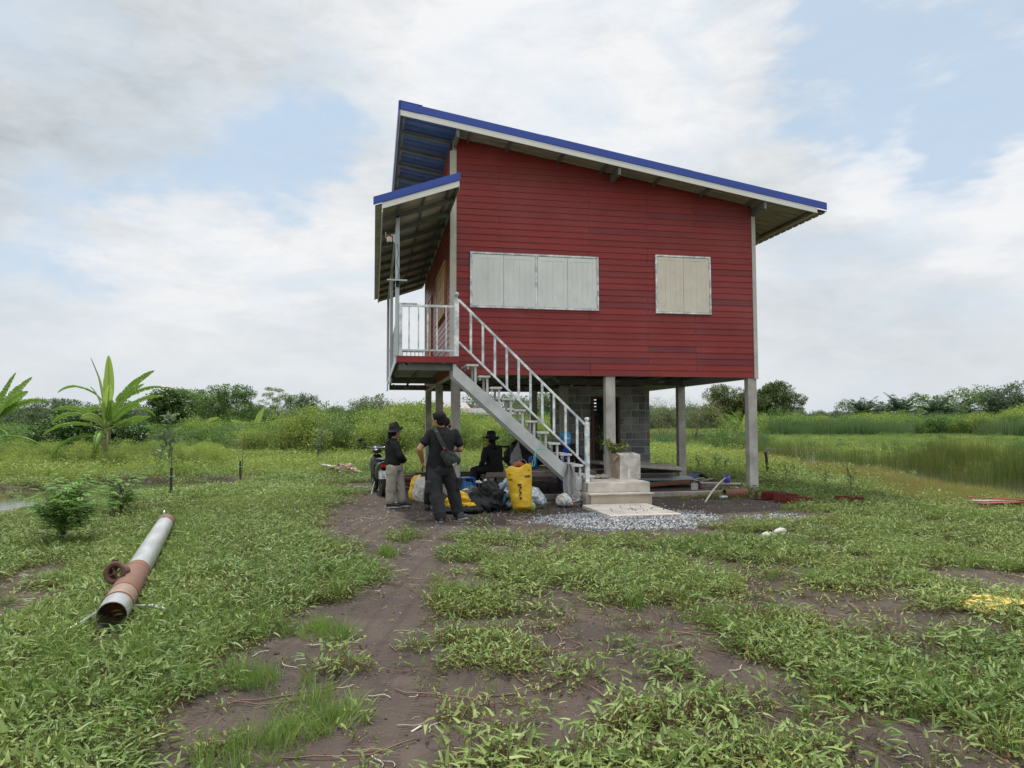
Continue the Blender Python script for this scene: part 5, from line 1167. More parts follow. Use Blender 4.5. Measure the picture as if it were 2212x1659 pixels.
# --- banana plants
m_ban = leafmat('banana_leaf', (.11, .21, .030), (.16, .27, .045), .38, .40, nscale=.5); m_ban2 = leafmat('young_banana_leaf', (.24, .34, .07), (.28, .38, .09), .35, .45, nscale=.5)
m_banstem = mat('banana_stem', (.22, .24, .09), .7, var=.2, vscale_=4, col2=(.20, .15, .07)); m_rib = mat('banana_midrib', (.26, .33, .10), .5)
def banana_leaf(parent, base, az, el, ln, w, droop, seed, young=False, tear=.35, roll=0.):
    rng = np.random.default_rng(seed); n = 40; pts = []; p = Vector(base); e = el; d = None
    pet = .20
    for k in range(n + 1):
        t = k / n; pts.append(p.copy()); d = Vector((math.cos(az) * math.cos(e), math.sin(az) * math.cos(e), math.sin(e))); p = p + d * (ln / n); e -= droop / n * (.4 + 1.2 * t)
    V = []; F = []; o = 0
    for sg in (-1, 1):
        k = int(pet * n); cur = []
        brk = rng.uniform(0, 1, n + 1) < tear; seg_droop = 0.
        for j in range(k, n + 1):
            t = (j / n - pet) / (1 - pet); ww = w * (.48 if young else .33) * (math.sin(PI * min(1, t * .94 + .06) ** .75) ** .55) if t < 1 else 0.002
            ww *= (1.0 - .12 * rng.uniform() * (tear > 0))
            d = (pts[min(j + 1, n)] - pts[max(j - 1, 0)]).normalized(); s = d.cross(Vector((0, 0, 1)));
            if s.length < .05: s = Vector((-math.sin(az), math.cos(az), 0))
            s.normalize(); nn_ = s.cross(d); rot = math.cos(roll); s2 = s * math.cos(roll) + nn_ * math.sin(roll); n2 = s2.cross(d)
            if brk[j]: seg_droop = rng.uniform(0, .55) * (tear > 0)
            e0 = pts[j]; e1 = e0 + s2 * sg * ww * .5 + n2 * ww * .22; e2 = e0 + (s2 * sg * math.cos(seg_droop) * ww) + n2 * (ww * .20) - Vector((0, 0, 1)) * ww * math.sin(seg_droop) * .8
            if brk[j] and len(cur) > 1:
                cur.append((e0, e1, e2)); F_, V_ = [], []
                for q in cur: V_ += [tuple(x) for x in q]
                for i in range(len(cur) - 1):
                    a = o + 3 * i; F += [(a, a + 1, a + 4, a + 3), (a + 1, a + 2, a + 5, a + 4)]
                V += V_; o += len(V_); cur = [(e0, e1 + (pts[min(j + 1, n)] - e0) * .1, e2 + (pts[min(j + 1, n)] - e0) * .35)]
            else: cur.append((e0, e1, e2))
        for q in cur: V += [tuple(x) for x in q]
        for i in range(len(cur) - 1):
            a = o + 3 * i; F += [(a, a + 1, a + 4, a + 3), (a + 1, a + 2, a + 5, a + 4)]
        o += 3 * len(cur)
    me = bpy.data.meshes.new('leaf'); me.from_pydata(V, [], F); me.materials.append(m_ban2 if young else m_ban); ob = bpy.data.objects.new('leaf', me); COL.objects.link(ob); ob.parent = parent
    mb = MB(); mb.tube([tuple(q - Vector((0, 0, .004))) for q in pts[::4]], [.030 * (1 - i / 11) + .004 for i in range(len(pts[::4]))], 6); rb = mb.build('midrib', m_rib, ob, smooth=True)
    return ob
AZR = math.atan2(_R.y, _R.x)     # bearing of picture right
def banana(label, px, dist, hs, leaves, s=1., r=.12):
    root = empty('banana_plant'); tag(root, label, 'banana plant'); mb = MB(); mb.tube([(0, 0, -.2), (0.01, 0, hs * .5), (0.03, 0, hs)], [r * 1.3, r, r * .6], 12); mb.build('stem', m_banstem, root, smooth=True)
    for i, (side, dep, el, ln, w, dr, yg, tear, z, roll) in enumerate(leaves):
        az = AZR + math.atan2(dep, side); banana_leaf(root, (0.03, 0, z), az, rad(el), ln, w, rad(dr * (1.0 if yg else 1.3)), 700 + i + int(px), yg, tear, rad(roll))
    put(root, px, dist, s=s); return root
banana('large banana plant with torn spreading leaves and two pale upright young leaves', 230, 28.5, 1.55, [
    (-.35, -.5, 84, 2.35, .50, 12, True, 0., 1.5, 12), (.35, -.5, 74, 2.0, .46, 30, True, .05, 1.5, -12), (1, .3, 58, 2.6, .55, 52, False, .8, 1.5, 30), (1, -.5, 46, 2.4, .55, 45, False, .7, 1.5, 35), (1, -.2, 25, 2.1, .52, 20, False, .4, 1.45, 40),
    (-1, .2, 38, 2.8, .50, 68, False, .25, 1.5, -25), (-1, -.5, 25, 2.3, .46, 62, False, .25, 1.45, -30), (-.8, -.7, 12, 2.2, .48, 75, False, .2, 1.2, -40), (.1, -1, 5, 1.7, .5, 115, False, .2, 1.2, 80), (-.3, -1, 55, 1.4, .42, 95, True, .1, 1.5, 70), (.7, -.9, 62, 2.1, .55, 60, False, .9, 1.5, 50), (-.9, -.6, 55, 2.2, .5, 70, False, .8, 1.5, -40), (.5, .6, 70, 2.4, .55, 35, False, .9, 1.5, 60), (-.5, .4, 66, 2.5, .5, 40, False, .9, 1.5, -50), (.3, -1, 20, 1.9, .5, 85, False, .6, 1.3, 20)], s=.88)
banana('taller banana plant behind the large one, leaf tip raised to the left', 236, 40, 2.2, [
    (-.6, .2, 68, 3.0, .45, 8, False, .6, 2.1, -60), (-1, -.1, 62, 3.0, .55, 85, False, .15, 2.1, -20), (.25, -.6, 78, 2.8, .46, 10, True, 0, 2.1, 0), (.9, 0, 55, 3.0, .55, 25, False, .4, 2.1, 60), (1, .2, 48, 3.5, .60, 60, False, .45, 2.1, 25), (-1, .4, 30, 2.4, .5, 95, False, .2, 2.0, -30), (.6, .6, 30, 2.4, .5, 70, False, .3, 2.0, 20), (-.5, .5, 72, 2.0, .34, 30, True, 0, 2.1, 50)])
banana('banana plant cut by the left edge with tattered leaves', -18, 34, 1.6, [
    (.5, 0, 60, 2.4, .5, 20, False, .7, 1.5, 60), (1, -.2, 40, 2.9, .55, 45, False, .6, 1.5, 30), (1, -.4, 48, 2.5, .6, 30, False, .5, 1.4, 50), (.8, -.6, 20, 1.8, .5, 40, False, .3, 1.1, 30), (1, .3, 8, 2.0, .45, 45, False, .3, 1.0, 20), (.3, .3, 75, 2.2, .5, 10, False, .6, 1.5, 50), (-1, 0, 40, 2.5, .5, 60, False, .3, 1.5, 0)])
banana('small banana plant in shade right of the vine-covered tree', 428, 60, 1.0, [(1, 0, 50, 2.0, .45, 50, True, .2, 1.0, 30), (.6, -.5, 20, 1.7, .4, 60, False, .2, .9, 30), (-.6, 0, 60, 1.6, .4, 50, False, .2, 1., -30), (1, .1, 15, 1.6, .36, 70, True, .1, .9, 10), (.1, -.3, 80, 1.3, .36, 20, False, .1, 1, 60)])
banana('young banana plant poking from the thicket with pale leaves', 545, 50, .9, [(.4, 0, 70, 1.9, .45, 10, True, .1, .9, 60), (-.8, 0, 50, 1.7, .4, 50, True, .1, .9, -50), (.2, -.5, 60, 1.3, .4, 40, True, .1, .9, 60)])
banana('banana plant with low leaves before the mango tree', 1600, 84, .8, [(1, 0, 60, 2.8, .6, 40, True, .3, .8, 40), (-1, 0, 60, 2.8, .6, 40, False, .3, .8, -40), (.4, -.3, 75, 2.6, .6, 20, True, .2, .8, 50), (-.5, .3, 75, 2.6, .6, 30, False, .2, .8, 0)])
# --- young feathery shrubs in the creepers, saplings on stakes
def mimosa(label, cx, cy, w, h, n, seed):
    rng = np.random.default_rng(seed); root = empty('feathery_shrub'); tag(root, label, 'shrub'); V = []; mb = MB()
    for i in range(n):
        a = rng.uniform(0, 2 * PI); el = rng.uniform(.25, 1.35); z0 = rng.uniform(.12, .72) * h; ln = w * rng.uniform(.55, 1.0) * (1 - .3 * (el > 1)); st = np.array([0, 0, z0]); d = np.array([math.cos(a) * math.cos(el), math.sin(a) * math.cos(el), math.sin(el)])
        tip = st + d * ln * .75; mb.tube([tuple(st), tuple((st + tip) / 2 + [0, 0, .02]), tuple(tip)], [.005, .004, .002], 4)
        for j in range(7):       # each side branch is a feather of paired leaflets
            t = .3 + .1 * j; b = st + d * ln * t; az = a + rng.choice([-1, 1]) * rng.uniform(.4, 1.2); dd = np.array([math.cos(az), math.sin(az), rng.uniform(-.1, .35)]); dd /= np.linalg.norm(dd); q = 12; tt = np.linspace(.1, 1, q)
            L2 = .15 * rng.uniform(.8, 1.2); P0 = b + dd * (tt[:, None] * L2) + np.array([0, 0, -1.0]) * (tt[:, None] ** 2 * .03); sd = np.cross(dd, [0, 0, 1.0]); sd /= np.linalg.norm(sd)
            for s in (-1, 1): V.append(leafset(q, rng, P0, np.full(q, .038) * np.sin(PI * (tt * .8 + .15)) + .006, np.full(q, .013), np.tile(sd * s + dd * .25, (q, 1)), .05, .15, 1))
    v, f = join(V); me = npmesh('foliage', v, f, False); me.materials.append(lf_feath2); o = bpy.data.objects.new('foliage', me); COL.objects.link(o); o.parent = root
    mb.tube([(0, 0, -.05), (.02, 0, h * .4), (0, .01, h * .8)], [.012, .010, .005], 6); mb.build('stem', m_bark, root)
    root.location = (cx, cy, float(hgt(np.array([cx]), np.array([cy]))[0])); return root
lf_feath2 = leafmat('young_feather_leaf', (.15, .30, .06), (.24, .40, .10), .4, .45)
mimosa('nearest feathery bright green shrub, by the left pond', -5.26, -4.2, .54, .80, 90, 801)
mimosa('feathery shrub behind the far end of the steel pipe', -5.5, -1.4, .50, .62, 44, 802)
def sapling(label, cx, cy, hs, hp, lean, seed, n=60, m=None, leaf=.085):
    rng = np.random.default_rng(seed); root = empty('sapling'); tag(root, label, 'sapling'); root.location = (cx, cy, float(hgt(np.array([cx]), np.array([cy]))[0]))
    if hs:
        mb = MB(); mb.box(-.022, .022, -.022, .022, -.1, hs); mb.build('stake', mat_stake, root, bevel=.004); mb = MB(); mb.tube([(.05 * math.cos(t), .05 * math.sin(t), hs * .72) for t in np.linspace(0, 2 * PI, 9)], .007, 5); mb.build('tie', m_tie, root)
    mb = MB(); top = (lean, 0.02, hp); mb.tube([(.03, 0, -.03), (.03 + lean * .3, 0, hp * .5), top], [.012, .009, .004], 6)
    tips = [(lean * .6 + rng.normal(0, .10), rng.normal(0, .1), hp * rng.uniform(.5, .95)) for _ in range(7)]
    for tp in tips: mb.tube([(.03 + lean * .3, 0, tp[2] - .16), tp], [.005, .002], 4)
    mb.build('stem', m_bark, root); P0 = np.array([np.array(tips[i % 7]) * 1.0 + rng.normal(0, .045, 3) if rng.uniform() < .7 else np.array([.03 + lean * rng.uniform(.3, 1), 0, hp * rng.uniform(.4, 1)]) + rng.normal(0, .04, 3) for i in range(n)])
    dr = P0 - np.array([lean * .5, 0, 0]); dr[:, 2] = np.abs(rng.normal(.1, .12, n)); v, f = leafset(n, rng, P0, rng.uniform(.6, 1.2, n) * leaf, np.full(n, leaf * .42), dr + rng.normal(0, .05, (n, 3)), .2, .2, 2); me = npmesh('leaves', v, f, False); me.materials.append(m or m_grey); o = bpy.data.objects.new('leaves', me); COL.objects.link(o); o.parent = root
m_grey = leafmat('grey_green_leaf', (.14, .21, .11), (.21, .28, .15), .5, .3); mat_stake = mat('dark_stake', (.05, .045, .04), .9, var=.3); m_tie = mat('cyan_twine', (.10, .42, .45), .6)
sapling('grey green sapling on a dark stake with cyan tie, nearest of the staked ones', -5.56, 1.75, .62, 1.75, -.12, 811, 150, leaf=.14)
sapling('nearly bare sapling tied to a short dark stake beyond the nearest one', -5.06, 6.6, .55, 1.35, .1, 812, 26, leaf=.06)
sapling('farthest staked sapling, before the yellow green thicket', -3.58, 14.4, .75, 1.35, .12, 813, 46, leaf=.19)
sapling('wilted leafy seedling under the rear right of the house', 8.6, 6.0, 0, .55, .05, 814, 30, m_vine, .13)
sapling('slender yellow green seedling near the dark stake right of the house', 8.9, 2.3, 0, .55, -.05, 815, 26, m_vine_y, .11)
for i, (px, dd) in enumerate(((1775, 17.8), (1830, 17.0), (1560, 22), (1505, 21), (1690, 19))):
    x, y = spot(px, dd); sapling(('leafy weed stalk in the dry grass left of the reeds', 'broad leaved weed stalk nearest the reeds', 'small weed stalk behind the front right stilt', 'leafy weed stalk between the two right stilts', 'weed stalk by the dark stake')[i], x, y, 0, .5 + .1 * (i % 2), .05 * (-1) ** i, 820 + i, 30, m_vine, .10)
mb = MB(); mb.tube([(9.5, 4.5, -.1), (9.46, 4.5, .35), (9.42, 4.5, .68)], [.045, .042, .04], 8); tag(mb.build('stake', mat_stake, None), 'short dark wooden stake standing right of the front right stilt', 'stake')
sx, sy = spot(807, 27.5); mb = MB(); mb.box(sx - .03, sx + .03, sy - .03, sy + .03, -.1, .34); tag(mb.build('stake', mat_stake, None), 'stubby stake standing beyond the motorcycle mirror', 'stake')
# --- far houses
m_rf = mat('old_tin_roof', (.27, .235, .235), .7, var=.15, vscale_=.5, col2=(.22, .19, .19)); m_hw = mat('far_wall', (.22, .22, .20), .9)
def far_house(label, px, dist, w, hw, hr, dz=0., m=None, gable=False):
    root = empty('far_house'); tag(root, label, 'house'); mb = MB(); mb.box(-w * .42, w * .42, -2.5, 2.5, -.2, hw); mb.build('wall', m_hw, root)
    mb = MB(); mb.v = [(-w / 2, -3.2, hw - .1), (w / 2, -3.2, hw - .1), (w * .36, 0, hw + hr), (-w * .36, 0, hw + hr), (-w / 2, 3.2, hw - .1), (w / 2, 3.2, hw - .1)]; mb.f = [(0, 1, 2, 3), (3, 2, 5, 4), (0, 3, 4), (1, 5, 2), (0, 4, 5, 1)]; mb.build('roof', m or m_rf, root)
    for xx in (-w * .25, w * .1):
        mb = MB(); mb.box(xx, xx + 1.1, -2.54, -2.501, 1.0, min(2.1, hw - .2)); mb.build('window', m_black, root)
    put(root, px, dist, rz=-.15); return root
far_house('far house with pinkish hipped tin roof behind the thicket by the left stilts', 965, 120, 8.5, 3.9, 1.2)
far_house('low dark roofed shed behind the thicket left of the stairs', 1048, 95, 10.0, 2.7, .85, m=mat('dark_roof', (.14, .13, .12), .8, var=.2))
# ------------------------------------------------------------------ things lying about
def noise3(p, s, seed=0):
    x, y, z = p[:, 0] * s, p[:, 1] * s, p[:, 2] * s
    return (vnoise(x + z * .7, y + z * .3, seed) + vnoise(y - x * .3, z + x * .5, seed + 5) + vnoise(z + y * .4, x - y * .2, seed + 9)) / 3 - .5
def heap(rx, ry, h, seed, fold=.06, fs=6, px_=2.6, peak=(0, 0), k=96, m=52, top=.5, ridge=True):
    """a slumped bag: rounded body with creases, standing on z = 0"""
    rng = np.random.default_rng(seed); th = np.linspace(0, 2 * PI, k, endpoint=False); V = []
    for i in range(m + 1):
        t = i / m * PI; sz = -math.cos(t); rr = math.sin(t)
        rr = abs(rr) ** (2 / px_); zz = h * .5 * (1 + np.sign(sz) * abs(sz) ** (2 / px_))
        f = 1 - (1 - top) * (zz / h) ** 1.6
        V.append(np.stack([rx * rr * f * np.cos(th) + peak[0] * (zz / h) ** 1.5, ry * rr * f * np.sin(th) + peak[1] * (zz / h) ** 1.5, np.full(k, zz)], 1))
    V = np.concatenate(V); c = V - np.array([0, 0, h * .45]); d = c / (np.linalg.norm(c, axis=1, keepdims=True) + 1e-6)
    rd = lambda s_, q_: .22 - np.abs(noise3(V * [1, 1, .6], s_, q_)) * 2.2
    n = noise3(V, fs, seed) * 1.3 + ((rd(fs * 1.7, seed + 3) * 1.1 + rd(fs * 3.9, seed + 11) * .8) if ridge else noise3(V, fs * 2.3, seed + 3) * .8) + noise3(V, fs * 8, seed + 7) * .3
    V = V + d * (n * fold)[:, None]; V[:, 2] = np.maximum(V[:, 2], 0)
    F = []
    for i in range(m):
        for j in range(k): F.append((i * k + j, i * k + (j + 1) % k, (i + 1) * k + (j + 1) % k, (i + 1) * k + j))
    return V, np.array(F)
def thingmesh(name, V, F, m, label=None, cat=None, loc=(0, 0, 0), rz=0, parent=None, smooth=True, group=None):
    me = npmesh(name, np.array(V, float), np.array(F), smooth); me.materials.append(m); o = bpy.data.objects.new(name, me); COL.objects.link(o); o.location = loc; o.rotation_euler = (0, 0, rz)
    if parent: o.parent = parent
    if label: tag(o, label, cat, group)
    return o
m_yel = mat('yellow_woven_plastic', (.66, .42, .022), .5, var=.08, vscale_=4, bump=.5, bscale=14, col2=(.56, .35, .02))
m_blkbag = mat('black_shade_net', (.014, .015, .016), .75, var=.4, vscale_=12, bump=.6, bscale=30)
m_tarp = mat('black_tarp', (.012, .013, .014), .5, var=.3, vscale_=6, bump=.4, bscale=12)
m_clear = mat('clear_plastic_film', (.42, .46, .50), .22, var=.3, vscale_=9, bump=.7, bscale=12, col2=(.20, .23, .25), sharp=.1, coat=.4)
m_whsack = mat('white_woven_sack', (.56, .55, .51), .7, var=.1, vscale_=8, bump=.4, bscale=20, col2=(.40, .38, .34))
m_ink = mat('black_print', (.012, .012, .012), .6, var=0); m_inkb = mat('blue_print', (.05, .16, .42), .6, var=0); m_inko = mat('orange_print', (.62, .28, .06), .6, var=0)
# yellow sack
YS = empty('yellow_sack', (.98, -1.95, 0)); tag(YS, 'tall yellow woven sack printed 18-8-8 standing before the bench', 'sack')
def ys_half(z): return .150 + .088 * (z / .77) ** .8, -.01 + .0 * z
def ys_c(z): return .045 - .075 * (z / .77)
def ys_front(x, z):
    w, _ = ys_half(z); c = ys_c(z); u = np.clip((x - c) / w, -1, 1); dpt = .13 * (1 - z / .77) ** .6 + .05
    p = np.stack([x, z, z * 0], -1).reshape(-1, 3); q = noise3(p, 9, 3) * .05 + np.abs(noise3(p, 16, 5)) * -.02
    return -dpt * np.sqrt(1 - u ** 2 * .96) + q.reshape(np.shape(x))
V = []; k = 56; m = 46
for i in range(m + 1):
    z = .77 * i / m; w, _ = ys_half(z); c = ys_c(z); z1 = .77 if i == m else z
    for j in range(k):
        t = 2 * PI * j / k; x = c + w * math.cos(t); s = math.sin(t); fr = float(ys_front(np.array([x]), np.array([z]))[0]); y = fr if s < 0 else -fr * .9
        if abs(s) < 1e-6: y = 0
        zz = z + (.03 * math.cos(t) + .02 * math.sin(5 * t)) * (i / m) ** 4 * 1.1
        V.append((x, y * min(1, .25 + i / 6), max(zz, 0) + (.03 * (math.cos(t)) ** 2 if i == 0 else 0)))
F = [(i * k + j, i * k + (j + 1) % k, (i + 1) * k + (j + 1) % k, (i + 1) * k + j) for i in range(m) for j in range(k)]
thingmesh('body', V, F, m_yel, parent=YS); YS.rotation_euler = (0, 0, .04)
def on_sack(s, size, x, z, roll, font, bold=.003):
    o = text(s, size, (0, 0, 0), (0, 0, 0), m_ink, 'lettering', YS, font, .0004, bold); cr, sr = math.cos(roll), math.sin(roll)
    bm = bmesh.new(); bm.from_mesh(o.data); bmesh.ops.subdivide_edges(bm, edges=[e for e in bm.edges if e.calc_length() > .02], cuts=2); bm.to_mesh(o.data); bm.free()
    for v in o.data.vertices:
        a, b, c = v.co; X_ = x + a * cr - b * sr; Z_ = z + a * sr + b * cr; v.co = (X_, float(ys_front(np.array([X_]), np.array([Z_]))[0]) - .012 + c * 0 - (.002 if c > 0 else 0), Z_)
on_sack('18-8-8', .098, -.035, .345, -PI / 2, 'Inter.woff2', .006)
on_sack('เทอร', .085, .118, .60, 0.03, 'NotoSansThai-VariableFont_wdth,wght.woff2', .002)
on_sack('บุ๋ย', .036, .15, .70, .03, 'NotoSansThai-VariableFont_wdth,wght.woff2', .001)
on_sack('LRO', .045, -.185, .545, 0.02, 'Inter.woff2', .002); on_sack('ตรา', .04, -.20, .63, 0.02, 'NotoSansThai-VariableFont_wdth,wght.woff2', .001)
mb = MB(); rgx = np.random.default_rng(2)
def lump(name, label, cat, V, F, m, loc, rz=0, **kw): return thingmesh(name, V, F, m, label, cat, loc, rz, **kw)
lump('orange_cloth', 'rust orange cloth bundled in the mouth of the yellow sack', 'cloth', *heap(.13, .09, .09, 900, .05, 12), mat('orange_cloth', (.30, .085, .02), .9, var=.3, vscale_=10, bump=.5), (.97, -1.90, .745))
lump('black_net_bag', 'bulky creased black net bag on the ground before the bench', 'bag', *heap(.40, .34, .47, 901, .14, 5, 3.0, (.10, 0), top=.42), m_blkbag, (.44, -1.62, -.01))
lump('black_net_sheet', 'flattened black net spread at the foot of the black bag', 'net', *heap(.42, .30, .13, 902, .05, 6, 2.6, top=.8), m_blkbag, (-.02, -1.86, -.01))
lump('clear_bag', 'clear plastic bag of bottles squeezed behind the yellow sack', 'bag', *heap(.25, .24, .52, 903, .07, 7, 2.6, (.02, 0), top=.5), m_clear, (.86, -1.45, -.01))
lump('clear_bag', 'clear plastic bag with dark trash right of the yellow sack', 'bag', *heap(.26, .22, .42, 904, .08, 6, 2.5, (-.12, 0), top=.35), m_clear, (1.36, -1.32, -.01))
mb = MB(); R = random.Random(5)
for i, (x, y, z, c) in enumerate(((.73, -1.68, .10, 0), (.80, -1.72, .22, 1), (.72, -1.66, .33, 0), (.83, -1.73, .05, 1))):
    mb = MB(); a = R.uniform(-.6, .6); mb.lathe([(0, 0), (.03, .005), (.032, .12), (.012, .16), (.012, .185), (0, .187)], (0, 0, 0), 10)
    o = mb.build('bottle', mat('bottle_plastic%d' % i, ((.10, .28, .50) if c == 0 else (.45, .50, .52)), .15, var=0), None, smooth=True); o.location = (x, y - .02, z); o.rotation_euler = (.3, 1.2 * a, 0)
    tag(o, ('blue tinted bottle lowest in the clear bag', 'pale bottle in the middle of the clear bag', 'blue tinted bottle high in the clear bag', 'pale bottle at the bottom of the clear bag')[i], 'bottle', 'bottles in the clear bag')
o = lump('green_cup', 'pale green plastic disc leaning beside the yellow sack foot', 'lid', *heap(.055, .02, .14, 905, .0, 4, 2.2, top=1.0, k=24, m=12), mat('pale_green_plastic', (.35, .45, .16), .4), (1.20, -1.93, 0))
lump('yellow_bag', 'crumpled yellow bag opened beside the man in dark trousers', 'bag', *heap(.21, .15, .33, 906, .09, 9, 2.4, (-.03, 0), top=.7), m_yel, (-.06, -1.92, .02))
lump('yellow_bag', 'crushed yellow strip of bag under the black net', 'bag', *heap(.13, .07, .07, 907, .03, 10, 2.4, top=.7), m_yel, (.10, -2.02, .10))
lump('grey_trash_bag', 'dull grey bag with white scraps behind the black bag', 'bag', *heap(.24, .20, .38, 908, .08, 8, 2.5, top=.5), mat('grey_film', (.10, .105, .11), .4, var=.4, vscale_=9, bump=.5), (.18, -1.35, 0))
for i, (x, y, z, s) in enumerate(((.10, -1.56, .33, .05), (.34, -1.45, .44, .07), (.47, -1.42, .45, .05))):
    lump('white_scrap', ('small white scrap on the grey bag', 'large crumpled white scrap on top of the bags', 'white scrap at the top of the black bag')[i], 'scrap', *heap(s * 1.1, s * .8, s * .7, 910 + i, .05, 18, 2.0, top=.3, k=32, m=16), m_whsack, (x, y, z))
lump('blue_bundle', 'bright blue cloth bundle on the ground behind the front left stilt', 'bundle', *heap(.20, .16, .34, 914, .06, 8, 2.4, top=.5), mat('blue_cloth', (.03, .20, .50), .7, var=.2, vscale_=6, bump=.3), (.36, .2, -.02))
lump('rice_sack', 'white and yellow printed sack slumped left of the hidden person', 'sack', *heap(.22, .15, .52, 915, .04, 6, 2.6, (-.02, 0), top=.55), m_whsack, (-.56, -.05, -.04), .2)
o = thingmesh('yellow_side', *heap(.20, .13, .53, 915, .04, 6, 2.6, (.0, 0), top=.55), m_yel, parent=bpy.data.objects['rice_sack']); o.location = (-.075, .05, .02)
for i in range(6):
    t = text('ปุ๋ยเคมีตรา', .035, (.02, -.156 + .009 * i * 0 - .004, .30 - i * .042), (PI / 2 - .12, 0, 0), m_ink, 'lettering', bpy.data.objects['rice_sack'], 'NotoSansThai-VariableFont_wdth,wght.woff2')
SW = lump('printed_sack', 'white sack with blue and orange print by the stair foot', 'sack', *heap(.17, .13, .24, 917, .04, 8, 2.5, (-.02, 0), top=.6), m_whsack, (1.98, -1.18, -.04))
text('สีทน', .085, (.02, -.135, .10), (PI / 2 - .2, -1.1, 0), m_inkb, 'lettering', SW, 'NotoSansThai-VariableFont_wdth,wght.woff2', .001, .001)
for i, (x, z, c) in enumerate(((-.09, .13, m_inko), (.10, .07, m_inko), (-.06, .06, m_inkb))):
    mb = MB(); mb.box(-.03, .03, -.004, 0, -.012, .012); o = mb.build('printed_band', c, SW); o.location = (x, -.125, z); o.rotation_euler = (-.2, .5, 0)
lump('grey_rag', 'grey rags crumpled on the ground left of the landing', 'rag', *heap(.17, .14, .26, 918, .10, 8, 2.2, (.02, .02), top=.3), mat('grey_rag', (.26, .255, .24), .9, var=.3, vscale_=8, bump=.4), (2.27, -1.0, -.05))
# cloth hanging from the stringer
V = []; F = []; nz = 30; nk = 26
for i in range(nz + 1):
    t = i / nz; z = .74 - .70 * t; w = .025 + .10 * min(1, t * 3.0) ** .8 - .02 * max(0, t - .6) - (.07 * max(0, (t - .82) / .18))
    for j in range(nk + 1):
        u = j / nk * 2 - 1; y = -.035 * math.cos(u * 7 + 1.5 * math.sin(3 * t)) * (1 - .3 * t) - .03; V.append((u * w + .03 * math.sin(2.2 * t) + .012 * math.sin(8 * t), y, z - .10 * (1 - abs(u)) * max(0, t - .9) * 8 * .5))
for i in range(nz):
    for j in range(nk): a = i * (nk + 1) + j; F.append((a, a + 1, a + nk + 2, a + nk + 1))
HC = lump('hanging_cloth', 'long grey cloth hanging from the lower part of the stair beam', 'cloth', V, F, mat('grey_cloth', (.34, .34, .335), .9, var=.1, vscale_=6, bump=.3, trans=.1), (2.12, -.915, 0)); sm = HC.modifiers.new('thickness', 'SOLIDIFY'); sm.thickness = .006
# green twine
m_twine = mat('green_twine', (.10, .42, .30), .5, var=.1); mb = MB()
mb.tube([(1.62, -.94, 1.15), (1.56, -.945, 1.03), (1.50, -.95, 1.0)], .005, 5); mb.tube([(1.50, -.95, 1.0), (1.42, -1.2, .88), (1.33, -1.6, .79), (1.24, -1.88, .76)], .006, 5); mb.tube([(1.50, -.95, 1.0), (1.40, -1.15, .85), (1.30, -1.5, .76), (1.22, -1.88, .75)], .005, 5); mb.tube([(1.50, -.955, 1.0), (1.60, -.96, 1.02), (1.68, -.955, 1.01)], .007, 5)
tag(mb.build('twine', m_twine, None), 'green twine tied round the stair beam above the yellow sack', 'twine')
# --- the low platform bench
BN = empty('platform_bench', (2.0, 1.9, 0)); tag(BN, 'wide low weathered wooden platform bench with turned legs under the house', 'bench')
for i in range(14):
    mb = MB(); y = .93 + i * .15; mb.box(.86, 3.25, y, y + .143, .436, .463); child(mb, 'board', m_wood_old2, BN, bevel=.003)
mb = MB(); mb.box(.85, 3.26, .895, .928, .365, .462); mb.box(.85, 3.26, 3.03, 3.06, .365, .462); mb.box(.851, .885, .929, 3.03, .366, .435); mb.box(3.225, 3.259, .929, 3.03, .366, .435); child(mb, 'frame', m_wood_old, BN, bevel=.004)
for x in (.98, 3.12):
    for y in (1.0, 2.95):
        mb = MB(); mb.lathe([(0, -.05), (.045, -.05), (.045, .06), (.03, .09), (.05, .13), (.03, .17), (.055, .24), (.03, .28), (.065, .31), (.065, .364), (0, .364)], (x, y, 0), 14); child(mb, 'leg', m_conc, BN, smooth=True)
mb = MB(); mb.bar((1.35, 3.0, .95), (2.0, 3.0, .93), .05, .05); mb.bar((1.40, 3.0, -.05), (1.40, 3.0, .96), .05, .05); mb.bar((3.0, 3.0, -.05), (3.0, 3.0, .9), .05, .05); child(mb, 'back_rail', m_black, BN, bevel=.004)
lump('black_tarp', 'black tarp draped over a mound at the back of the bench', 'tarp', *heap(.64, .35, .72, 920, .12, 6, 2.5, (-.06, 0), top=.30), m_tarp, (2.12, 2.75, .46))
lump('grey_bundle', 'pale grey folded cloth bundle standing against the black tarp', 'bundle', *heap(.15, .10, .60, 921, .06, 9, 2.2, (.08, .05), top=.25), mat('pale_fabric', (.33, .33, .31), .85, var=.12, vscale_=5, bump=.4), (1.72, 2.15, .46))
BK = empty('basket', (1.75, 1.6, .463)); tag(BK, 'striped handled basket on the bench behind the yellow sack', 'basket'); mb = MB(); mb.lathe([(0, 0), (.12, 0), (.14, .10), (.13, .105), (.11, .01), (0, .01)], (0, 0, 0), 18); mb.build('bowl', m_whsack, BK, smooth=True)
for i in range(13):
    a = PI * i / 13; b = PI * (i + 1) / 13; mb = MB(); mb.tube([(.125 * math.cos(a), 0, .10 + .14 * math.sin(a)), (.125 * math.cos(b), 0, .10 + .14 * math.sin(b))], .012, 6); o = mb.build('handle', m_inkb if i % 2 else m_white, BK)
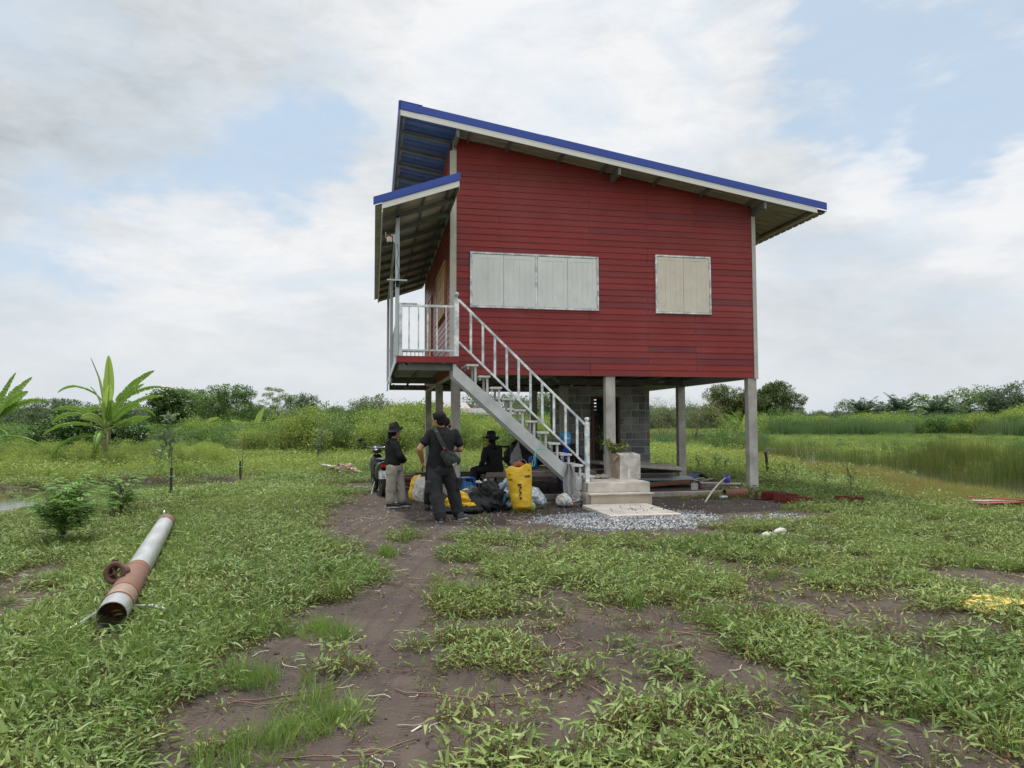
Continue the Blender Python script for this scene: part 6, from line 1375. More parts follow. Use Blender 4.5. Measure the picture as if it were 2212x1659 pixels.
# blue chair back
CH = empty('plastic_chair', (2.04, 1.75, .463)); CH.scale = (.68, .68, .8); tag(CH, 'blue plastic chair back with round and slotted holes on the bench', 'chair')
def holed(w, h, t, hole, slots, name, m, root):
    mb = MB(); n = 28; outer = []; 
    for i in range(n): a = 2 * PI * i / n; outer.append((w * .5 * abs(math.cos(a)) ** .6 * np.sign(math.cos(a)), h * .5 * abs(math.sin(a)) ** .6 * np.sign(math.sin(a))))
    bm = bmesh.new()
    cells = 30
    for i in range(cells):
        for j in range(cells):
            x = (i + .5) / cells * w - w / 2; z = (j + .5) / cells * h - h / 2
            if (abs(x) / (w / 2)) ** 3 + (abs(z) / (h / 2)) ** 3 > 1: continue
            if math.hypot(x, z - h * .30) < hole: continue
            if z < h * .12 and z > -h * .30 and any(abs(x - s) < .009 for s in slots): continue
            dx, dz = w / cells / 2 + 1e-4, h / cells / 2 + 1e-4; mb.box(x - dx, x + dx, -t / 2 - .03 * (1 - (2 * x / w) ** 2), t / 2 - .03 * (1 - (2 * x / w) ** 2), z - dz, z + dz)
    return mb.build(name, m, root)
m_chair = mat('blue_plastic', (.045, .13, .42), .35, var=.05)
o = holed(.30, .34, .012, .035, (-.075, -.035, .005, .045, .085), 'backrest', m_chair, CH); o.location = (0, 0, .21); o.rotation_euler = (-.15, 0, 0)
mb = MB(); mb.box(-.16, .16, -.02, .28, .02, .04); 
for sx in (-.14, .14): mb.box(sx - .012, sx + .012, -.03, .01, .0, .09); mb.box(sx - .012, sx + .012, .24, .27, 0, .03)
mb.build('seat', m_chair, CH, bevel=.004)
CR = empty('plastic_crate', (2.55, 2.2, .463)); tag(CR, 'dark grey slotted plastic crate tipped on its corner on the bench', 'crate'); mb = MB()
for i in range(9): mb.box(-.22 + i * .05, -.19 + i * .05, -.006, .006, -.10, .14)
mb.box(-.23, .24, -.008, .008, -.13, -.10); mb.box(-.23, .24, -.008, .008, .14, .17); o = mb.build('side', m_black, CR); o.location = (0, -.15, .22); o.rotation_euler = (0, .6, 0)
mb = MB(); mb.box(-.23, .24, .008, .30, -.135, -.12); mb.box(-.235, -.225, .008, .3, -.13, .16); mb.box(.235, .245, .008, .3, -.13, .16); o = mb.build('base', m_black, CR); o.location = (0, -.15, .22); o.rotation_euler = (0, .6, 0)
# wood and board piles
def pile(root, items, name='board', ms=(None,)):
    R = random.Random(len(items))
    for (x, y, z, l, w, h, a, tilt, m) in items:
        mb = MB(); mb.box(-l / 2, l / 2, -w / 2, w / 2, 0, h); o = mb.build(name, m, root, bevel=.003); o.location = (x, y, z); o.rotation_euler = (0, tilt, a)
def plank(label, x, y, z, l, w, h, a, tilt, m, group=None, name='plank'):
    mb = MB(); mb.box(-l / 2, l / 2, -w / 2, w / 2, 0, h); o = mb.build(name, m, None, bevel=.003); o.location = (x, y, z); o.rotation_euler = (0, tilt, a); tag(o, label, name, group); return o
m_dkw = mat('dark_board', (.06, .05, .045), .8, var=.3, vscale_=4, bump=.3); m_redb = mat('red_board', (.20, .035, .03), .7, var=.2, vscale_=5, bump=.2)
R = random.Random(44)
for i in range(7):     # dark boards lying across behind the front left stilt
    plank('dark long board number %s from the ground in the stack behind the left stilts' % ('one', 'two', 'three', 'four', 'five', 'six', 'seven')[i], .25 + R.uniform(-.1, .1), 3.25 + R.uniform(-.12, .1), .0 + i * .047, 1.7 + R.uniform(-.15, .15), .22, .042, R.uniform(-.04, .04), 0, m_dkw if i != 2 else m_wood_old, 'stack of dark boards')
for i in range(9):
    plank('red siding offcut, layer %s of the short stack left of the hidden person' % ('one', 'two', 'three', 'four', 'five', 'six', 'seven', 'eight', 'nine')[i], -.50 + R.uniform(-.09, .12), 2.75 + R.uniform(-.15, .15), -.01 + i * .033, .75 + R.uniform(-.2, .2), .17, .016, R.uniform(-.3, .3), R.uniform(-.05, .05), m_redb if i not in (0, 1) else m_wood_old2, 'stack of red siding offcuts')
# old doors and boards right of the landing, before the block room
its = [('grey old door lying flat, top of the pile by the block room', 4.55, 2.35, .50, 1.9, .85, .035, .10, .05, m_wood_old2), ('pale framed old window leaf, right end of the pile by the block room', 5.05, 1.9, .445, 1.1, .75, .035, -.25, .06, m_whsack)]
for i, (lb, x, y, z, l, w, h, a, tl, m) in enumerate(its):
    rt = empty('old_door', (x, y, z), a); rt.rotation_euler = (0, tl, a); tag(rt, lb, 'door')
    mb = MB(); mb.box(-l / 2, l / 2, -w / 2, w / 2, 0, h); mb.build('panel', m, rt, bevel=.003)
    mb = MB(); f = .09; mb.box(-l / 2, l / 2, -w / 2, -w / 2 + f, h + .0005, h + .018); mb.box(-l / 2, l / 2, w / 2 - f, w / 2, h + .0005, h + .018); mb.box(-l / 2, -l / 2 + f, -w / 2 + f, w / 2 - f, h + .0005, h + .0175); mb.box(l / 2 - f, l / 2, -w / 2 + f, w / 2 - f, h + .0005, h + .0175); mb.build('frame', m_wood_old2 if i == 0 else m_trim, rt, bevel=.003)
words = ('lowest', 'second lowest', 'third lowest', 'fourth', 'fifth', 'sixth', 'seventh', 'eighth')
for i in range(8):
    plank('%s weathered board of the flat pile before the block room' % words[i], 4.6 + R.uniform(-.25, .3), 2.2 + R.uniform(-.2, .15), .02 + i * .052, 1.9 + R.uniform(-.3, .45), .5 - .03 * i, .038, R.uniform(-.10, .10), 0, (m_wood_old, m_wood_old2, m_dkw, m_wood_old2)[i % 4], 'flat pile of weathered boards')
plank('light blue painted board sticking out of the pile by the block room', 5.1, 1.75, .17, 1.5, .22, .02, -.06, 0, mat('pale_blue_paint', (.20, .38, .50), .6, var=.15), name='board')
plank('reddish brown beam slanting before the pile by the block room', 4.9, 1.45, .06, 1.6, .08, .10, .05, -.05, mat('red_brown_wood', (.16, .07, .045), .8, var=.2, bump=.3), name='beam')
# planks, dustpan, cup and stick by the right stilt
for i in range(5):
    plank('%s bare plank in the small stack behind the front right stilt' % words[i], 6.42 + R.uniform(-.05, .08), 1.25 + R.uniform(-.05, .05), -.03 + i * .030, 1.0, .30 - .02 * i, .038, -.28 + R.uniform(-.05, .05), .02, m_wood_old if i != 4 else m_wood_old2, 'small plank stack under the house')
for i in range(5):
    plank(('thin grey lath crossing the scrap by the blue dustpan', 'broken brown panel by the blue dustpan', 'dark slat under the blue dustpan', 'short board under the broken brown panel', 'narrow pale lath leaning on the scrap')[i], 6.0 + R.uniform(-.3, .35), 1.8 + R.uniform(-.2, .2), .02 + i * .035, R.uniform(.5, 1.0), R.uniform(.06, .2), .02, R.uniform(-.7, .7), R.uniform(-.12, .12), (m_wood_old2, mat('brown_panel', (.15, .08, .055), .7, var=.2), m_dkw, m_wood_old, m_wood_old2)[i], name='lath')
DP = empty('dustpan', (5.98, 2.05, .05), .1); tag(DP, 'blue sheet dustpan lying open on wood scraps under the house', 'dustpan'); m_dp = mat('deep_blue_plastic', (.015, .05, .22), .35, var=.05)
mb = MB(); mb.v = [(-.30, -.2, 0), (.18, -.2, .24), (.18, .2, .24), (-.30, .2, 0), (-.30, -.2, .012), (.18, -.2, .252), (.18, .2, .252), (-.30, .2, .012)]; mb.f = [(0, 3, 2, 1), (4, 5, 6, 7), (0, 1, 5, 4), (1, 2, 6, 5), (2, 3, 7, 6), (3, 0, 4, 7)]; mb.build('pan', m_dp, DP)
mb = MB(); mb.v = [(.18, -.2, .245), (.52, -.2, .06), (.52, .2, .06), (.18, .2, .245), (.18, -.2, .257), (.52, -.2, .072), (.52, .2, .072), (.18, .2, .257)]; mb.f = [(0, 3, 2, 1), (4, 5, 6, 7), (0, 1, 5, 4), (1, 2, 6, 5), (2, 3, 7, 6), (3, 0, 4, 7)]; mb.build('hood', m_black, DP)
PC = MB(); PC.lathe([(0, 0), (.065, 0), (.085, .17), (.078, .17), (.058, .01), (0, .01)], (0, 0, 0), 18); o = PC.build('purple_cup', mat('purple_plastic', (.10, .06, .42), .35, var=.05), None, smooth=True); o.location = (6.5, 1.2, .118); o.rotation_euler = (0, -.12, 0); tag(o, 'purple plastic cup standing on the small plank stack', 'cup')
mb = MB(); mb.tube([(4.80, -1.13, -.03), (5.28, -.46, .10), (5.80, .25, .20), (6.30, .92, .262)], [.022, .02, .018, .016], 8); tag(mb.build('stick', mat('peeled_stick', (.42, .38, .31), .8, var=.15, bump=.2), None, smooth=True), 'pale peeled stick leaning from the soil to the plank stack', 'stick')
plank('small grey plate stuck upright in the soil under the house', 5.59, 1.0, -.05, .17, .02, .20, .1, 0, m_conc, name='plate')
bk = empty('ridge_tile', (5.72, -.60, -.03), .0); tag(bk, 'rusty brown hollow clay tile beside the concrete ground beam', 'tile'); mb = MB(); mb.lathe([(.09, -.24), (.105, -.24), (.105, .24), (.09, .24), (.09, -.24)], (0, 0, .09), 20, 'x', False); mb.build('body', mat('terracotta', (.15, .06, .04), .8, var=.2, bump=.2), bk, bevel=.002, smooth=True)
mb = MB(); mb.lathe([(0, -.08), (.035, -.08), (.04, -.03), (.035, .0), (.04, .04), (.03, .08), (0, .08)], (0, 0, .035), 12, 'x'); o = mb.build('bottle', m_clear, None, smooth=True); o.location = (5.38, -.75, -.02); o.rotation_euler = (0, 0, -.3); tag(o, 'crushed clear bottle left of the clay tile', 'bottle')
# red gutter pieces in the creepers
m_gut = mat('red_gutter', (.13, .018, .018), .4, var=.1, vscale_=6)
for i, (x, y, l, a) in enumerate(((6.42, -.95, .30, .9), (6.62, -1.12, .44, -.08), (6.60, -1.55, .40, -.8), (6.45, -2.2, .46, .03), (7.45, -2.25, .50, 0.02))):
    rt = empty('red_channel', (x - .35, y, 0), a); tag(rt, ('short red metal channel nearest the front right stilt', 'ribbed red channel second from the stilt', 'red channel lying slanted, third from the stilt', 'red channel at the end of the group, open side up', 'lone red channel holding a seedling')[i], 'channel', 'red metal channels in the creepers')
    mb = MB(); mb.box(-l / 2, l / 2, -.08, -.074, 0, .14); mb.build('side', m_gut, rt); mb = MB(); mb.box(-l / 2, l / 2, .074, .08, 0, .15); mb.build('side', m_gut, rt); mb = MB(); mb.box(-l / 2, l / 2, -.0735, .0735, 0, .006); mb.build('base', m_gut, rt)
    if i == 1:
        mb = MB()
        for q in range(9): mb.box(-l / 2 + .01, l / 2 - .01, -.085, -.081, .012 + q * .014, .02 + q * .014)
        mb.build('ribs', m_gut, rt)
sapling('bright seedling growing in the lone red channel', 7.12, -2.2, 0, .28, .03, 840, 30, m_vine_y, .07)
sapling('leafy seedling growing between the red channels', 6.2, -1.6, 0, .30, -.03, 841, 26, m_vine, .07)
# stack of red offcuts at the right edge
for i in range(10):
    plank('%s red strip of the flat fan of strips by the right edge' % (words + ('ninth', 'topmost'))[i], 9.35 + R.uniform(-.25, .25), -3.55 + R.uniform(-.12, .12), .0 + i * .018, 1.5 + R.uniform(-.3, .3), .09, .014, -.10 + R.uniform(-.34, .34), R.uniform(-.03, .06), m_redb if i != 8 else m_wood_old2, 'fan of red strips', 'strip')
plank('small red tile lying on gravel at the slab corner', 2.28, -3.12, -.03, .26, .13, .025, -.05, 0, m_redb, name='tile')
# left: board on rubble
plank('long pale board leaning on rubble left of the motorcycle', -2.0, 7.6, .10, 2.0, .26, .03, -.15, .19, m_whsack, name='board')
lump('rubble_bag', 'torn white and red bag under the pale leaning board', 'bag', *heap(.5, .3, .30, 930, .16, 6, 2.2, top=.5), mat('torn_bag', (.42, .30, .26), .85, var=.3, vscale_=5, col2=(.30, .16, .13), sharp=.12, bump=.5), (-2.35, 7.7, -.02))
mb = MB(); mb.tube([(-2.9, 2.6, .02), (-2.3, 2.5, .03), (-1.8, 2.9, .05), (-1.45, 3.1, .03)], .012, 6); tag(mb.build('hose', m_whsack, None, smooth=True), 'thin pale hose lying on soil left of the motorcycle', 'hose')
mb = MB(); mb.tube([(-2.1, 5.2, .03), (-1.6, 5.4, .04), (-1.2, 5.3, .05)], .014, 6); tag(mb.build('hose', mat('blue_pipe', (.10, .25, .42), .5), None, smooth=True), 'thin blue pipe on soil beyond the motorcycle', 'pipe')
# yellow bag at right
lump('yellow_bag', 'flattened faded yellow bag half hidden in creepers near the right edge', 'bag', *heap(.34, .22, .10, 931, .10, 9, 2.2, top=.6), mat('faded_yellow', (.42, .33, .07), .55, var=.1, vscale_=6, bump=.4), (3.38, -9.08, .0), -.3)
for i, (x, y, s) in enumerate(((3.62, -5.35, .10), (3.92, -5.15, .11), (4.05, -5.38, .06), (3.45, -5.5, .05), (3.78, -5.5, .05))):
    lump('pale_stone', ('pale smooth stone, left of the chalky stones on the soil', 'largest chalky stone, right of the group', 'small chalky stone at the right end', 'tiny chalky stone at the left end', 'tiny chalky stone in front of the group')[i], 'stone', *heap(s, s * .7, s * .8, 935 + i, .02, 14, 2.2, top=.6, k=24, m=12, ridge=False), mat('chalk_stone', (.38, .365, .33), .9, var=.08), (x, y, -.01), .3 * i)
# --- cardboard box and potted branch on the landing
BX = empty('cardboard_box', (3.40, -.12, .386), .0); tag(BX, 'dusty white cardboard box with torn flaps on the landing', 'box'); m_card = mat('dusty_carton', (.68, .65, .60), .85, var=.08, vscale_=5, col2=(.42, .37, .31), bump=.2); m_card2 = mat('brown_carton', (.46, .36, .27), .85, var=.12, vscale_=5, col2=(.36, .27, .20))
mb = MB(); mb.box(-.05, .385, -.245, -.237, 0, .478); mb.build('front_side', m_card, BX); mb = MB(); mb.box(.377, .385, -.2365, .50, 0, .478); mb.build('side', m_card, BX); mb = MB(); mb.box(-.12, .385, .50, .508, 0, .478); mb.build('side', m_card, BX)
V = [(-.05, -.237, 0), (-.12, .50, 0), (-.15, .50, .46), (-.13, .02, .50), (-.05, -.237, .478)]
mb = MB(); mb.quad(*[(x - .004, y, z) for x, y, z in V]); mb.quad(*reversed([(x + .004, y, z) for x, y, z in V])); mb.build('side', m_card2, BX)
for i, vs in enumerate((((-.05, -.24, .479), (.385, -.24, .479), (.36, .06, .515), (-.03, .04, .505)), ((-.05, .345, .479), (.385, .345, .479), (.37, .05, .50), (-.05, .02, .497)), ((-.05, -.24, .478), (-.055, .05, .485), (-.16, -.17, .34)), ((.385, -.22, .479), (.385, .32, .479), (.20, .2, .51), (.22, -.15, .508)))):
    mb = MB(); mb.quad(*vs); o = mb.build('flap', m_card if i != 2 else m_card2, BX); s = o.modifiers.new('t', 'SOLIDIFY'); s.thickness = .006
mb = MB(); mb.box(.125, .16, -.2475, -.2455, .02, .20); mb.build('tape', m_white, BX)
lump('grey_rag', 'dirty beige rag lying on the landing left of the box', 'rag', *heap(.20, .12, .09, 940, .05, 9, 2.3, top=.5), mat('beige_rag', (.36, .32, .27), .9, var=.2, bump=.4), (3.02, -.2, .386))
def branchplant(name, label, base, tips, nl, leaf, seed, m):
    rng = np.random.default_rng(seed); root = empty(name, base); tag(root, label, 'plant'); mb = MB(); P0 = []; D0 = []
    for tp in tips:
        tp = Vector(tp); mid = tp * .55 + Vector((0, 0, .06)); mb.tube([(0, 0, -.02), mid * .5 + Vector((0, 0, .03)), mid, tp], [.007, .006, .004, .002], 5)
        for j in range(nl): t = rng.uniform(.55, 1.0); q = (mid.lerp(tp, (t - .5) * 2)); P0.append(np.array(q) + rng.normal(0, .012, 3)); D0.append(rng.normal(0, 1, 3) + np.array([0, -.2, .1]))
    mb.build('stem', m_stem, root); n = len(P0); v, f = leafset(n, rng, np.array(P0), rng.uniform(.7, 1.2, n) * leaf, np.full(n, leaf * .6), np.array(D0), .15, .2, 2); thingmesh('leaves', v, f, m, parent=root, smooth=False)
branchplant('weed_plant', 'leafy green weed growing out of the torn cardboard box', (3.36, -.02, .72), [(-.22, -.1, .38), (-.14, 0, .44), (-.05, 0, .34), (.06, .05, .34), (.20, 0, .40), (.28, 0, .36), (-.08, 0, .27), (.1, 0, .25)], 14, .11, 950, m_vine_y)
branchplant('weed_plant', 'thin arching branches with leaves crossing the block room doorway', (4.15, 2.2, .45), [(-.42, 0, 1.02), (-.34, 0, .98), (-.38, 0, .72), (-.52, 0, .76), (-.44, 0, .62)], 12, .09, 951, m_vine_y)
# --- the long steel pipe
PI_ = empty('steel_pipe', (-3.33, -8.36, .125)); tag(PI_, 'long steel pipe with rusty end section lying in the creepers', 'pipe'); ax = Vector((-1.0, 5.15, .02)); LN = ax.length; PI_.rotation_euler = (ax.normalized()).to_track_quat('Y', 'Z').to_euler()
m_pst = mat('brushed_steel', (.50, .52, .53), .33, metal=.75, var=.12, vscale_=3, stretch=(3, .6, 3), col2=(.40, .40, .38), bump=.08); m_prust = mat('rust_coat', (.105, .046, .030), .75, var=.2, vscale_=6, col2=(.17, .095, .065), bump=.3, sharp=.25); m_pmix = mat('stained_steel', (.17, .105, .07), .55, metal=.3, var=.2, vscale_=5, col2=(.30, .25, .20), sharp=.2, bump=.2); m_ginc = m_pst
def ring(r0, y0, r1, y1, thick=.006): return [(r0 - thick, y0), (r0, y0), (r1, y1), (r1 - thick, y1)]
def pipe(name, m, prof, k=36):
    mb = MB(); mb.lathe(prof, (0, 0, 0), k, 'y'); n = len(prof); mb.f = mb.f[:-2]
    for j in range(k): a = j; b = (j + 1) % k; mb.f.append((b, a, (n - 1) * k + a, (n - 1) * k + b))
    return mb.build(name, m, PI_, smooth=False, fix=True)
pipe('mouth_section', m_pst, ring(.104, 0, .106, .30)); pipe('stained_section', m_pmix, ring(.107, .301, .108, .62)); pipe('rusty_section', m_prust, ring(.110, .621, .111, 1.62)); pipe('main_tube', m_pst, ring(.107, 1.621, .105, 4.85)); pipe('far_end', m_prust, ring(.109, 4.851, .110, 5.2))
for y in (.30, .62, 1.48, 1.62): mb = MB(); mb.lathe([(.108, y - .006), (.1135, y - .003), (.1135, y + .003), (.108, y + .006)], (0, 0, 0), 36, 'y'); mb.build('weld_seam', m_rust, PI_, smooth=True)
VL = empty('flange'); VL.parent = PI_; VL.location = (-.085, .98, .125); VL.scale = (.9, .9, .9); VL.rotation_euler = (rad(80), 0, rad(-22)); m_vr = mat('dark_rust', (.10, .05, .035), .8, var=.3, vscale_=10, bump=.4)
mb = MB(); mb.lathe([(.062, -.10), (.070, -.10), (.070, .04), (.062, .04), (.062, -.10)], (0, 0, 0), 28, cap=False); mb.build('collar', m_vr, VL, smooth=False)
mb = MB(); mb.lathe([(.058, .035), (.098, .035), (.104, .05), (.098, .062), (.066, .062), (.058, .05), (.058, .035)], (0, 0, 0), 36, cap=False); mb.build('rim', m_vr, VL, smooth=True)
mb = MB(); mb.lathe([(0, .03), (.020, .03), (.020, .05), (0, .052)], (0, 0, 0), 16)
for i in range(4): a = PI / 2 * i + .5; mb.bar((.015 * math.cos(a), .015 * math.sin(a), .04), (.06 * math.cos(a), .06 * math.sin(a), .04), .014, .010)
mb.build('spokes', m_vr, VL)
mb = MB(); mb.box(-.05, .0, .09, .12, .0, .03); mb.build('lug', m_vr, VL)
mb = MB(); mb.tube([(-.105, .30, -.02), (-.22, .12, -.06), (-.36, -.12, -.10)], [.016, .014, .012], 10); mb.build('rod', m_pst, PI_, smooth=True)
mb = MB(); mb.tube([(.10, .36, -.03), (.24, .30, -.02), (.345, .18, -.035)], [.018, .016, .016], 10); mb.build('rod', m_pst, PI_, smooth=True)
mb = MB(); mb.lathe([(.022, 0), (.05, 0), (.05, .008), (.022, .008), (.022, 0)], (-.01, 4.9, .14), 20, 'x', False); mb.build('lifting_eye', m_pst, PI_)
# --- loose runners and twigs on the soil
m_run = mat('reddish_runner', (.15, .065, .05), .7, var=.3, vscale_=4, col2=(.17, .13, .07)); R = random.Random(77); mb = MB()
for (x, y) in [(.5, -10.2), (-.9, -10.3), (1.6, -9.7), (.9, -9.4), (-.2, -9.2), (1.2, -8.2), (-2.4, -9.9), (.1, -10.75), (2.2, -8.9), (-1.9, -10.6), (1.9, -10.2), (.2, -8.0), (-4.5, -6.6), (-4.2, -7.6), (2.9, -7.8), (3.9, -8.0), (-.5, -6.1), (.9, -6.6)]:
    for k in range(2):
        a = R.uniform(0, 2 * PI); q = Vector((x + R.uniform(-.2, .2), y + R.uniform(-.2, .2), 0)); pts = []
        for i in range(9): q = q + Vector((math.cos(a) * .08, math.sin(a) * .08, 0)); a += R.uniform(-.5, .5); pts.append((q.x, q.y, float(hgt(np.array([q.x]), np.array([q.y]))[0]) + .006 + R.uniform(0, .012)))
        mb.tube(pts, .0038, 5)
tag(mb.build('runners', m_run, None, smooth=True), kind='stuff')
plank('small bleached twig on the tyre track in the foreground', -1.28, -10.42, .01, .07, .012, .008, .75, -.1, m_wood_old2, name='twig')
# --- motorcycle
MC = empty('motorcycle', (-1.30, 1.05, 0), rad(7)); tag(MC, 'blue and black motor scooter seen from behind beside the woman in the hat', 'motorcycle')
m_mb = mat('black_gloss', (.012, .012, .014), .25, var=0, coat=.6); m_blu = mat('blue_gloss', (.02, .05, .38), .22, var=0, coat=.8); m_rub = mat('tyre_rubber', (.025, .024, .023), .85, bump=.4, bscale=40); m_chr = mat('chrome', (.6, .6, .6), .15, metal=1.)
for nm, y in (('rear', 0), ('front', 1.22)):
    wh = empty('wheel'); wh.parent = MC; wh.location = (0, y, .28)
    mb = MB(); prof = [(.20 + .0, -.045), (.245, -.05), (.272, -.03), (.28, 0), (.272, .03), (.245, .05), (.20, .045), (.20, -.045)]; mb.lathe(prof, (0, 0, 0), 32, 'x', False); mb.build('tyre', m_rub, wh, smooth=True)
    mb = MB(); mb.lathe([(.185, -.035), (.20, -.035), (.20, .035), (.185, .035), (.185, -.035)], (0, 0, 0), 28, 'x', False)
    for i in range(6): a = PI / 3 * i; mb.bar((0, 0, 0), (0, .19 * math.cos(a), .19 * math.sin(a)), .03, .02, up=(1, 0, 0))
    mb.lathe([(0, -.05), (.035, -.05), (.035, .05), (0, .05)], (0, 0, 0), 12, 'x'); mb.build('rim', m_chr, wh)
def shell(name, m, rings, k=14):
    mb = MB(); L_ = []
    for (y, z, w, h, e) in rings: L_.append([(w * abs(math.cos(t)) ** e * np.sign(math.cos(t)), y, z + h * abs(math.sin(t)) ** e * np.sign(math.sin(t))) for t in (2 * PI * j / k for j in range(k))])
    mb.loft(L_); o = mb.build(name, m, MC, smooth=True, fix=True); s = o.modifiers.new('s', 'SUBSURF'); s.levels = 1; s.render_levels = 2; return o
shell('tail_body', m_mb, [(-.20, .70, .03, .03, .8), (-.16, .68, .08, .06, .8), (.05, .62, .12, .10, .8), (.30, .55, .13, .13, .8), (.52, .45, .10, .14, .8), (.66, .36, .06, .08, .8)])
shell('seat', mat('seat_vinyl', (.02, .02, .02), .5), [(-.16, .755, .05, .02, .8), (-.08, .765, .10, .035, .8), (.20, .755, .125, .04, .8), (.45, .735, .10, .04, .8), (.62, .70, .05, .02, .8)])
shell('leg_shield', m_mb, [(.86, .30, .05, .10, .9), (.88, .45, .15, .12, .9), (.92, .62, .17, .12, .9), (.98, .76, .13, .08, .9), (1.0, .82, .06, .03, .9)])
shell('front_cowl', m_mb, [(.82, .90, .05, .03, .9), (.88, .91, .11, .05, .9), (.96, .91, .12, .06, .9), (1.05, .88, .09, .05, .9), (1.10, .86, .04, .03, .9)]); shell('cowl_visor', m_blu, [(.94, .965, .04, .015, .9), (1.0, .985, .12, .03, .9), (1.08, .95, .10, .04, .9), (1.14, .90, .04, .03, .9)])
shell('fender', m_mb, [(-.27, .40, .05, .02, .9), (-.22, .50, .07, .03, .9), (-.08, .585, .075, .03, .9), (.10, .59, .06, .03, .9)]); shell('front_fender', m_blu, [(1.02, .50, .05, .02, .9), (1.15, .585, .07, .03, .9), (1.30, .57, .07, .025, .9), (1.45, .46, .04, .02, .9)])
mb = MB(); mb.tube([(-.36, .84, .97), (-.24, .90, .99), (0, .93, .97), (.24, .90, .99), (.36, .84, .97)], .012, 8); o = mb.build('handlebar', m_chr, MC, smooth=True)
for s in (-1, 1):
    mb = MB(); mb.tube([(s * .36, .84, .97), (s * .25, .895, .988)], .019, 10); mb.build('grip', m_rub, MC, smooth=True)
    mt_ = empty('mirror'); mt_.parent = MC; mb = MB(); mb.tube([(s * .23, .90, .99), (s * .30, .90, 1.06), (s * .36, .88, 1.12)], .006, 6); mb.build('arm', m_mb, mt_); mb = MB(); mb.ell((s * .37, .87, 1.155), (.062, .018, .042), 16, 10); mb.build('glass', m_mb, mt_, smooth=True)
mb = MB(); mb.tube([(0, 1.22, .28), (0, 1.05, .70), (0, .98, .86)], .028, 8); mb.tube([(.09, 1.22, .28), (.09, 1.1, .56)], .018, 8); mb.tube([(-.09, 1.22, .28), (-.09, 1.1, .56)], .018, 8); mb.build('fork', m_chr, MC)
mb = MB(); mb.tube([(.07, .0, .28), (.08, .35, .30), (.07, .55, .33)], .03, 8); mb.build('swing_arm', m_mb, MC); mb = MB(); mb.tube([(.14, -.25, .36), (.15, -.05, .32), (.12, .3, .27), (.08, .5, .28)], [.045, .045, .03, .02], 12); mb.build('exhaust', m_chr, MC, smooth=True)
mb = MB(); mb.box(-.07, .07, -.225, -.19, .60, .66); mb.build('tail_light', mat('red_lens', (.35, .01, .01), .2), MC, bevel=.01)
PL = empty('licence_plate'); PL.parent = MC; PL.location = (-.02, -.262, .46); PL.rotation_euler = (-.12, 0, 0); mb = MB(); mb.box(-.10, .10, -.004, 0, -.085, .085); mb.build('plate', m_white, PL, bevel=.002)
mb = MB(); mb.box(-.10, .10, -.006, -.0045, .078, .084); mb.box(-.10, .10, -.006, -.0045, -.084, -.078); mb.box(-.10, -.094, -.006, -.0045, -.0775, .0775); mb.box(.094, .10, -.006, -.0045, -.0775, .0775); mb.build('border', mat('plate_blue', (.05, .30, .5), .5), PL)
text('1', .06, (-.02, -.006, .048), (PI / 2, 0, 0), m_ink, 'lettering', PL); text('กรุงเทพ', .035, (.0, -.006, .004), (PI / 2, 0, 0), m_ink, 'lettering', PL, 'NotoSansThai-VariableFont_wdth,wght.woff2'); text('90', .065, (.0, -.006, -.045), (PI / 2, 0, 0), m_ink, 'lettering', PL, bold=.002)
mb = MB(); mb.tube([(-.12, .33, .28), (-.2, .25, .02)], .012, 6); mb.build('stand', m_chr, MC)

STL = empty('plastic_stool', (.40, .62, 0), .3); tag(STL, 'blue plastic stool half hidden beside the feet of the seated woman', 'stool')
mb = MB(); mb.box(-.13, .13, -.13, .13, .37, .40); mb.build('seat', m_chair, STL, bevel=.01)
for a, b in ((-1, -1), (1, -1), (1, 1), (-1, 1)): mb = MB(); mb.bar((a * .11, b * .11, .37), (a * .15, b * .15, 0), .05, .05); mb.build('leg', m_chair, STL, bevel=.005)
# ------------------------------------------------------------------ people
m_skin = mat('skin', (.36, .20, .125), .5, var=.05, vscale_=6, bump=.05); m_skin2 = mat('tanned_skin', (.22, .115, .07), .5, var=.05, vscale_=6)
m_hair = mat('black_hair', (.004, .0035, .0035), .85, var=.3, vscale_=40, bump=.5, bscale=120)
m_tee = mat('black_tee', (.0075, .008, .010), .85, var=.2, vscale_=4, bump=.15); m_jk = mat('black_jacket', (.0055, .0055, .006), .8, var=.2, vscale_=4, bump=.15)
m_cargo = mat('charcoal_twill', (.022, .024, .026), .85, var=.15, vscale_=5, bump=.2, bscale=80); m_beige = mat('beige_twill', (.30, .28, .225), .85, var=.08, vscale_=5, bump=.2, bscale=80)
m_shoe = mat('dark_shoe', (.022, .022, .024), .8, var=.3, vscale_=20, bump=.3); m_sole = mat('pale_sole', (.42, .40, .38), .7); m_shoeg = mat('grey_shoe', (.075, .075, .08), .85, var=.4, vscale_=20, bump=.3)
m_blueshirt = mat('blue_shirt', (.01, .07, .50), .8, var=.12, vscale_=5, bump=.2); m_cap = mat('cyan_cap', (.03, .30, .62), .7, var=.05)
def bake(o):
    """turn the modifiers of o into plain geometry"""
    dg = bpy.context.evaluated_depsgraph_get(); me = bpy.data.meshes.new_from_object(o.evaluated_get(dg)); o.modifiers.clear(); o.data = me; return o
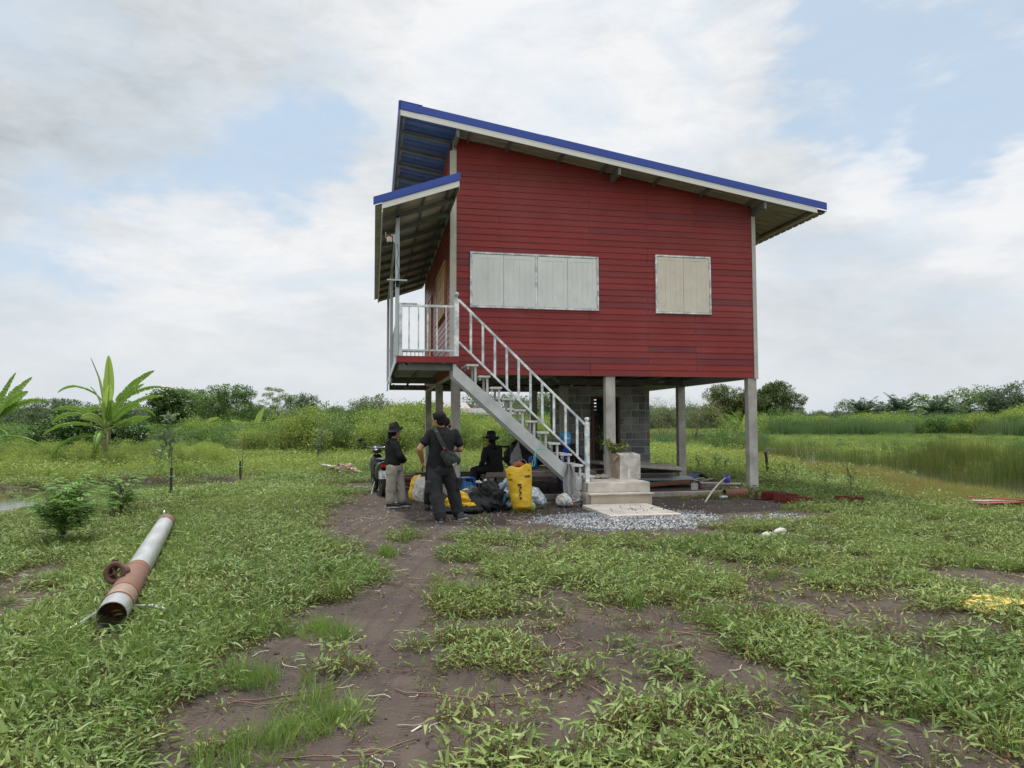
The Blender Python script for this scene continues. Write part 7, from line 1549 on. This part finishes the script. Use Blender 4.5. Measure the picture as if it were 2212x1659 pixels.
def fused(name, mb, m, parent, vox=.012, smooth=4, fold=0., fscale=9, seed=0, factor=.5):
    o = mb.build(name, m, parent); r = o.modifiers.new('r', 'REMESH'); r.mode = 'VOXEL'; r.voxel_size = vox; r.use_smooth_shade = True
    if smooth: s = o.modifiers.new('s', 'SMOOTH'); s.iterations = smooth; s.factor = factor
    bpy.context.view_layer.update(); bake(o)
    if fold:
        me = o.data; n = len(me.vertices); co = np.empty(n * 3, np.float32); me.vertices.foreach_get('co', co); co = co.reshape(-1, 3).astype(float); no = np.empty(n * 3, np.float32); me.vertices.foreach_get('normal', no); no = no.reshape(-1, 3)
        d = (-np.abs(noise3(co * [1, 1, .7], fscale, seed)) * 2.6 + .35 + noise3(co, fscale * 2.2, seed + 4) * .9 - np.abs(noise3(co * [1, 1, .5], fscale * 2.6, seed + 9)) * 1.6 + .15) * fold * 1.25; co += no * d[:, None]; me.vertices.foreach_set('co', co.astype(np.float32).ravel()); me.update()
    o.data.shade_smooth()
    if not o.data.materials: o.data.materials.append(m)
    return o
def limb(mb, pts, rs, k=14):
    """tapered limb through its joints, rounded at each"""
    P = [Vector(p) for p in pts]; Q = []; R_ = []
    for i in range(len(P) - 1):
        for t in (0, .33, .67): Q.append(P[i].lerp(P[i + 1], t)); R_.append(rs[i] * (1 - t) + rs[i + 1] * t + (.06 * rs[i] if t == .33 else 0))
    Q.append(P[-1]); R_.append(rs[-1]); mb.tube(Q, R_, k)
    for p, r in zip(P, rs): mb.ell(p, (r, r, r), 12, 8)
def trunk_(mb, secs, right, k=20):
    """secs: (centre, half width, half depth); right: unit vector to the body's side"""
    r = Vector(right).normalized(); rings = []
    for i, (c, w, d) in enumerate(secs):
        c = Vector(c); a = Vector(secs[max(i - 1, 0)][0]); b = Vector(secs[min(i + 1, len(secs) - 1)][0]); up = (b - a).normalized(); f = up.cross(r).normalized()
        rings.append([c + r * (w * abs(math.cos(t)) ** .85 * np.sign(math.cos(t))) + f * (d * math.sin(t)) for t in (2 * PI * j / k for j in range(k))])
    mb.loft(rings)
def head(mb, c, fwd, r=.098, up=(0, 0, 1)):
    """skull, jaw, nose, lips, ears; fwd: where the face looks"""
    f = Vector(fwd).normalized(); u = Vector(up); s = f.cross(u).normalized(); u = s.cross(f).normalized(); c = Vector(c); M_ = Matrix((s, f, u)).transposed()
    mb.ell(c + u * .02, (r * .80, r * .98, r * 1.05), 18, 12, M_); mb.ell(c + f * .025 - u * .045, (r * .64, r * .72, r * .80), 16, 10, M_); mb.ell(c + f * (r * .72) - u * .085, (.030, .022, .020), 10, 6, M_)
    mb.tube([c + f * (r * .90) + u * .018, c + f * (r * 1.06) - u * .018, c + f * (r * 1.10) - u * .032, c + f * (r * .88) - u * .040], [.008, .012, .015, .010], 8)
    mb.ell(c + f * (r * .93) - u * .058, (.024, .009, .007), 8, 6, M_); mb.ell(c + f * (r * .91) - u * .069, (.020, .009, .007), 8, 6, M_)
    for q in (-1, 1): mb.ell(c + s * (q * r * .84) - f * .005 - u * .005, (.010, .018, .030), 8, 6, M_); mb.ell(c + s * (q * .034) + f * (r * .86) + u * .032, (.022, .010, .007), 8, 6, M_)
    return s, f, u
def eyes(parent, c, fwd, r=.098):
    f = Vector(fwd).normalized(); s = f.cross(Vector((0, 0, 1))).normalized(); u = s.cross(f)
    for q in (-1, 1): mb = MB(); mb.ell(Vector(c) + s * (q * .032) + f * (r * .885) + u * .014, (.011, .008, .007), 10, 6); mb.build('eye', m_black, parent, smooth=True)
def hand(mb, wrist, d, palm, side=1, curl=.5, ln=.175):
    """wrist point, direction of the hand, palm normal; five fingers rooted in the palm"""
    w = Vector(wrist); d = Vector(d).normalized(); p = Vector(palm); p = (p - d * p.dot(d)).normalized(); s = d.cross(p) * side; M_ = Matrix((s, d, p)).transposed()
    mb.ell(w + d * .045, (.038, .052, .016), 12, 8, M_); mb.ell(w + d * .005, (.027, .03, .020), 10, 6, M_)
    for i, (o, l) in enumerate(((-.029, .058), (-.010, .070), (.010, .074), (.029, .066))):
        b = w + d * .085 + s * o; q = b; a = .15; pts = [b - d * .02, b]
        for k, seg in enumerate((.42, .33, .25)): a += curl * (.55 + .2 * k); q = q + (d * math.cos(a) + p * math.sin(a)) * (l * seg); pts.append(q)
        mb.tube(pts, [.0095, .0092, .0085, .008, .0068], 8); mb.ell(q, (.007, .007, .007), 6, 4)
    b = w + d * .025 + s * .030; mb.tube([b, b + s * .022 + d * .020 + p * .008, b + s * .026 + d * .045 + p * .018, b + s * .018 + d * .064 + p * .026], [.013, .011, .0095, .008], 8)
def shoe(parent, heel, toe, m, sole=m_sole, w=.048, name='shoe', h=.085):
    a = Vector(heel); b = Vector(toe); d = (b - a).normalized(); s = d.cross(Vector((0, 0, 1))); L_ = (b - a).length; mb = MB(); M_ = Matrix((s, d, Vector((0, 0, 1)))).transposed()
    mb.ell(a + d * .05 + Vector((0, 0, .05)), (w * .82, .062, .05), 14, 8, M_); mb.ell(a + d * (L_ * .5) + Vector((0, 0, .042)), (w * .9, L_ * .38, .042), 14, 8, M_); mb.ell(b - d * .06 + Vector((0, 0, .036)), (w, .066, .036), 14, 8, M_); mb.tube([a + d * .055 + Vector((0, 0, .04)), a + d * .05 + Vector((0, 0, h + .03))], [w * .95, w * .9], 12)
    o = fused(name, mb, m, parent, .009, 3, .002, 30)
    sb = MB(); k = 20; lo = []; hi = []
    for j in range(k):
        t = 2 * PI * j / k; x = math.cos(t) * (w * 1.04 if math.sin(t) > -.2 else w * .86); y = math.sin(t) * L_ * .5 + L_ * .5; p_ = a + s * x + d * y; lo.append((p_.x, p_.y, .0)); hi.append((p_.x, p_.y, .022))
    sb.loft([lo, hi]); sb.build('sole', sole, o, bevel=.004); return o
def bucket_hat(parent, c, r, m, tilt=(0, 0), brim=.075, hh=.10, ovl=1.0):
    ho = empty('hat'); ho.parent = parent; ho.location = c; ho.rotation_euler = (tilt[0], tilt[1], 0); mb = MB(); k = 40; rings = []
    for (rr, z, wv_) in ((r * .45, hh, 0), (r * .72, hh - .006, 0), (r * .86, hh - .025, 0), (r, .015, 0), (r * 1.02, 0, 0), (r + brim * .5, -.018, .5), (r + brim, -.040, 1), (r + brim * 1.01, -.044, 1), (r + brim * .5, -.024, .5), (r * .98, -.006, 0), (r * .90, hh - .03, 0), (0.01, hh - .012, 0)):
        rings.append([((rr) * math.cos(t) * ovl, rr * math.sin(t), z + wv_ * (.024 * math.cos(2 * t) + .012 * math.sin(3 * t + 1))) for t in (2 * PI * j / k for j in range(k))])
    rings = [[(0.012 * math.cos(2 * PI * j / k), .012 * math.sin(2 * PI * j / k), hh + .002) for j in range(k)]] + rings; mb.loft(rings); mb.build('shell', m, ho, smooth=True, fix=True)
    mb = MB(); mb.lathe([(r * 1.0, .012), (r * 1.035, .014), (r * 1.015, .036), (r * .98, .036)], (0, 0, 0), 36); mb.build('band', m_black, ho); ho.scale = (1, 1, 1); return ho
# --- man with the sling bag, seen from behind
P = empty('person', (0, 0, 0)); tag(P, 'man seen from behind in black T-shirt and charcoal cargo trousers with a sling bag', 'person')
hc = Vector((-.495, -2.86, 1.550)); hf = Vector((-.75, .62, -.12)); up_ = Vector((0, 0, 1))
LA = [(-.652, -2.87, 1.345), (-.800, -2.93, 1.105), (-.745, -2.80, .905)]; RA_ = [(-.232, -2.84, 1.35), (-.150, -2.84, 1.10), (-.20, -2.60, 1.075)]
legL = [(-.545, -2.86, .86), (-.555, -2.93, .46), (-.482, -3.03, .07)]; legR = [(-.375, -2.84, .86), (-.262, -2.80, .46), (-.175, -2.76, .07)]
mb = MB(); trunk_(mb, [((-.46, -2.86, .80), .16, .12), ((-.46, -2.86, .92), .17, .125), ((-.455, -2.86, 1.08), .165, .12), ((-.445, -2.86, 1.25), .19, .125), ((-.445, -2.855, 1.36), .18, .10), ((-.45, -2.85, 1.42), .08, .07)], (1, .05, 0))
mb.tube([(-.455, -2.85, 1.38), (-.475, -2.85, 1.50)], [.066, .06], 12); head(mb, hc, hf, .104)
limb(mb, LA, [.050, .048, .032]); limb(mb, RA_, [.050, .048, .032]); hand(mb, LA[2], (.12, .30, -.95), (.8, .2, .2), 1, .75); hand(mb, RA_[2], (-.5, .8, 0), (-.3, 0, -1), 1, .6)
limb(mb, legL, [.09, .062, .042]); limb(mb, legR, [.09, .062, .042]); body = fused('body', mb, m_skin, P, .0085, 3)
mb = MB(); mb.ell(hc + Vector((.014, -.012, .050)), (.106, .114, .096), 20, 12); mb.ell(hc + Vector((.035, -.045, .0)), (.082, .070, .085), 16, 10); mb.ell(hc + Vector((-.022, .015, .085)), (.080, .080, .045), 16, 10); fused('hair', mb, m_hair, P, .009, 2, .004, 40)
mb = MB(); trunk_(mb, [((-.475, -2.86, .80), .195, .150), ((-.475, -2.86, .86), .205, .155), ((-.465, -2.865, .98), .198, .155), ((-.455, -2.865, 1.10), .195, .155), ((-.445, -2.86, 1.24), .212, .150), ((-.443, -2.855, 1.34), .215, .125), ((-.445, -2.85, 1.40), .14, .095), ((-.455, -2.85, 1.445), .075, .07)], (1, .05, 0))
limb(mb, [(-.635, -2.865, 1.340), (-.725, -2.90, 1.215)], [.074, .074]); limb(mb, [(-.245, -2.84, 1.345), (-.180, -2.85, 1.19)], [.074, .073]); fused('shirt', mb, m_tee, P, .011, 4, .011, 7, 3)
mb = MB(); trunk_(mb, [((-.46, -2.86, .70), .175, .13), ((-.46, -2.86, .78), .205, .155), ((-.465, -2.86, .88), .198, .150), ((-.465, -2.86, .92), .185, .14)], (1, .05, 0)); limb(mb, [(-.555, -2.87, .76), (-.560, -2.93, .45), (-.50, -3.02, .16), (-.485, -3.03, .09)], [.118, .098, .092, .088]); limb(mb, [(-.365, -2.84, .76), (-.262, -2.80, .45), (-.195, -2.77, .16), (-.18, -2.76, .10)], [.118, .098, .092, .088])
for (x, y, z) in ((-.665, -2.93, .52), (-.175, -2.83, .56)): mb.box(x - .035, x + .03, y - .08, y + .07, z - .09, z + .09)
fused('trousers', mb, m_cargo, P, .011, 4, .014, 7, 8)
shoe(P, (-.475, -3.11, 0), (-.49, -2.84, 0), m_shoeg, w=.055); shoe(P, (-.185, -2.86, 0), (-.015, -2.66, 0), m_shoeg, w=.055)
mb = MB(); mb.tube([hc + Vector((-.085, .045, .012)), hc + Vector((-.065, -.035, .016))], .003, 5); mb.tube([hc + Vector((-.092, .055, .012)) + Vector((.018 * math.cos(t) * .5, .018 * math.cos(t) * .8, .016 * math.sin(t))) for t in np.linspace(0, 2 * PI, 14)], .0025, 5); mb.build('glasses', m_black, P)
BG = empty('sling_bag', (-.33, -3.085, .955)); tag(BG, 'black sling bag hanging across the back of the man', 'bag'); m_bag = mat('bag_nylon', (.022, .027, .026), .7, var=.3, vscale_=10, bump=.3, bscale=60)
mb = MB(); R1 = Matrix.Rotation(rad(-28), 3, 'Y')
for (c, r) in (((0, 0, 0), (.115, .055, .135)), ((.02, -.03, -.05), (.105, .05, .085)), ((-.05, .01, .10), (.07, .04, .08)), ((.05, 0, -.06), (.09, .05, .07))): mb.ell(R1 @ Vector(c), r, 18, 10, R1)
o = fused('pouch', mb, m_bag, BG, .010, 2, .008, 12)
mb = MB(); mb.tube([(-.125, .0, .16), (-.04, -.055, .125), (.07, -.06, .05), (.115, -.03, -.04)], .005, 6); mb.tube([(-.10, -.03, .02), (.0, -.085, .0), (.11, -.06, -.07)], .004, 6); mb.build('zip', m_black, BG)
mb = MB(); mb.bar((-.05, -.005, .10), (-.15, .005, .27), .07, .036, up=(0, 1, 0)); mb.bar((-.15, .005, .27), (-.205, .05, .40), .06, .03, up=(0, 1, 0)); mb.bar((-.205, .05, .40), (-.235, .16, .482), .055, .03, up=(0, 1, 0)); mb.build('strap', m_bag, BG, bevel=.006)
mb = MB(); mb.bar((-.105, .012, .185), (-.085, .004, .155), .022, .006, up=(0, 1, 0)); o = mb.build('red_tag', mat('red_tag', (.5, .02, .03), .6), BG); o.location = (-.01, -.045, .0)
mb = MB(); mb.box(-.035, .035, -.003, .003, -.03, .03); o = mb.build('patch', mat('camo_patch', (.25, .27, .17), .8, var=.6, vscale_=40, col2=(.03, .03, .03), sharp=.1), BG); o.location = (.055, -.094, -.085); o.rotation_euler = (-.15, rad(-25), 0)
PH = MB(); PH.box(-.006, .006, -.04, .04, -.075, .075); o = PH.build('phone', m_black, None, bevel=.005); o.location = (-.735, -2.75, .83); o.rotation_euler = (.3, .1, -.2); tag(o, 'dark phone or wallet held in the left hand of the man', 'phone')
# --- woman in bucket hat and beige trousers
P = empty('person'); tag(P, 'woman standing in profile, black bucket hat, black hooded jacket and beige trousers', 'person')
hc = Vector((-1.118, -.92, 1.360)); hf = Vector((.93, .35, -.05))
mb = MB(); r_ = (.35, -.93, 0)
trunk_(mb, [((-1.12, -.92, .74), .14, .11), ((-1.12, -.92, .88), .125, .10), ((-1.14, -.92, 1.02), .14, .105), ((-1.15, -.92, 1.14), .14, .095), ((-1.15, -.92, 1.19), .07, .06)], r_); mb.tube([(-1.15, -.92, 1.17), (-1.13, -.92, 1.28)], [.05, .047], 10); head(mb, hc, hf, .092)
A1 = [(-1.10, -1.04, 1.13), (-1.02, -1.09, .93), (-.985, -.95, .84)]; A2 = [(-1.17, -.79, 1.13), (-1.08, -.72, .93), (-.985, -.86, .84)]
for A_ in (A1, A2): limb(mb, A_, [.045, .037, .027])
hand(mb, A1[2], (-.25, .5, -.8), (-1, 0, 0), 1, .8); hand(mb, A2[2], (-.25, -.5, -.8), (-1, 0, 0), -1, .8)
limb(mb, [(-1.15, -.99, .76), (-1.17, -1.0, .42), (-1.19, -1.0, .07)], [.075, .052, .035]); limb(mb, [(-1.09, -.86, .76), (-1.03, -.88, .42), (-.99, -.88, .07)], [.075, .052, .035]); fused('body', mb, m_skin, P, .008, 3)
eyes(P, hc, hf, .092); mb = MB(); mb.ell(hc + Vector((-.03, -.01, .0)), (.085, .085, .10), 18, 12); mb.ell(hc + Vector((-.09, -.03, -.07)), (.035, .03, .07), 12, 8); fused('hair', mb, m_hair, P, .009, 2, .004, 40)
mb = MB(); trunk_(mb, [((-1.13, -.92, .735), .150, .135), ((-1.13, -.92, .80), .165, .150), ((-1.135, -.92, .92), .160, .145), ((-1.15, -.92, 1.05), .162, .140), ((-1.16, -.92, 1.15), .150, .115), ((-1.155, -.92, 1.20), .085, .08), ((-1.15, -.92, 1.235), .062, .06)], r_)
limb(mb, [(-1.12, -1.02, 1.13), (-1.03, -1.085, .93), (-.955, -.96, .84)], [.072, .066, .055]); limb(mb, [(-1.17, -.80, 1.13), (-1.08, -.73, .93), (-.955, -.85, .84)], [.072, .066, .055]); mb.ell((-1.215, -.94, 1.17), (.065, .10, .06), 14, 8); mb.ell((-1.22, -.95, 1.10), (.04, .08, .07), 14, 8); fused('jacket', mb, m_jk, P, .011, 4, .010, 8, 21)
mb = MB(); trunk_(mb, [((-1.12, -.92, .66), .14, .13), ((-1.12, -.92, .74), .155, .145), ((-1.12, -.92, .80), .14, .13)], r_); limb(mb, [(-1.16, -.99, .70), (-1.18, -1.0, .42), (-1.19, -1.0, .13)], [.105, .090, .080]); limb(mb, [(-1.075, -.86, .70), (-1.02, -.88, .42), (-.99, -.88, .13)], [.105, .090, .080]); fused('trousers', mb, m_beige, P, .010, 4, .014, 8, 23)
shoe(P, (-1.255, -1.01, 0), (-1.00, -1.03, 0), m_shoe, w=.046, h=.06); shoe(P, (-1.06, -.89, 0), (-.80, -.86, 0), m_shoe, w=.046, h=.06)
bucket_hat(P, hc + Vector((-.005, 0, .055)), .098, m_jk, (0.05, -.24), brim=.062, hh=.115)
mb = MB(); mb.tube([hc + Vector((.075, .065, .012)), hc + Vector((.02, -.08, .012))], .003, 5); mb.build('glasses', m_black, P)
# --- person hidden behind the man
P = empty('person'); tag(P, 'person in black with face mask almost hidden behind the man', 'person')
hc = Vector((-.245, -1.42, 1.500)); hf = Vector((.97, .25, -.1)); mb = MB(); r_ = (.75, .65, 0)
trunk_(mb, [((-.40, -1.35, .80), .15, .11), ((-.38, -1.35, .95), .13, .10), ((-.34, -1.37, 1.12), .15, .10), ((-.31, -1.38, 1.28), .15, .09), ((-.29, -1.39, 1.33), .07, .06)], r_); mb.tube([(-.28, -1.39, 1.31), (-.26, -1.40, 1.42)], [.052, .05], 10); head(mb, hc, hf, .092)
A1 = [(-.45, -1.45, 1.24), (-.50, -1.55, 1.00), (-.48, -1.62, .80)]; A2 = [(-.17, -1.28, 1.24), (-.12, -1.30, 1.00), (-.16, -1.42, .82)]
for A_ in (A1, A2): limb(mb, A_, [.046, .038, .028])
hand(mb, A1[2], (0, -.3, -1), (1, 0, 0), 1, .5); hand(mb, A2[2], (-.2, -.4, -1), (-1, 0, 0), 1, .5); limb(mb, [(-.48, -1.34, .8), (-.52, -1.30, .44), (-.54, -1.27, .07)], [.078, .054, .036]); limb(mb, [(-.36, -1.40, .8), (-.38, -1.48, .44), (-.40, -1.52, .07)], [.078, .054, .036]); fused('body', mb, m_skin, P, .009, 3); eyes(P, hc, hf, .092)
mb = MB(); mb.ell(hc + Vector((-.015, -.01, .03)), (.095, .095, .090), 18, 12); mb.ell(hc + Vector((-.04, -.03, -.02)), (.06, .06, .08), 12, 8); fused('hair', mb, m_hair, P, .009, 2, .004, 40)
mb = MB(); mb.ell(hc + Vector((.045, .01, -.050)), (.054, .058, .046), 16, 10); mb.build('face_mask', m_jk, P, smooth=True)
mb = MB(); trunk_(mb, [((-.40, -1.35, .78), .175, .14), ((-.38, -1.35, .95), .165, .13), ((-.34, -1.37, 1.12), .18, .13), ((-.31, -1.38, 1.27), .17, .11), ((-.29, -1.39, 1.34), .085, .075)], r_)
for A_ in (A1, A2): limb(mb, [A_[0], A_[1], Vector(A_[1]).lerp(Vector(A_[2]), .8)], [.068, .058, .045])
fused('jacket', mb, m_jk, P, .012, 4, .010, 8, 31); mb = MB(); trunk_(mb, [((-.42, -1.36, .72), .15, .13), ((-.40, -1.35, .82), .16, .135)], r_); limb(mb, [(-.48, -1.34, .78), (-.52, -1.30, .44), (-.54, -1.27, .12)], [.10, .08, .072]); limb(mb, [(-.36, -1.40, .78), (-.38, -1.48, .44), (-.40, -1.52, .12)], [.10, .08, .072]); fused('trousers', mb, m_jk, P, .012, 4, .010, 8, 33)
shoe(P, (-.56, -1.22, 0), (-.55, -1.46, 0), m_shoe, m_shoe, w=.048, h=.11); shoe(P, (-.40, -1.46, 0), (-.38, -1.71, 0), m_shoe, m_shoe, w=.048, h=.11)
# --- woman seated on the bench with her back to us
P = empty('person'); tag(P, 'woman in black bucket hat sitting on the bench with her back turned', 'person')
hc = Vector((.965, 1.03, 1.165)); hf = Vector((-.60, .78, -.12)); mb = MB(); r_ = (.93, .30, 0)
trunk_(mb, [((1.06, 1.10, .47), .17, .13), ((1.06, 1.10, .58), .165, .125), ((1.04, 1.09, .74), .145, .11), ((1.01, 1.07, .90), .16, .10), ((1.0, 1.06, .98), .14, .085), ((.99, 1.05, 1.02), .06, .055)], r_); mb.tube([(.985, 1.05, 1.0), (.975, 1.04, 1.09)], [.05, .047], 10); head(mb, hc, hf, .092)
A1 = [(.845, 1.0, .94), (.79, .97, .70), (.70, 1.05, .53)]; A2 = [(1.16, 1.12, .94), (1.20, 1.22, .70), (1.02, 1.36, .60)]
for A_ in (A1, A2): limb(mb, A_, [.045, .038, .028])
hand(mb, A1[2], (-.6, .4, -.5), (0, 0, -1), 1, .4); hand(mb, A2[2], (-.9, .3, -.1), (0, 0, -1), 1, .4); limb(mb, [(.98, 1.08, .53), (.60, 1.02, .50), (.55, .98, .08)], [.085, .058, .036]); limb(mb, [(1.08, 1.2, .53), (.72, 1.4, .50), (.66, 1.35, .08)], [.085, .058, .036]); fused('body', mb, m_skin, P, .009, 3); eyes(P, hc, hf, .092)
mb = MB(); mb.ell(hc + Vector((.02, -.025, .0)), (.088, .09, .10), 18, 12); mb.tube([hc + Vector((.05, -.07, -.03)), hc + Vector((.065, -.10, -.10)), hc + Vector((.06, -.09, -.19))], [.028, .026, .010], 10); fused('hair', mb, m_hair, P, .009, 2, .004, 40)
mb = MB(); trunk_(mb, [((1.06, 1.10, .465), .19, .15), ((1.06, 1.10, .56), .195, .15), ((1.04, 1.09, .72), .18, .14), ((1.01, 1.07, .88), .19, .13), ((1.0, 1.06, .97), .175, .10), ((.99, 1.05, 1.02), .10, .08), ((.985, 1.05, 1.05), .062, .058)], r_)
for A_ in (A1, A2): limb(mb, [A_[0], A_[1], Vector(A_[1]).lerp(Vector(A_[2]), .82)], [.070, .062, .042])
mb.ell((1.01, .98, 1.0), (.10, .06, .05), 14, 8); fused('jacket', mb, m_jk, P, .011, 4, .012, 8, 41)
mb = MB(); trunk_(mb, [((1.05, 1.10, .46), .175, .145), ((1.05, 1.10, .56), .17, .14)], r_); limb(mb, [(1.0, 1.09, .545), (.60, 1.02, .50), (.565, .99, .16)], [.105, .085, .070]); limb(mb, [(1.08, 1.2, .545), (.72, 1.4, .50), (.67, 1.36, .16)], [.105, .085, .070]); fused('trousers', mb, m_jk, P, .011, 4, .010, 8, 43)
shoe(P, (.60, 1.02, 0), (.40, .90, 0), m_shoe, m_shoe, w=.045, h=.08); shoe(P, (.70, 1.38, 0), (.48, 1.42, 0), m_shoe, m_shoe, w=.045, h=.08); bucket_hat(P, hc + Vector((.005, -.005, .062)), .105, m_jk, (.06, .02), brim=.072, hh=.118)
# --- worker in blue cap and shirt, head bowed
P = empty('person'); tag(P, 'worker with bowed head in bright blue cap, blue shirt and dark open jacket', 'person')
hc = Vector((2.545, .80, 1.175)); hf = Vector((-.06, -.80, -.60)); up2 = Vector((0, -.60, .80)); mb = MB(); r_ = (1, 0, 0)
trunk_(mb, [((2.57, 1.10, .47), .17, .13), ((2.57, 1.10, .60), .165, .125), ((2.575, 1.04, .78), .16, .12), ((2.58, .97, .95), .175, .11), ((2.58, .94, 1.03), .14, .09), ((2.575, .92, 1.07), .06, .06)], r_); mb.tube([(2.57, .93, 1.04), (2.55, .86, 1.12)], [.055, .052], 10); head(mb, hc, hf, .096, up2)
A1 = [(2.38, .98, .99), (2.27, 1.06, .74), (2.20, .96, .505)]; A2 = [(2.78, .98, .99), (2.90, 1.06, .74), (2.93, .96, .505)]
for A_ in (A1, A2): limb(mb, A_, [.05, .043, .030])
hand(mb, A1[2], (-.35, -.9, -.15), (0, -.1, -1), 1, .18); hand(mb, A2[2], (.25, -.9, -.15), (0, -.1, -1), -1, .18); limb(mb, [(2.48, 1.06, .53), (2.40, .68, .49), (2.44, .72, .07)], [.09, .062, .038]); limb(mb, [(2.68, 1.06, .53), (2.74, .68, .49), (2.70, .72, .07)], [.09, .062, .038]); fused('body', mb, m_skin2, P, .009, 3)
mb = MB(); trunk_(mb, [((2.57, 1.10, .48), .175, .14), ((2.57, 1.10, .60), .175, .14), ((2.575, 1.03, .78), .17, .14), ((2.58, .96, .95), .175, .13), ((2.58, .94, 1.03), .12, .10), ((2.575, .92, 1.065), .07, .07)], r_); fused('shirt', mb, m_blueshirt, P, .011, 4, .010, 8, 51)
mb = MB()
for s, A_ in ((-1, A1), (1, A2)):
    limb(mb, [A_[0], A_[1], Vector(A_[1]).lerp(Vector(A_[2]), .85)], [.075, .066, .048]); trunk_(mb, [((2.57 + s * .145, 1.10, .46), .065, .16), ((2.575 + s * .14, 1.05, .72), .07, .165), ((2.58 + s * .13, .97, .93), .075, .155), ((2.58 + s * .10, .95, 1.03), .08, .11)], r_)
trunk_(mb, [((2.57, 1.20, .47), .15, .05), ((2.575, 1.14, .74), .15, .05), ((2.58, 1.05, .95), .15, .05), ((2.58, .99, 1.05), .10, .05)], r_); fused('jacket', mb, m_jk, P, .011, 4, .010, 8, 53)
mb = MB(); trunk_(mb, [((2.57, 1.10, .465), .18, .15), ((2.57, 1.10, .55), .17, .14)], r_); limb(mb, [(2.48, 1.06, .545), (2.40, .68, .50), (2.44, .72, .12)], [.11, .088, .075]); limb(mb, [(2.68, 1.06, .545), (2.74, .68, .50), (2.70, .72, .12)], [.11, .088, .075]); fused('trousers', mb, mat('navy_trousers', (.012, .016, .035), .85), P, .011, 4, .010, 8, 55)
shoe(P, (2.45, .78, 0), (2.43, .54, 0), m_shoe, m_shoe, w=.048, h=.08); shoe(P, (2.69, .78, 0), (2.72, .54, 0), m_shoe, m_shoe, w=.048, h=.08)
CP = empty('cap'); CP.parent = P; CP.location = hc + up2 * .035; CP.rotation_euler = (rad(37), 0, 0)
mb = MB(); k = 28; mb.loft([[(r * math.cos(2 * PI * j / k), r * 1.08 * math.sin(2 * PI * j / k), z) for j in range(k)] for r, z in ((.112, -.01), (.114, .02), (.108, .06), (.088, .092), (.05, .112), (.01, .118))]); mb.build('crown', m_cap, CP, smooth=True)
mb = MB(); V = []; nb = 16
for z in (-.012, -.004):
    for i in range(nb + 1): a = PI + PI * i / nb; V.append((.105 * math.cos(a), .115 * math.sin(a), z - .0)); V.append((.112 * math.cos(a) * .95, .115 * math.sin(a) - .085 * math.sin(PI * i / nb) ** .6, z - .018))
n2 = 2 * (nb + 1); F = []
for i in range(nb): a = 2 * i; F += [(a, a + 2, a + 3, a + 1), (n2 + a, n2 + a + 1, n2 + a + 3, n2 + a + 2), (a + 1, a + 3, n2 + a + 3, n2 + a + 1)]
mb.v = V; mb.f = F; mb.build('peak', m_cap, CP, smooth=True)
mb = MB(); rows = []
for z, r in ((.018, .116), (.045, .1135), (.07, .104)): rows.append([(r * math.sin(a), -r * 1.08 * math.cos(a), z) for a in np.linspace(-.62, .62, 9)])
for q in rows: mb.v += q
mb.f = [(i * 9 + j, i * 9 + j + 1, (i + 1) * 9 + j + 1, (i + 1) * 9 + j) for i in range(2) for j in range(8)]; mb.build('white_panel', m_white, CP, smooth=True)
o = text('Ness', .042, (0, -.125, .045), (PI / 2, 0, 0), m_inkb, 'lettering', CP, bold=.001)
o = text('อบต.เกษตร', .040, (2.58, .80, .82), (PI / 2 - .35, 0, 0), mat('red_print', (.45, .02, .04), .7), 'lettering', P, 'NotoSansThai-VariableFont_wdth,wght.woff2', .001, .0015)
mb = MB(); mb.ell((0, 0, 0), (.05, .004, .022), 16, 8); o = mb.build('printed_badge', mat('red_badge', (.42, .02, .03), .7), P); o.location = (2.60, .842, .745); o.rotation_euler = (-.35, 0, 0)
